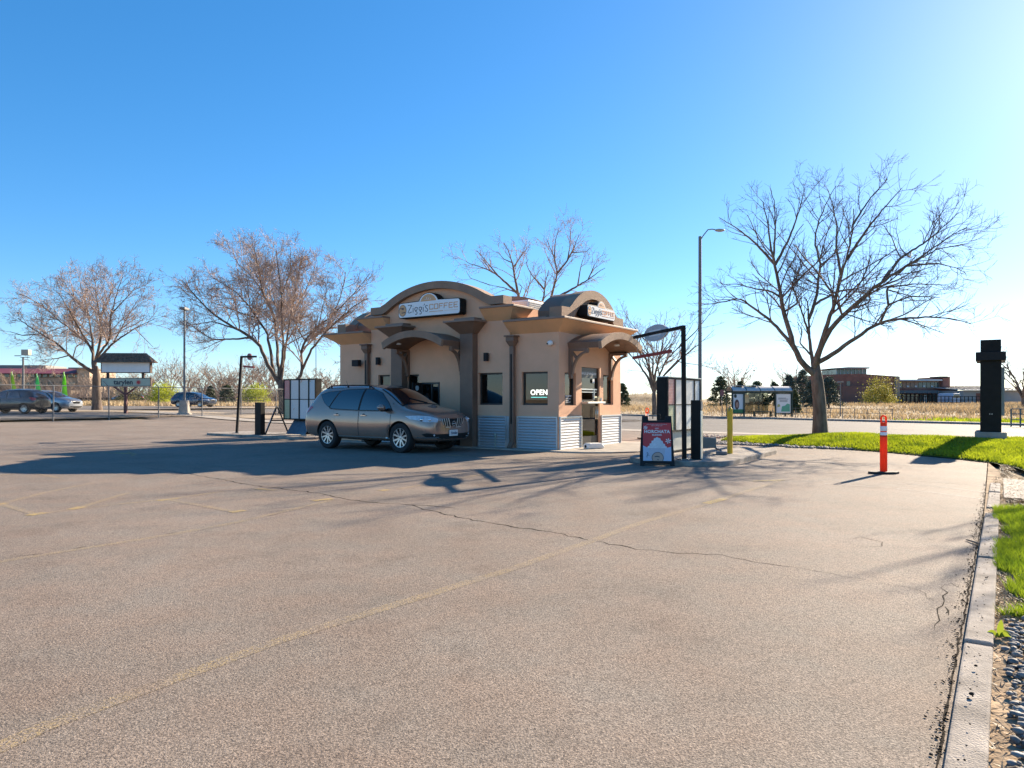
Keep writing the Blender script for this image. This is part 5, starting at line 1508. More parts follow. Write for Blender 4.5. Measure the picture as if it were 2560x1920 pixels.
grow_tree('bare_tree', 'large leafless spreading tree on the right lawn by the road', tuple(tb), (trk, [.27,.225,.205,.195,.185,.08]), traced(1700, 380, .4339, DT, st, 11), 11, M_bark, M_twig, .0050, dens=(2.9,4.4,5.6), lens=(.40,.55,.6), lims=((.8,3.0),(.45,1.8),(.25,.95)), suckers=4, slim=.82)

# the two old trees on the left
st = [([(1590,1015),(1540,930),(1500,870),(1478,790),(1420,730),(1330,680),(1230,620),(1130,530),(1050,430),(980,360),(930,330)],.27,.03),
      ([(1420,735),(1330,740),(1200,742),(1130,700),(1050,640),(1010,600)],.13,.02), ([(1330,680),(1200,640),(1080,660),(1000,700)],.10,.02),
      ([(1545,945),(1530,830),(1510,700),(1450,620),(1400,540),(1300,450),(1180,380),(1130,300)],.20,.025), ([(1450,620),(1380,600),(1280,560),(1150,520)],.09,.02),
      ([(1590,980),(1565,800),(1545,600),(1510,520),(1430,400),(1330,300),(1280,110)],.22,.025), ([(1545,620),(1480,470),(1450,300),(1420,150)],.11,.02),
      ([(1600,980),(1600,800),(1592,650),(1590,500),(1565,300),(1550,130)],.20,.025), ([(1590,500),(1640,350),(1640,180)],.09,.02),
      ([(1610,1000),(1603,850),(1625,700),(1655,550),(1690,350),(1740,190)],.18,.025), ([(1640,620),(1720,480),(1780,330),(1790,230)],.09,.02), ([(1625,700),(1560,560),(1500,440)],.09,.02),
      ([(1610,1040),(1650,1000),(1690,960),(1712,900),(1692,830),(1722,740),(1800,660),(1880,610),(1920,500),(1950,400),(1950,240)],.24,.02),
      ([(1710,905),(1750,810),(1820,720),(1900,640),(2000,550),(2150,470)],.16,.02), ([(1900,600),(2000,480),(2080,380),(2110,330)],.08,.02), ([(1820,720),(1900,760),(1960,830)],.06,.015), ([(1800,660),(1830,520),(1850,420)],.07,.015)]
DT = 52.5
trk = [at(711,DT,1041), at(711,DT,1015), at(711,DT,990), at(706,DT,968), at(704,DT,950)]
grow_tree('bare_tree', 'largest old bare tree with forked trunk behind the left menu board', tuple(at(711,DT,1040)), (trk, [.50,.42,.40,.40,.16]), traced(0, 520, .443, DT, st, 5, .9), 21, M_bark2, M_twig_pale, .0105, dens=(2.3,3.6,3.8,2.8), lens=(.36,.5,.55), lims=((1.4,5.0),(.8,2.8),(.4,1.4)), suckers=3, slim=.62, levels=4, group='old bare trees along the left lot')
st = [([(545,940),(480,900),(400,840),(330,770),(230,710),(120,640),(50,560)],.22,.025), ([(390,835),(320,850),(230,855)],.08,.02), ([(230,710),(130,720),(30,690)],.07,.02),
      ([(540,920),(520,800),(500,770),(420,700),(340,640),(250,560),(180,450)],.18,.025), ([(500,770),(430,650),(380,560),(300,430)],.12,.02), ([(250,560),(150,500),(60,470)],.07,.02),
      ([(545,910),(522,740),(500,600),(460,450),(420,310)],.18,.02), ([(500,600),(400,480),(340,380)],.09,.02),
      ([(555,910),(570,740),(560,600),(540,450),(520,300)],.19,.02), ([(565,640),(620,500),(650,380)],.10,.02),
      ([(570,860),(620,740),(625,600),(670,450),(720,320)],.15,.02), ([(625,600),(720,500),(790,420)],.08,.02),
      ([(575,880),(640,760),(760,680),(880,620),(930,600)],.16,.02), ([(760,680),(820,740),(880,800)],.06,.015), ([(640,760),(740,580),(800,480)],.09,.02), ([(440,800),(430,780),(470,760),(500,775)],.07,.03)]
DT = 55.0
trk = [at(243,DT,1030), at(242,DT,1005), at(241,DT,975), at(241,DT,945), at(241,DT,915)]
grow_tree('bare_tree', 'old bare tree behind the wooden pole sign at far left', tuple(at(243,DT,1029)), (trk, [.42,.32,.29,.28,.11]), traced(0, 520, .443, DT, st, 9, .9), 33, M_bark2, M_twig_pale, .0105, dens=(2.3,3.6,3.8,2.8), lens=(.36,.5,.55), lims=((1.4,4.6),(.8,2.8),(.4,1.4)), suckers=5, slim=.66, levels=4, group='old bare trees along the left lot')

# the tree behind the kiosk roof
st = [([(1000,1500),(900,1080),(880,980),(820,650),(780,480),(700,330),(640,170)],.16,.014), ([(870,970),(740,850),(620,740),(500,670),(250,590),(130,480)],.09,.012), ([(620,735),(440,520),(320,390)],.06,.010), ([(820,650),(920,500),(1000,400),(1080,370)],.06,.010), ([(770,600),(700,540),(600,420)],.04,.01),
      ([(1050,1500),(1190,1080),(1205,1000),(1220,850),(1260,700),(1300,560)],.13,.014), ([(1205,920),(1050,740),(980,600),(1040,480)],.06,.010), ([(1000,990),(930,890),(870,820)],.04,.01),
      ([(1090,1500),(1280,1075),(1340,870),(1372,720),(1330,500),(1250,330),(1180,100)],.14,.012), ([(1372,720),(1500,560),(1580,400),(1680,150)],.08,.010), ([(1500,560),(1530,400),(1540,130)],.05,.01), ([(1330,520),(1350,300),(1410,110)],.05,.01),
      ([(1290,1070),(1500,950),(1760,800),(1950,660),(2090,620)],.10,.012), ([(1630,880),(1660,680),(1690,560),(1740,450)],.055,.010), ([(1770,790),(1830,640),(1880,540)],.05,.010), ([(1580,480),(1740,450),(1800,380)],.04,.01), ([(870,960),(700,900),(480,860)],.05,.01), ([(330,860),(280,780),(200,640)],.03,.01)]
DT = 34.0
def bp(x, y): return at(1120+x*.199, DT, 540+y*.199)
trk = [(at(1330,DT).__float__() if False else (1330-CX)/F_PX*DT, DT, Tz((1330-CX)/F_PX*DT, DT)-.05), tuple(at(1329,DT,960)), tuple(at(1328,DT,880)), tuple(at(1327,DT,845))]
grow_tree('bare_tree', 'bare roadside tree rising behind the kiosk roof', (trk[0][0], DT, trk[0][2]+.05), (trk, [.34,.27,.25,.22]), traced(1120, 540, .199, DT, st, 3), 41, M_bark, M_twig_pale, .0066, dens=(2.6,4.2,5.0), lims=((.8,3.4),(.45,1.9),(.25,.95)), droop=.02, slim=.7)

def vase(base, H, spread, n, seed, r0, th=.12, k=6):
    """limbs of a bare tree: fanning up from a short trunk"""
    rng = random.Random(seed)
    b = Vector(base); limbs = []
    fork = b + Vector((rng.uniform(-.2,.2), rng.uniform(-.2,.2), H*th))
    for i in range(n):
        az = 2*math.pi*(i+rng.uniform(-.3,.3))/n; sp_ = spread*rng.uniform(.45,1.1); hh = H*rng.uniform(.72,1.0)*(1.08-.3*sp_/spread)
        pts = []
        for j in range(k):
            t = j/(k-1)
            rad = sp_*(t**1.15); z = (hh-H*th)*(t**.85)
            pts.append(fork + Vector((math.cos(az)*rad + rng.uniform(-.04,.04)*H*t, math.sin(az)*rad + rng.uniform(-.04,.04)*H*t, z)))
        limbs.append((pts, r0*rng.uniform(.45,.7), r0*.06))
        for s_ in range(2):
            q = rng.randint(1, k-3); a2 = az+rng.uniform(-1.2,1.2)
            p0 = pts[q]; ln = H*rng.uniform(.22,.42)
            limbs.append(([p0, p0+Vector((math.cos(a2)*ln*.35, math.sin(a2)*ln*.35, ln*.32)), p0+Vector((math.cos(a2)*ln*.7, math.sin(a2)*ln*.7, ln*.75)), p0+Vector((math.cos(a2)*ln*.85, math.sin(a2)*ln*.85, ln*1.05))], r0*.3, r0*.05))
    trunk = ([b-Vector((0,0,.05)), b.lerp(fork,.5), fork, fork+Vector((0,0,H*.03))], [r0*1.25, r0, r0*.95, r0*.6])
    return trunk, limbs
def vase_tree(label, px, D, H, spread, n, seed, r0, rmin, m_t, group=None, name='bare_tree', dens=(1.0,1.8,2.6), X=None, mb_=None, lims=((.8,3.5),(.4,1.8),(.25,1.0)), levels=3, th=.12):
    X = at(px, D) if X is None else X
    b = (X, D, Tz(X, D))
    tk, lb = vase(b, H, spread, n, seed, r0, th)
    return grow_tree(name, label, b, tk, lb, seed, mb_ or M_bark, m_t, rmin, group, dens=dens, lims=lims, levels=levels)
vase_tree('bare street tree across the road behind the right menu board', 1637, 66, 11.0, 5.0, 8, 71, .22, .011, M_twig_pale, dens=(1.3,2.2,3.2), th=.20)
# tree standing just right of the view: its twigs reach into the picture and its shade falls on the lot
vase_tree('bare tree at the right edge with twigs reaching into view', 0, 14.8, 7.6, 4.7, 8, 81, .20, .006, M_twig, X=15.3, dens=(1.3,2.0,2.6), lims=((.6,2.2),(.3,1.1),(.15,.55)), th=.25)
vase_tree('bare tree far off at the right edge beyond the black pier', 2560, 95, 9.5, 4.0, 8, 83, .25, .02, M_twig, dens=(.9,1.5,2.0))

# hazy bare trees and shrubs in the far line
far_specs = [(428,118,8.6,3.2),(372,130,7.4,3.4),(560,112,6.4,3.4),(600,128,7.8,4.0),(640,118,8.4,3.4),(668,125,9.0,3.8),(505,132,7.0,4.0),(690,112,6.0,3.2),(470,140,8.4,4.0),(545,150,9.0,4.5),(790,120,6.2,3.6),(830,130,7.2,4.0),(760,126,6.6,3.4),(345,138,6.8,4.0),(30,176,9,4.5),(215,160,7,4.0),(260,150,7.0,3.8),(300,142,6.5,3.4)]
protos = []
for k in range(3):
    tk, lb = vase((0,0,0), 8.0, 3.6, 9, 100+k, .16)
    protos.append((tk, lb))
first = {}
ORD = ['leftmost','second','third','fourth','fifth','sixth','seventh','eighth','ninth','tenth','eleventh','twelfth','thirteenth','fourteenth','fifteenth','sixteenth','seventeenth','eighteenth']
far_rank = {p: i for i, p in enumerate(sorted(q[0] for q in far_specs))}
far_lab = ''
for k, (px, D, H, sp_) in enumerate(far_specs):
    X = at(px, D)
    b = (X, D, Tz(X, D))
    if k % 3 not in first:
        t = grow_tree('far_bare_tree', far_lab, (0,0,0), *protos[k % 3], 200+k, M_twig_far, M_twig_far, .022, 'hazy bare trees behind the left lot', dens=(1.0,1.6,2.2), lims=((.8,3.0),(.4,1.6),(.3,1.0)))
        first[k % 3] = t
    else:
        t = copy_tree(first[k % 3])
    t['label'] = ORD[far_rank[px]] + ' hazy bare tree from the left in the brush behind the left lots'
    t.location = b; t.rotation_euler = (0,0,k*1.7); t.scale = (sp_/3.6, sp_/3.6, H/8.0)
fr_lab = 'hazy bare tree standing beyond the conifers on the right'
for k, (px, D, H, sp_) in enumerate([(1838,150,10.5,5.0),(1972,168,10.5,5.0),(2010,190,10.0,5.0),(1655,170,6.0,4.0),(1700,150,7.0,4.0)]):
    t = copy_tree(first[k % 3]); t['label'] = ORD[{1655:0,1700:1,1838:2,1972:3,2010:4}[px]] + ' hazy bare tree from the left beyond the conifers across the road'; t['group'] = 'hazy bare trees beyond the conifers'
    X = at(px, D); t.location = (X, D, Tz(X, D)); t.rotation_euler = (0,0,k*2.3+.4); t.scale = (sp_/3.6, sp_/3.6, H/8.0)

# ------------------------------------------------------------------ leafy things
def leaf_quads(C, size, rng, tilt=None):
    """small four-cornered leaves at points C with random facing"""
    n = len(C)
    a = rng.normal(size=(n,3)); a /= np.linalg.norm(a, axis=1, keepdims=True)
    b = rng.normal(size=(n,3)); b -= a*(a*b).sum(1, keepdims=True); b /= np.linalg.norm(b, axis=1, keepdims=True)
    s = (size*rng.uniform(.6,1.4,n))[:,None]
    V = np.stack([C-a*s*.5, C+b*s*.28, C+a*s*.5, C-b*s*.28], 1).reshape(-1,3)
    return V, np.arange(4*n).reshape(n,4)
M_spring = leaf_mat('spring_leaves', (.28,.34,.02), (.46,.48,.03), .45)
M_conif = leaf_mat('conifer_needles', (.035,.055,.022), (.075,.095,.035), .12)
M_spruce = leaf_mat('blue_spruce_needles', (.045,.065,.050), (.080,.105,.075), .12)
M_goldleaf = leaf_mat('yellow_green_leaves', (.22,.20,.03), (.30,.27,.05), .35)
def bush(label, px, D, W, H, seed, m, n=5200, leaf=.16, dep=None, name='bush', group=None, cat='bush'):
    rng = np.random.default_rng(seed)
    X = at(px, D); b = (X, D, Tz(X, D))
    r = empty(name, b, 0, label, cat, group)
    # clumps spread in a dome, leaves gathered round them
    nc = 60
    u = rng.normal(size=(nc,3)); u /= np.linalg.norm(u, axis=1, keepdims=True); u[:,2] = np.abs(u[:,2])*1.1-.05
    rad = rng.uniform(.45,1.0,nc)[:,None]
    cc = u*rad*np.array([W/2,(dep or W)/2,H*.86]) + np.array([0,0,H*.10])
    cr = rng.uniform(.10,.24,nc)*H
    k = rng.integers(0, nc, n)
    C_ = cc[k] + rng.normal(size=(n,3))*cr[k][:,None]*.62
    C_ = C_[C_[:,2] > .03]
    V, Q = leaf_quads(C_, leaf, rng)
    raw_mesh('crown', V, Q, m, r)
    sm = MB()
    for j in range(7):
        q = cc[j*3]; sm.tube([(q[0]*.1,q[1]*.1,-.05),(q[0]*.4,q[1]*.4,q[2]*.5),tuple(q)], [.05,.035,.015], 5)
    sm.build('trunk', M_bark, r)
    return r
bush('bright lime green bush behind the left lot beside the pole sign', 408, 96, 4.2, 3.15, 301, M_spring)
bush('bright lime green bush right of the dark conifers beyond the fence', 640, 96, 3.6, 2.9, 302, M_spring)
bush('thin olive bush half hidden behind the pole sign boards', 320, 110, 4.5, 3.4, 303, leaf_mat('olive_leaves', (.16,.15,.05), (.22,.19,.07), .3), n=2600)
bush('yellow-green bush in front of the brick building', 2198, 150, 7.0, 5.6, 304, M_goldleaf, n=4200, leaf=.30)
def conifer(label, px, D, W, H, seed, m, group=None, n=6000, leaf=.22, blunt=.75):
    rng = np.random.default_rng(seed)
    X = at(px, D); b = (X, D, Tz(X, D))
    r = empty('conifer', b, 0, label, 'tree', group)
    MB().tube([(0,0,-.05),(0,0,H*.5),(0,0,H*.97)], [W*.035,W*.022,.01], 7).build('trunk', M_bark, r)
    nb = 120
    z = rng.uniform(.06,1.0,nb)**.9
    az = rng.uniform(0,2*np.pi,nb)
    R = (W/2)*((1-z)**blunt)*rng.uniform(.75,1.12,nb)+.05
    k = rng.integers(0, nb, n); t = rng.uniform(.15,1.0,n)**.6
    C_ = np.stack([np.cos(az[k])*R[k]*t, np.sin(az[k])*R[k]*t, z[k]*H - (t-.4)*.10*H*(1-z[k])], -1)
    C_ += rng.normal(size=C_.shape)*np.array([.05,.05,.028])*W*.8
    C_[:,2] = np.maximum(C_[:,2], .05)
    V, Q = leaf_quads(C_, leaf, rng)
    raw_mesh('crown', V, Q, m, r)
    return r
for k, (lab, px, D, W, H, m, bl) in enumerate([
    ('dark conifer left of the pair beyond the fence', 526, 98, 1.9, 2.55, M_conif, .7), ('wider dark conifer of the pair beyond the fence', 568, 98, 2.7, 2.65, M_conif, .5),
    ('pine standing just left of the bus shelter', 1801, 112, 4.6, 4.8, M_conif, .55), ('pine behind the left end of the bus shelter roof', 1852, 120, 3.6, 4.2, M_conif, .6), ('rounded pine behind the middle of the bus shelter roof', 1893, 122, 4.2, 4.2, M_conif, .45),
    ('pine behind the right half of the bus shelter roof', 1935, 124, 3.6, 4.0, M_conif, .55), ('tall dark spruce right of the bus shelter', 1973, 124, 4.4, 5.2, M_spruce, .6), ('tallest dark spruce left of the big trunk', 2008, 128, 5.4, 6.3, M_spruce, .6),
    ('slim conifer at the right end of the bus shelter', 1984, 80, 2.0, 2.6, M_conif, .7), ('blue-grey spruce close left of the big trunk', 2030, 100, 3.6, 4.0, M_spruce, .6), ('pale spruce just right of the big trunk', 2072, 104, 4.4, 4.4, M_spruce, .55),
    ('small conifer right of the kiosk beyond the road', 1557, 105, 2.6, 3.4, M_conif, .6)]):
    conifer(lab, px, D, W, H, 400+k, m, 'conifers across the road' if px > 1000 else 'conifers behind the left lot', blunt=bl)

# ------------------------------------------------------------------ ground cover
def blades(C, h, w, rng, lean=.5):
    """single triangular blades"""
    n = len(C)
    az = rng.uniform(0, 2*np.pi, n); d = np.stack([np.cos(az), np.sin(az), np.zeros(n)], -1)
    hh = h*rng.uniform(.55,1.25,n)
    la = rng.uniform(0, 2*np.pi, n); tip = C + np.stack([np.cos(la)*lean*hh, np.sin(la)*lean*hh, hh], -1)
    V = np.stack([C-d*w*.5, C+d*w*.5, tip], 1).reshape(-1,3)
    return V, np.arange(3*n).reshape(n,3)
M_grass = leaf_mat('spring_grass', (.16,.24,.010), (.36,.40,.018), .5)
M_grass2 = leaf_mat('deep_grass', (.11,.20,.010), (.26,.33,.018), .5)
M_straw = leaf_mat('dry_grass', (.42,.29,.14), (.60,.44,.24), .25)
M_straw2 = leaf_mat('dull_dry_grass', (.24,.17,.10), (.36,.27,.16), .15)
rg = np.random.default_rng(17)
n = 85000
iu = rg.uniform(0, NU-1, n); tv = rg.uniform(0.01, .985, n)
Cg = lawn_point(iu, tv)
keep = (Cg[:,0] < 0.78*Cg[:,1]+.8)
V, Q = blades(Cg[keep], .075, .028, rg, .55)
tag(raw_mesh('lawn_grass', V, Q, M_grass), 'bright spring grass covering the roadside lawn mound', 'grass', kind='stuff')
# near strip beside the kerb
n = 60000
sx_ = 9.50 + rg.uniform(0,1,n)**1.5*3.2; sy_ = rg.uniform(-10.85,-4.75,n)
edge = 9.52 + .10*np.sin(sy_*2.3) + .07*np.sin(sy_*7.1+1) + .35*np.clip(-(sy_+5.6), -1, 0)*-1*0 + np.where(sy_ > -6.0, (sy_+6.0)*.45, 0)
ok = sx_ > edge
sx_, sy_ = sx_[ok], sy_[ok]
Cg = np.stack([C0.x+sx_*XS.x+sy_*YS.x, C0.y+sx_*XS.y+sy_*YS.y, np.full(len(sx_), .015)], -1)
V, Q = blades(Cg, .075, .009, rg, .6)
tag(raw_mesh('verge_grass', V, Q, M_grass2), 'thick green grass growing along the right kerb', 'grass', kind='stuff')
# dry litter and stray tufts at kerb and joint
n = 9000
sy_ = rg.uniform(-14,1.5,n); sy_ = np.where((sy_ < -10.9) & (rg.uniform(0,1,n) < .8), sy_+8, sy_); sx_ = 9.30+(sy_+14)*.0115 + .14 + np.abs(rg.normal(size=n))*.10 + np.where((sy_ > -6.4) & (sy_ < -1.2), rg.uniform(-.12,.5,n), 0)
Cg = np.stack([C0.x+sx_*XS.x+sy_*YS.x, C0.y+sx_*XS.y+sy_*YS.y, np.full(n, .018)], -1)
V, Q = blades(Cg, .022, .010, rg, 2.2)
tag(raw_mesh('dry_litter', V, Q, M_straw2), 'dry grass clippings and leaf litter along the kerb', 'litter', kind='stuff')
# bank behind the kiosk
n = 9000
sx_ = rg.uniform(-6,-2.65,n); sy_ = rg.uniform(7.35,9.3,n)
wx = C0.x+sx_*XS.x+sy_*YS.x; wy = C0.y+sx_*XS.y+sy_*YS.y
V, Q = blades(np.stack([wx, wy, bank_h(wx, wy)], -1), .09, .03, rg, .5)
tag(raw_mesh('bank_grass', V, Q, leaf_mat('yellowing_grass', (.20,.18,.03), (.33,.27,.06), .3)), 'yellowing grass on the low bank behind the kiosk', 'grass', kind='stuff')
# dry field across the road
def patchy(X, D):
    return np.sin(X*.21)+np.sin(D*.13+X*.05)+np.sin(X*.07-D*.05)+.6*np.sin(X*.9+D*.31)*np.sin(D*.55-X*.2)
for nm, lab, n, m_, seed_, share in (('field_grass', 'tall golden dry grass over the field across the road', 42000, M_straw, 1, 1.0), ('field_stubble', 'dull brown stubble and weeds through the field across the road', 30000, M_straw2, 2, .7)):
    D = rg.uniform(0,1,n)**1.25*115 + 47
    X = rg.uniform(.02,.80,n)*D
    fkd = D - np.interp(X, FK_X, FK_Y)
    pz = patchy(X*(1+.1*seed_), D)
    ok = (fkd > 3.4) & (rg.uniform(0,1,n) < np.where(fkd < 18, np.where(seed_ == 1, .16, .5), np.clip(.55+.3*pz, .12, 1)))
    X, D, fkd, pz = X[ok], D[ok], fkd[ok], pz[ok]
    tall = np.where(fkd > 16, .50+.16*np.clip(pz,-1,1), .20)*share
    V, Q = blades(np.stack([X, D, T(X,D)-.07], -1), 1.0, .12, rg, .45)
    V = V.reshape(-1,3,3); V[:,2] = V[:,:2].mean(1) + (V[:,2]-V[:,:2].mean(1))*tall[:,None]; V = V.reshape(-1,3)
    tag(raw_mesh(nm, V, Q, m_), lab, 'grass', kind='stuff')
n = 30000
D = rg.uniform(0,1,n)**1.25*60 + 47; X = rg.uniform(.3,.80,n)*D; gl = patchy(X, D)
ok = D > np.interp(X, FK_X, FK_Y)+3.4
X, D, gl = X[ok], D[ok], gl[ok]
ok2 = (X > 17) & (D < np.interp(X, FK_X, FK_Y)+22) & (gl > .55)
V, Q = blades(np.stack([X[ok2], D[ok2], T(X[ok2],D[ok2])-.07], -1), .30, .18, rg, .5)
tag(raw_mesh('field_weeds', V, Q, M_grass), 'patches of green weeds near the road edge of the field', 'weeds', kind='stuff')
# dry grass round the left lots
n = 26000
X = rg.uniform(-62,-6,n); D = rg.uniform(84,128,n)
ok = X < -.12*D+4
X, D = X[ok], D[ok]
V, Q = blades(np.stack([X, D, T(X,D)-.03], -1), .55, .14, rg, .4)
tag(raw_mesh('far_dry_grass', V, Q, M_straw), 'dry grass slope beyond the left parking lot', 'grass', kind='stuff')
# tangled brush mass under the far trees
n = 9000
X = rg.uniform(-82,-8,n); D = rg.uniform(112,140,n)
P1 = np.stack([X, D, T(X,D)], -1)
d = rg.normal(size=(n,3))*np.array([.4,.4,.15]) + np.array([0,0,1.0]); d /= np.linalg.norm(d, axis=1, keepdims=True)
ln = rg.uniform(1.0,4.2,n)*(.7+.4*np.sin(X*.35)*np.sin(X*.11+1))
PP = np.stack([P1, P1+d*ln[:,None]*.5+rg.normal(size=(n,3))*.15, P1+d*ln[:,None]+rg.normal(size=(n,3))*.4], 1)
V, Q = tubes(PP, np.tile(np.array([[.035,.028,.015]]), (n,1)), 3)
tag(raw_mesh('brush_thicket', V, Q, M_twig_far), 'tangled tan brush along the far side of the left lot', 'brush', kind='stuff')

# stones: bed at lower right and the gravel by the lawn tip
M_stone = mat('river_stone', (.10,.105,.115), .75, var=.5, vscale=14, col2=(.21,.195,.18), bump=.2, bscale=60)
M_stone2 = mat('tan_stone', (.30,.25,.20), .8, var=.4, vscale=6, col2=(.40,.34,.28))
def stones(name, label, pts, size, seed, m):
    rng = np.random.default_rng(seed)
    bm = bmesh.new(); bmesh.ops.create_icosphere(bm, subdivisions=1, radius=1.0)
    sv = np.array([v.co[:] for v in bm.verts]); sf = np.array([[v.index for v in f.verts] for f in bm.faces]); bm.free()
    n = len(pts); s = size*rng.uniform(.5,1.5,n)
    sc = rng.uniform(.6,1.3,(n,3))*np.array([1,1,.62])
    a = rng.uniform(0,2*np.pi,n); ca, sa = np.cos(a), np.sin(a)
    Vs = sv[None]*sc[:,None,:]*(1+rng.normal(size=(n,len(sv),1))*.10)*s[:,None,None]
    Vr = np.stack([Vs[...,0]*ca[:,None]-Vs[...,1]*sa[:,None], Vs[...,0]*sa[:,None]+Vs[...,1]*ca[:,None], Vs[...,2]], -1)
    V = (Vr + pts[:,None,:]).reshape(-1,3)
    Q = (sf[None] + (np.arange(n)*len(sv))[:,None,None]).reshape(-1,3)
    return tag(raw_mesh(name, V, Q, m, smooth=True), label, 'stones', kind='stuff')
def site_pts(n, xr, yr, z, rng):
    sx_ = rng.uniform(*xr, n); sy_ = rng.uniform(*yr, n)
    return np.stack([C0.x+sx_*XS.x+sy_*YS.x, C0.y+sx_*XS.y+sy_*YS.y, np.full(n, z)+rng.uniform(0,.02,n)], -1)
pt = site_pts(5200, (9.53,10.6), (-16.4,-10.9), .016, rg)
stones('stone_bed', 'grey river stones in the bed at the lower right', pt, .018, 5, M_stone)
pt = np.concatenate([site_pts(900, (2.3,4.6), (5.1,6.3), .01, rg), site_pts(200, (4.6,6.4), (4.75,5.25), .01, rg)])
stones('gravel_patch', 'grey gravel at the left tip of the lawn', pt, .045, 6, M_stone)
pt = site_pts(1500, (-2.6,1.6), (8.4,9.7), .03, rg)
pt = pt[pt[:,0] > 5.2]
stones('gravel_patch', 'tan gravel beside the driveway behind the right menu board', pt, .05, 7, M_stone2)
n = 1500
sy_ = rg.uniform(-15,-2,n); sx_ = 9.295+(sy_+14)*.0115-np.abs(rg.normal(size=n))*.035+np.where(rg.uniform(0,1,n) < .12, .1, 0)
pt = np.stack([C0.x+sx_*XS.x+sy_*YS.x, C0.y+sx_*XS.y+sy_*YS.y, np.full(n,.006)+np.where((sx_ > 9.31+(sy_+14)*.0115) & (sx_ < 9.445+(sy_+14)*.0115), .05, 0)], -1)
stones('loose_grit', 'loose grit and crumbs of asphalt along the kerb joint', pt, .0045, 8, M_crack)

# dock weed by the kerb, a fallen stick, two clods
wp = empty('weed_plant', site(9.50, -11.35, .02), ROT, 'broad-leaved weed with one bright upright leaf beside the kerb', 'weed')
def leafblade(name, p0, p1, w, m, sag=.0):
    p0, p1 = Vector(p0), Vector(p1); d = (p1-p0); s_ = d.cross(Vector((0,-1,.2))).normalized()
    L_, R_, Mi = [], [], []
    for t in np.linspace(0,1,8):
        q = p0+d*t+Vector((0,0,sag*math.sin(t*math.pi))); ww = w*math.sin(math.pi*min(1,(t*.9+.08)))**.8
        L_.append(q+s_*ww); R_.append(q-s_*ww); Mi.append(q-Vector((0,0,.004)))
    n = 8
    MB().add(L_+Mi+R_, [(i,i+1,n+i+1,n+i) for i in range(7)]+[(n+i,n+i+1,2*n+i+1,2*n+i) for i in range(7)]).build(name, m, wp, smooth=60, recalc=False)
M_weed = leaf_mat('weed_leaf', (.20,.26,.02), (.28,.33,.03), .5)
leafblade('leaf', (0,0,0), (.01,.01,.10), .016, M_weed)
leafblade('leaf', (0,0,0), (-.065,-.02,.015), .013, M_weed, .02)
leafblade('leaf', (0,0,0), (.055,-.03,.015), .013, M_weed, .02)
leafblade('leaf', (0,0,0), (-.02,-.05,.01), .012, M_weed, .015)
leafblade('leaf', (0,0,0), (.05,.04,.02), .012, M_weed, .02)
stick = MB().tube([ground_px(2416,1352)+Vector((0,0,.012)), ground_px(2434,1359)+Vector((0,0,.018)), ground_px(2452,1366)+Vector((0,0,.02))], [.006,.009,.007], 6).build('fallen_stick', M_bark, None)
tag(stick, 'short dry stick lying on the asphalt near the kerb', 'stick')
for lab, p, s_ in (('small dark clod sitting on the kerb top', site(9.40,-12.05,.056), .009), ('flat black scrap lying across the kerb', site(9.39,-12.45,.052), .012)):
    c_ = MB().ball((0,0,0), (s_, s_*.8, s_*.6), 8, 5).build('clod', M_crack, None, smooth=60); c_.location = p; tag(c_, lab, 'clod')
# ------------------------------------------------------------------ left neighbour: fence, sign, lamps, cars, flags
fence = empty('chain_link_fence', (FENCE0[0], FENCE0[1], 0), 0, 'long chain-link fence with angled post arms along the left of the lot', 'fence')
fd = Vector((FENCE_D[0], FENCE_D[1], 0)); fn = Vector((FENCE_D[1], -FENCE_D[0], 0))
S0, S1, PITCH, FH = -9.0, 39.0, 3.0, 1.84
def fp(s_, z=0.0):
    p = Vector((FENCE0[0], FENCE0[1], 0)) + fd*s_
    return Vector((fd.x*s_, fd.y*s_, Tz(p.x, p.y)+z))
k = 0
s_ = S0
while s_ <= S1+.01:
    lean = .03*math.sin(k*2.7)
    a, b = fp(s_, -.1), fp(s_, FH)+fd*lean
    po = MB().cyl(a, b, .034, n=8).build('post', M_steel, fence, smooth=50)
    MB().cyl(b, b+fn*(-.16)+fd*(-.20)+Vector((0,0,.30)), .022, n=6).build('barb_arm', M_steel, po)
    s_ += PITCH; k += 1
MB().tube([fp(S0+i*PITCH, FH) for i in range(int((S1-S0)/PITCH)+1)], .024, 6).build('top_rail', M_steel, fence)
wires = []
step = .085
P, Rr = [], []
for q in np.arange(S0, S1, step):
    for dirn in (1, -1):
        e = q + dirn*FH*.95
        if e < S0 or e > S1: continue
        pts = []
        for t in (0, .5, 1.0):
            v_ = fp(q+(e-q)*t, .04+(FH-.05)*t); pts.append(tuple(v_))
        P.append(pts); Rr.append([.0016]*3)
V, Q = tubes(np.array(P), np.array(Rr), 3)
wm = raw_mesh('wire_mesh', V, Q, M_wire, fence); wm['kind'] = 'stuff'

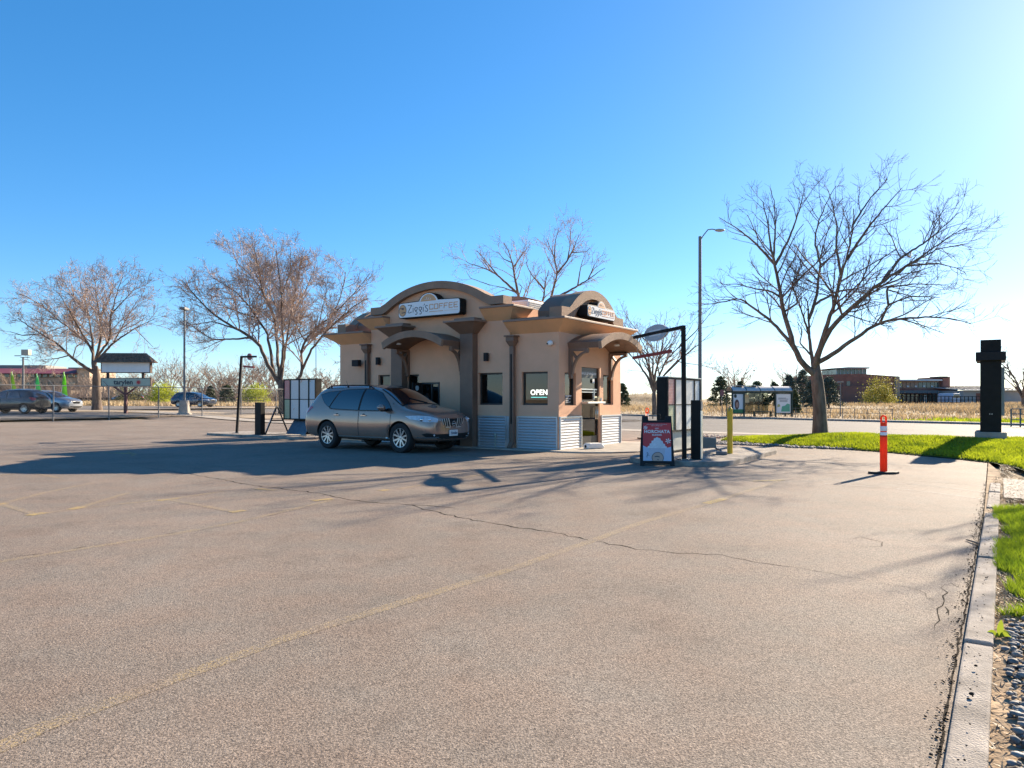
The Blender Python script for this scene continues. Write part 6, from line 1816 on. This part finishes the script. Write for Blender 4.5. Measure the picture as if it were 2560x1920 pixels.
# pole sign with shingled top
D = 46.8; bx_, bz_ = at(314, D), Tz(at(314, D), D)
ps = empty('pole_sign', (bx_, D, bz_), RAD(4), 'wooden pole sign with shingled cap, blank panel and tarylen board', 'sign')
k_ = D/F_PX
zz = lambda py: EYE+(YH-py)*k_ - bz_
xx = lambda px: (px-314)*k_
M_redwood = mat('red_brown_post', (.14,.045,.040), .7, var=.2, vscale=3)
M_darkwood = mat('dark_wood', (.070,.045,.035), .8, var=.25, vscale=4)
M_shingle = mat('cedar_shingle', (.135,.085,.055), .9, var=.35, vscale=7, col2=(.20,.13,.09))
M_pale_board = mat('pale_sign_board', (.42,.46,.36), .6, var=.06, vscale=2)
MB().box(-.09,.09,-.09,.09,-.1,zz(965)).build('post', M_redwood, ps, bevel=.01)
for s_ in (-1, 1):
    MB().bar((0,0,zz(988)), (s_*.75,0,zz(966)), .10, .10).build('brace', M_redwood, ps)
    MB().box(s_*1.12-.07, s_*1.12+.07, -.06, .06, zz(945), zz(925)).build('upright', M_darkwood, ps)
lb = MB().box(xx(256), xx(377), -.13, .13, zz(966), zz(945)).build('lower_board', M_darkwood, ps, bevel=.01)
MB().box(xx(258.5), xx(375.5), -.14, -.131, zz(964.6), zz(946.4)).build('lower_face', M_pale_board, lb)
ub = MB().box(xx(257), xx(376.5), -.16, .16, zz(932.5), zz(904)).build('upper_board', M_darkwood, ps, bevel=.01)
MB().box(xx(259.5), xx(374.5), -.172, -.161, zz(930.6), zz(905.5)).build('blank_face', M_white, ub)
RX = Matrix.Rotation(RAD(90), 4, 'X')
text_mesh('sign_lettering', 'tarylen', .44, M_letter, lb, Matrix.Translation((xx(311), -.146, zz(956))) @ RX, extrude=.003, offset=.012, spacing=1.0)
M_redlogo = mat('red_logo', (.50,.03,.03), .5, var=.05)
sb_ = MB(); cx_, cz_ = xx(347.5), zz(956)
sb_.prism([(cx_+.10*math.cos(a), cz_+.10*math.sin(a)) for a in np.linspace(0, 2*math.pi, 17)[:-1]], 'y', -.147, -.141)
for q in range(14):
    a = 2*math.pi*q/14
    sb_.prism([(cx_+.11*math.cos(a-.14), cz_+.11*math.sin(a-.14)), (cx_+.20*math.cos(a), cz_+.20*math.sin(a)), (cx_+.11*math.cos(a+.14), cz_+.11*math.sin(a+.14))], 'y', -.147, -.141)
sb_.build('sun_logo', M_redlogo, lb)
# hipped shingle cap: eaves rectangle to ridge, real overlapping courses
e0, e1, r0_, r1_ = xx(243), xx(386.5), xx(265), xx(365)
ze, zr_ = zz(906.5), zz(883)
cap = MB().add([(e0,-.50,ze),(e1,-.50,ze),(e1,.50,ze),(e0,.50,ze),(r0_,0,zr_),(r1_,0,zr_)], [(0,1,5,4),(2,3,4,5),(1,2,5),(3,0,4),(0,3,2,1)]).build('shingle_cap', M_shingle, ps)
for c in range(5):
    t0, t1 = c/5, (c+1.15)/5
    L0 = lambda t: (e0+(r0_-e0)*t, e1+(r1_-e1)*t, -.50*(1-t), ze+(zr_-ze)*t)
    xa, xb, ya, za = L0(t0); xc, xd, yc, zc = L0(min(1, t1))
    nsh = 20
    rr_ = random.Random(c)
    for q in range(nsh):
        f0, f1 = q/nsh+.004, (q+1)/nsh-.004
        j = rr_.uniform(0,.02)
        MB().add([(xa+(xb-xa)*f0,ya-.035-j,za+.0),(xa+(xb-xa)*f1,ya-.035-j,za+.0),(xc+(xd-xc)*f1,yc-.008,zc+.012),(xc+(xd-xc)*f0,yc-.008,zc+.012),
                  (xa+(xb-xa)*f0,ya-.035-j,za+.028),(xa+(xb-xa)*f1,ya-.035-j,za+.028)], [(0,1,2,3),(4,5,2,3),(0,4,5,1)]).build('shingle', M_shingle, cap, recalc=False)

def lamp_pole(label, px, D, top, r, head, base=True, group='lamp poles'):
    X = at(px, D); bz = Tz(X, D)
    o = empty('lamp_pole', (X, D, bz), 0, label, 'lamp pole', group)
    h = EYE+(YH-top)*D/F_PX-bz
    if base:
        MB().add([(-.30,-.30,-.05),(.30,-.30,-.05),(.30,.30,-.05),(-.30,.30,-.05),(-.22,-.22,.95),(.22,-.22,.95),(.22,.22,.95),(-.22,.22,.95)], [(0,1,5,4),(1,2,6,5),(2,3,7,6),(3,0,4,7),(4,5,6,7)]).box(-.36,.36,-.36,.36,-.05,.12).build('concrete_base', M_conc, o, bevel=.03)
    MB().cyl((0,0,.9 if base else -.05),(0,0,h), r, r*.75, 12).build('pole', M_steel, o, smooth=50)
    head(o, h)
    return o
def head_box(o, h):
    MB().box(-.18,.18,-.35,.35,h-.05,h+.10).build('lamp_head', M_steel, o, bevel=.02)
def head_flood(o, h):
    MB().box(-.3,.75,-.03,.03,h-.05,h+.02).build('crossarm', M_steel, o)
    MB().box(-.05,.75,-.3,.3,h+.2,h+.85).build('lamp_head', mat('flood_housing', (.35,.32,.25), .5), o, bevel=.04)
    MB().box(-.95,-.25,-.06,.06,h+.12,h+.20).build('side_bar', M_steel, o)
lamp_pole('dark lot light pole on a flared concrete base behind the fence', 461, 46.8, 773, .075, head_box)
lamp_pole('flood lamp pole in front of the far office building', 58, 80, 893, .13, head_flood, base=False)
lamp_pole('thin distant pole between the forked tree and the kiosk', 790, 90, 850, .06, head_box, base=False)
D = 58.5; X = at(1750, D)
sl = empty('street_lamp', (X, D, Tz(X, D)+.1), 0, 'tall grey street lamp across the road with a bent arm', 'street lamp')
h = EYE+(YH-594)*D/F_PX-Tz(X, D)
M_pole = mat('weathered_pole', (.19,.175,.165), .6, metal=.3, var=.1)
MB().cyl((0,0,0),(0,0,h),.16,.125,14).build('pole', M_pole, sl, smooth=50)
MB().cyl((0,0,-.1),(0,0,.35),.26,.22,14).build('base_cover', M_pole, sl, smooth=50)
MB().tube([(0,0,h-.35),(.25,-.05,h+.05),(.62,-.12,h+.52),(.95,-.18,h+.55),(1.2,-.2,h+.50)], .045, 8).build('arm', M_pole, sl, smooth=50)
MB().ball((1.55,-.25,h+.44), (.42,.18,.13), 14, 8).build('lamp_head', mat('pale_lamp_head', (.42,.36,.30), .5), sl, smooth=60)

# cars beyond the fence
def far_car(label, px, py, D, rz, paint, **kw):
    X = at(px, D)
    return build_suv((X, D, Tz(X, D)+.005), rz, paint, label, full=False, group='cars parked beyond the fence', **kw)
M_blackcar = carpaint('black_car_paint', (.020,.020,.023), .2, .25)
M_silver = carpaint('silver_car_paint', (.42,.42,.43), .6, .3)
M_bluecar = carpaint('dark_blue_car_paint', (.018,.032,.065), .4, .25)
far_car('small black hatchback cut off by the left edge', 36, 1028, 43.6, RAD(180-4), M_blackcar, sx=.745, sy=.87, sz=.875, wr=.31, rack=False, axles=(1.55,-1.66))
far_car('silver hatchback behind the black one', 120, 1026, 48.2, RAD(-6), M_silver, sx=.86, sy=.92, sz=.86, wr=.32, rack=False)
far_car('dark car parked far off behind the pole sign', 320, 1006, 112, RAD(180+20), M_blackcar, sx=.92, sy=.96, sz=.95, wr=.35, rack=False)
far_car('dark blue estate car left of the dark conifers', 486, 1017, 76, RAD(-16), M_bluecar, sx=.97, sy=.95, sz=.95, wr=.35)

# feather flags
for k, (px, D, t0, t1, col, lab) in enumerate([(30, 60, 928, 982, (.30,.46,.03), 'lime feather flag nearest the left edge'), (87, 60, 933, 987, (.10,.50,.16), 'mint green feather flag above the silver hatchback'), (149, 60, 928, 1004, (.22,.58,.03), 'bright green feather flag right of the silver hatchback')]):
    X = at(px, D); bz = Tz(X, D)
    o = empty('feather_flag', (X, D, bz), RAD(-8+6*k), lab, 'flag', 'green feather flags at the left lot')
    zt, zb = EYE+(YH-t0)*D/F_PX-bz, EYE+(YH-t1)*D/F_PX-bz
    ln_ = .10*(k-1)
    MB().tube([(-.02,0,-.05),(0+ln_,0,zb),(.10+ln_,0,(zt+zb)/2),(.22+ln_*2,0,zt)], .018, 6).build('mast', M_alum, o)
    fl_ = MB(); n = 12
    A_, B_ = [], []
    for i in range(n+1):
        t = i/n; z = zb+(zt-zb)*t
        w = .46*(1-t**2.6)*(.55+.45*min(1,t*6)); xo = ln_*(1+t)+.10*t+.02
        A_.append((xo, .05*math.sin(t*7), z)); B_.append((xo+w, .06*math.sin(t*7+1), z-.06))
    fl_.add(A_+B_, [(i, n+1+i, n+2+i, i+1) for i in range(n)])
    ff = fl_.build('cloth', leaf_mat('flag_cloth_%d' % k, col, tuple(c*1.15 for c in col), .35), o, smooth=60, recalc=False)
    sd_ = ff.modifiers.new('thickness', 'SOLIDIFY'); sd_.thickness = .004

# rail fences
def rail_fence(label, p0, p1, h, n, rails, m, r=.05, name='rail_fence'):
    o = empty(name, (p0[0], p0[1], Tz(*p0)), 0, label, 'fence')
    for i in range(n+1):
        t = i/n; x, y = p0[0]+(p1[0]-p0[0])*t, p0[1]+(p1[1]-p0[1])*t; z = Tz(x, y)-Tz(*p0)
        MB().box(x-p0[0]-r, x-p0[0]+r, y-p0[1]-r, y-p0[1]+r, z-.1, z+h).build('post', m, o)
    for q in rails:
        MB().tube([(p0[0]+(p1[0]-p0[0])*i/n-p0[0], p0[1]+(p1[1]-p0[1])*i/n-p0[1]-r*1.3, Tz(p0[0]+(p1[0]-p0[0])*i/n, p0[1]+(p1[1]-p0[1])*i/n)-Tz(*p0)+h*q) for i in range(n+1)], r*.9, 4).build('rail', m, o)
rail_fence('dark wooden rail fence along the back of the left lot', (at(150,108),108), (at(305,112),112), .85, 12, (.62,.95), M_darkwood, .09)
rail_fence('brown pipe railing below the lime bush beyond the fence', (at(528,96),96), (at(660,90),90), 1.0, 7, (.35,.68,1.0), mat('rust_pipe', (.16,.11,.08), .7), .035)
rail_fence('grey-green pipe railing at the far right kerb', (at(2528,42),42), (at(2600,39),39), 1.05, 3, (.4,.72,1.0), mat('green_grey_pipe', (.12,.15,.13), .6), .03)
rail_fence('thin wire fence along the field edge', (at(1830,64),64.5), (at(2240,57),57.5), .9, 14, (.55,.95), M_steel, .02)

# ------------------------------------------------------------------ far office building at left
def bx_thing(label, px, D, name='office_building', cat='building', rz=0):
    X = at(px, D)
    return empty(name, (X, D, Tz(X, D)), rz, label, cat)
D = 186.0
ob = bx_thing('far tan office building with maroon roof band and window strips', 90, D, rz=RAD(6))
k_ = D/F_PX; bz_ = Tz(at(90,D), D); zz = lambda py: EYE+(YH-py)*k_-bz_; xx = lambda px: (px-90)*k_
M_tanb = mat('tan_panel', (.42,.31,.215), .85, var=.08, vscale=.5); M_brickb = mat('far_brick', (.26,.125,.085), .9, var=.12, vscale=.6)
M_maroon = mat('maroon_roof', (.20,.045,.055), .6, var=.08, vscale=.4); M_winb = mat('blue_green_glass', (.06,.10,.10), .08, var=.3, vscale=.4, spec=.8); M_greyb = mat('grey_roof', (.24,.225,.21), .8, var=.08, vscale=.4)
MB().box(xx(-140), xx(200), 0, 18, -.3, zz(966)).build('brick_storey', M_brickb, ob)
MB().box(xx(-140), xx(205), -.3, 18, zz(966), zz(944)).build('tan_storey', M_tanb, ob)
MB().box(xx(-140), xx(193), .4, 18, zz(944), zz(932)).build('upper_storey', M_tanb, ob)
MB().prism([(-2.2,zz(934)),(.3,zz(934)),(5.5,zz(919.5)),(4.8,zz(919.5)),(-2.2,zz(935.5))], 'x', xx(-142), xx(194)).build('maroon_roof', M_maroon, ob)
MB().box(xx(-140), xx(78), 7, 18, zz(932), zz(910)).build('grey_penthouse', M_greyb, ob)
MB().box(xx(192), xx(222), -1.2, 14, -.3, zz(922)).build('stair_tower', M_tanb, ob)
MB().box(xx(175), xx(226), -2.0, 14.5, zz(922), zz(919)).build('tower_roof', M_greyb, ob)
for q in range(22):
    x0 = xx(-136+q*15)
    if x0 > xx(186): break
    w_ = MB().box(x0, x0+1.32, .28, .395, zz(943), zz(931)).build('window', M_darkwood, ob)
    MB().box(x0+.08, x0+1.24, .2, .279, zz(942.3), zz(931.6)).build('pane', M_winb, w_)
for q in range(13):
    x0 = xx(-130+q*27)
    if x0 > xx(184): break
    w_ = MB().box(x0, x0+2.05, -.42, -.301, zz(963), zz(954.5)).build('window', M_darkwood, ob)
    MB().box(x0+.1, x0+1.95, -.5, -.421, zz(962.3), zz(955.2)).build('pane', M_winb, w_)
w_ = MB().box(xx(205), xx(211), -1.32, -1.201, zz(943), zz(935)).build('window', M_darkwood, ob)
MB().box(xx(205.6), xx(210.4), -1.4, -1.321, zz(942.4), zz(935.6)).build('pane', M_winb, w_)
lowb = bx_thing('low tan entrance block in front of the far office building', 180, 150, name='annex_building')
k2 = 150/F_PX; z2 = lambda py: EYE+(YH-py)*k2-Tz(at(180,150),150); x2 = lambda px: (px-180)*k2
MB().box(x2(168), x2(178), 0, 3, -.3, z2(976)).build('gate_pier', M_tanb, lowb)
MB().box(x2(208), x2(218), 0, 3, -.3, z2(976)).build('gate_pier', M_tanb, lowb)
MB().box(x2(178.1), x2(207.9), .6, 2.4, -.3, z2(984)).build('low_wall', M_brickb, lowb)

# ------------------------------------------------------------------ brick building at right
D = 172.0
bb = bx_thing('long low red brick building with a glazed lantern across the field', 2240, D, name='brick_building', rz=RAD(-4))
k_ = D/F_PX; bz_ = Tz(at(2240,D), D); zz = lambda py: EYE+(YH-py)*k_-bz_; xx = lambda px: (px-2240)*k_
M_brickr = mat('red_brick', (.235,.090,.062), .9, var=.14, vscale=.7, col2=(.28,.12,.085))
M_brickl = mat('brown_brick', (.21,.10,.075), .9, var=.1, vscale=.7)
M_tanp = mat('tan_cladding', (.38,.26,.18), .85, var=.08, vscale=.6); M_sheet = mat('white_metal_roof', (.62,.63,.62), .45, var=.05)
MB().prism([(xx(2052),-.3),(xx(2247),-.3),(xx(2247),zz(941)),(xx(2150),zz(934)),(xx(2052),zz(937))], 'y', 0, 22).build('hall_wall', M_brickr, bb)
MB().box(xx(2095), xx(2170), -4, -.01, -.3, zz(966)).build('front_block', M_brickl, bb)
MB().box(xx(2236), xx(2246.5), -.6, -.01, -.3, zz(941)).build('pale_pier', M_tanp, bb)
MB().box(xx(2246), xx(2410), 4, 20, -.3, zz(970)).build('low_wing', M_brickr, bb)
MB().box(xx(2246), xx(2372), 5, 20, zz(970), zz(951)).build('upper_wing', M_tanp, bb)
MB().box(xx(2244), xx(2374), 3.6, 20, zz(951), zz(947.5)).build('metal_roof', M_sheet, bb)
MB().box(xx(2371), xx(2389), 3.5, 16, zz(971.5), zz(941)).build('stair_block', M_brickr, bb)
MB().box(xx(2362), xx(2382), 3.2, 8, zz(944), zz(940)).build('block_roof', M_darkwood, bb)
MB().box(xx(2246), xx(2346), .8, 3.99, zz(983), zz(976)).build('porch_roof', mat('slate_porch', (.10,.11,.12), .6), bb)
lan = MB().box(xx(2118), xx(2193), 6, 16, zz(936), zz(919.5)).build('lantern', M_winb, bb)
for q in range(9):
    MB().box(xx(2118+q*9.3), xx(2118+q*9.3)+.14, 5.85, 5.99, zz(934), zz(919.5)).build('mullion', M_sheet, lan)
MB().prism([(xx(2098),zz(918.5)),(xx(2125),zz(919.6)),(xx(2193),zz(919.6)),(xx(2194),zz(916)),(xx(2140),zz(915.5))], 'y', 4, 18).build('lantern_roof', mat('lantern_canopy', (.30,.24,.21), .7), bb)
for q in range(12):
    x0 = xx(2249+q*10.0)
    m_ = M_winb if q in (1,2,7,8,9,10,11) else M_tanp
    w_ = MB().box(x0, x0+.84, 4.86, 4.99, zz(968), zz(955)).build('window', m_, bb)
    if q % 2 == 0: MB().box(x0, x0+.5, 4.76, 4.85, zz(967), zz(963)).build('sash', M_sheet, w_)
for q in range(10):
    x0 = xx(2254+q*10.5)
    w_ = MB().box(x0, x0+.62, 3.86, 3.99, zz(1004), zz(986)).build('window', M_winb, bb)
    MB().box(x0+.70, x0+.84, 3.70, 3.80, -.3, zz(983)).build('porch_post', M_darkwood, bb)
MB().box(xx(2326), xx(2332), 3.6, 3.8, -.2, zz(987)).build('door', M_sheet, bb)
MB().box(xx(2120), xx(2128), -.12, -.005, zz(964), zz(953)).build('window', M_winb, bb)
gb_ = bx_thing('grey hall with pale ribbed roof beside the brick building', 2450, 165, name='grey_hall')
k2 = 165/F_PX; z2 = lambda py: EYE+(YH-py)*k2-Tz(at(2450,165),165); x2 = lambda px: (px-2450)*k2
MB().box(x2(2408), x2(2560), 0, 16, -.3, z2(976)).build('wall', mat('grey_cladding', (.34,.32,.30), .8, var=.08, vscale=.5), gb_)
MB().prism([(-1.2,z2(976)),(16,z2(964)),(16,z2(962.5)),(-1.2,z2(974.5))], 'x', x2(2403), x2(2565)).build('roof', M_sheet, gb_)
for q in range(17): 
    x0 = x2(2403+q*10); MB().prism([(-1.21,z2(974.4)),(15.9,z2(962.4)),(15.9,z2(961.6)),(-1.21,z2(973.6))], 'x', x0, x0+.09).build('roof_rib', M_steel, gb_)
MB().box(x2(2440), x2(2478), -.1, -.005, -.2, z2(983)).build('brick_panel', M_brickr, gb_)
van = bx_thing('pale blue van parked by the brick building', 2390, 160, name='parked_van', cat='van', rz=RAD(6))
M_van = carpaint('pale_blue_van', (.35,.44,.55), .1, .4)
MB().prism([(-1.0,.35),(1.0,.35),(1.02,1.2),(.92,2.0),(.80,2.35),(-.80,2.35),(-.92,2.0),(-1.02,1.2)], 'y', -.2, 4.6).build('body', M_van, van, bevel=.08)
MB().prism([(-.80,1.35),(.80,1.35),(.72,2.1),(-.72,2.1)], 'y', -.22, -.201).build('windscreen', M_carglass, van)
for x in (-.8, .8):
    for y in (.7, 3.7): MB().cyl((x-.12,y,.34),(x+.12,y,.34),.34,n=16).build('wheel', M_tyre, van)
rail_fence('dark iron fence in front of the brick building', (at(2246,158),158), (at(2480,156),156), 1.7, 24, (.5,.95), M_black, .06, name='iron_fence')
fpole = lamp_pole('small lot lamp on a pole in front of the brick hall', 2101, 70, 956, .05, head_box, base=False)

# ------------------------------------------------------------------ bus shelter
D = 60.0; X = at(1907, D); bz_ = Tz(X, D)+.12
bs = empty('bus_shelter', (X, D, bz_), RAD(2), 'dark green glazed bus shelter with two poster panels across the road', 'bus shelter')
k_ = D/F_PX; zb = lambda py: (1044.0-py)*k_; xb = lambda px: (px-1907)*k_
M_green = mat('dark_green_frame', (.018,.040,.032), .5, var=.1)
for px in (1829.5, 1859.5, 1939, 1981):
    MB().box(xb(px)-.055, xb(px)+.055, -.055, .055, 0, zb(981)).build('post', M_green, bs)
for px in (1829.5, 1981): MB().box(xb(px)-.04, xb(px)+.04, 1.3, 1.38, 0, zb(981)).build('post', M_green, bs)
MB().box(xb(1826), xb(1984), -.08, .08, zb(984), zb(979)).build('front_beam', M_green, bs)
MB().box(xb(1826), xb(1984), 1.28, 1.42, zb(984), zb(979)).build('back_beam', M_green, bs)
outer = arc_pts(-.25, 0, 1.55, 0, .40, 10); inner = arc_pts(-.22, -.03, 1.52, -.03, .40, 10)
M_plex = glass_mat('smoky_roof_glazing', (.55,.55,.55), rough=.15)
roofm = mat('grey_roof_panel', (.50,.47,.44), .6, metal=.0, var=.12, vscale=2)
seams = [1828, 1864, 1899, 1935, 1980]
for a, b in zip(seams[:-1], seams[1:]):
    MB().band([(p[0], p[1]+zb(979)) for p in outer], [(p[0], p[1]+zb(979)) for p in inner], 'x', xb(a)+.03, xb(b)-.03).build('roof_panel', roofm, bs, smooth=40)
for a in seams:
    MB().band([(p[0], p[1]+zb(979)+.02) for p in outer], [(p[0], p[1]+zb(979)) for p in inner], 'x', xb(a)-.029, xb(a)+.029).build('roof_rib', M_green, bs)
for a, b in ((1838,1862),(1870,1897)):
    MB().box(xb(a), xb(b), .1, 1.1, zb(966.5), zb(965)).build('solar_panel', mat('solar_blue', (.05,.09,.16), .15, metal=.3, var=.1), bs)
for a, b in ((1861,1899),(1901,1937)):
    MB().box(xb(a), xb(b), 1.33, 1.345, zb(1035), zb(983)).build('back_pane', glass_mat('shelter_glass', (.50,.52,.48)), bs)
MB().box(xb(1912.5)-.03, xb(1912.5)+.03, 1.31, 1.36, zb(1040), zb(983)).box(xb(1861), xb(1937), 1.31, 1.36, zb(1010.5), zb(1009)).box(xb(1861), xb(1937), 1.31, 1.36, zb(1037), zb(1035)).build('back_rail', M_green, bs)
# poster cases
for nm, a, b in (('left', 1833, 1858), ('right', 1942, 1978)):
    pc = MB().box(xb(a)-.07, xb(b)+.07, .06, .16, zb(1036.5), zb(985)).build('poster_case', M_green, bs)
    MB().box(xb(a), xb(b), .045, .059, zb(1034), zb(987)).build('poster', M_whitep, pc)
    if nm == 'left':
        MB().box(xb(a), xb(b), .035, .0445, zb(1034), zb(1025)).build('poster_green_band', mat('poster_green', (.06,.20,.07), .5), pc)
        w_ = xb(b)-xb(a); cx_ = xb(a)+w_*.36
        MB().prism([(cx_+.20*math.cos(t), zb(1013)+.42*math.sin(t)) for t in np.linspace(0,2*math.pi,17)[:-1]], 'y', .036, .0446).build('portrait_hair', mat('poster_dark_hair', (.12,.05,.035), .6), pc)
        MB().prism([(cx_+.02+.12*math.cos(t), zb(1014)+.25*math.sin(t)) for t in np.linspace(0,2*math.pi,15)[:-1]], 'y', .030, .0359).build('portrait_face', mat('poster_skin', (.50,.26,.18), .6), pc)
        MB().prism([(xb(1838)+.12*math.cos(t), zb(992)+.16*math.sin(t)) for t in np.linspace(0,2*math.pi,13)[:-1]], 'y', .036, .0446).build('poster_roundel', M_green, pc)
    else:
        MB().prism([(xb(1954),zb(1031)),(xb(1976),zb(1031)),(xb(1976),zb(1012)),(xb(1969),zb(1011)),(xb(1964),zb(1016)),(xb(1956),zb(1018))], 'y', .036, .0446).build('poster_green_shape', mat('poster_teal', (.10,.36,.24), .5), pc)
        MB().prism([(xb(1944)+.0,zb(1020)),(xb(1952),zb(1018)),(xb(1950),zb(1012)),(xb(1945),zb(1013))], 'y', .036, .0446).build('poster_yellow_shape', mat('poster_yellow', (.42,.40,.16), .5), pc)
        for r_, (y_, w0, w1) in enumerate(((997,1947,1966),(999.5,1947,1972),(1003,1950,1970),(1006,1950,1970))):
            MB().box(xb(w0), xb(w1), .036, .0446, zb(y_+.7), zb(y_-.6)).build('poster_line', M_steel, pc)
MB().box(xb(1871), xb(1886), 1.29, 1.312, zb(1009), zb(988)).build('timetable', mat('cream_notice', (.70,.58,.36), .5, var=.12, vscale=5), bs)
bn = empty('bench', (X+xb(1914), D+.75, bz_), RAD(2), 'dark green slatted bench inside the bus shelter', 'bench')
MB().box(xb(1892)-xb(1914), xb(1936)-xb(1914), -.2, .2, .40, .46).build('seat', M_green, bn)
for x in (xb(1893)-xb(1914), xb(1935)-xb(1914)): MB().box(x-.04, x+.04, -.18, .18, 0, .399).build('leg', M_green, bn)
sgn = empty('bus_stop_pole', (at(1805, 59.5), 59.5, Tz(at(1805,59.5),59.5)+.1), 0, 'thin sign pole on the far kerb left of the bus shelter', 'sign pole')
MB().cyl((0,0,0),(0,0,2.3),.03,n=8).build('pole', M_steel, sgn)
MB().box(-.16,.16,-.03,-.028,1.75,2.25).build('plate', mat('maroon_sign', (.22,.08,.08), .5), sgn)
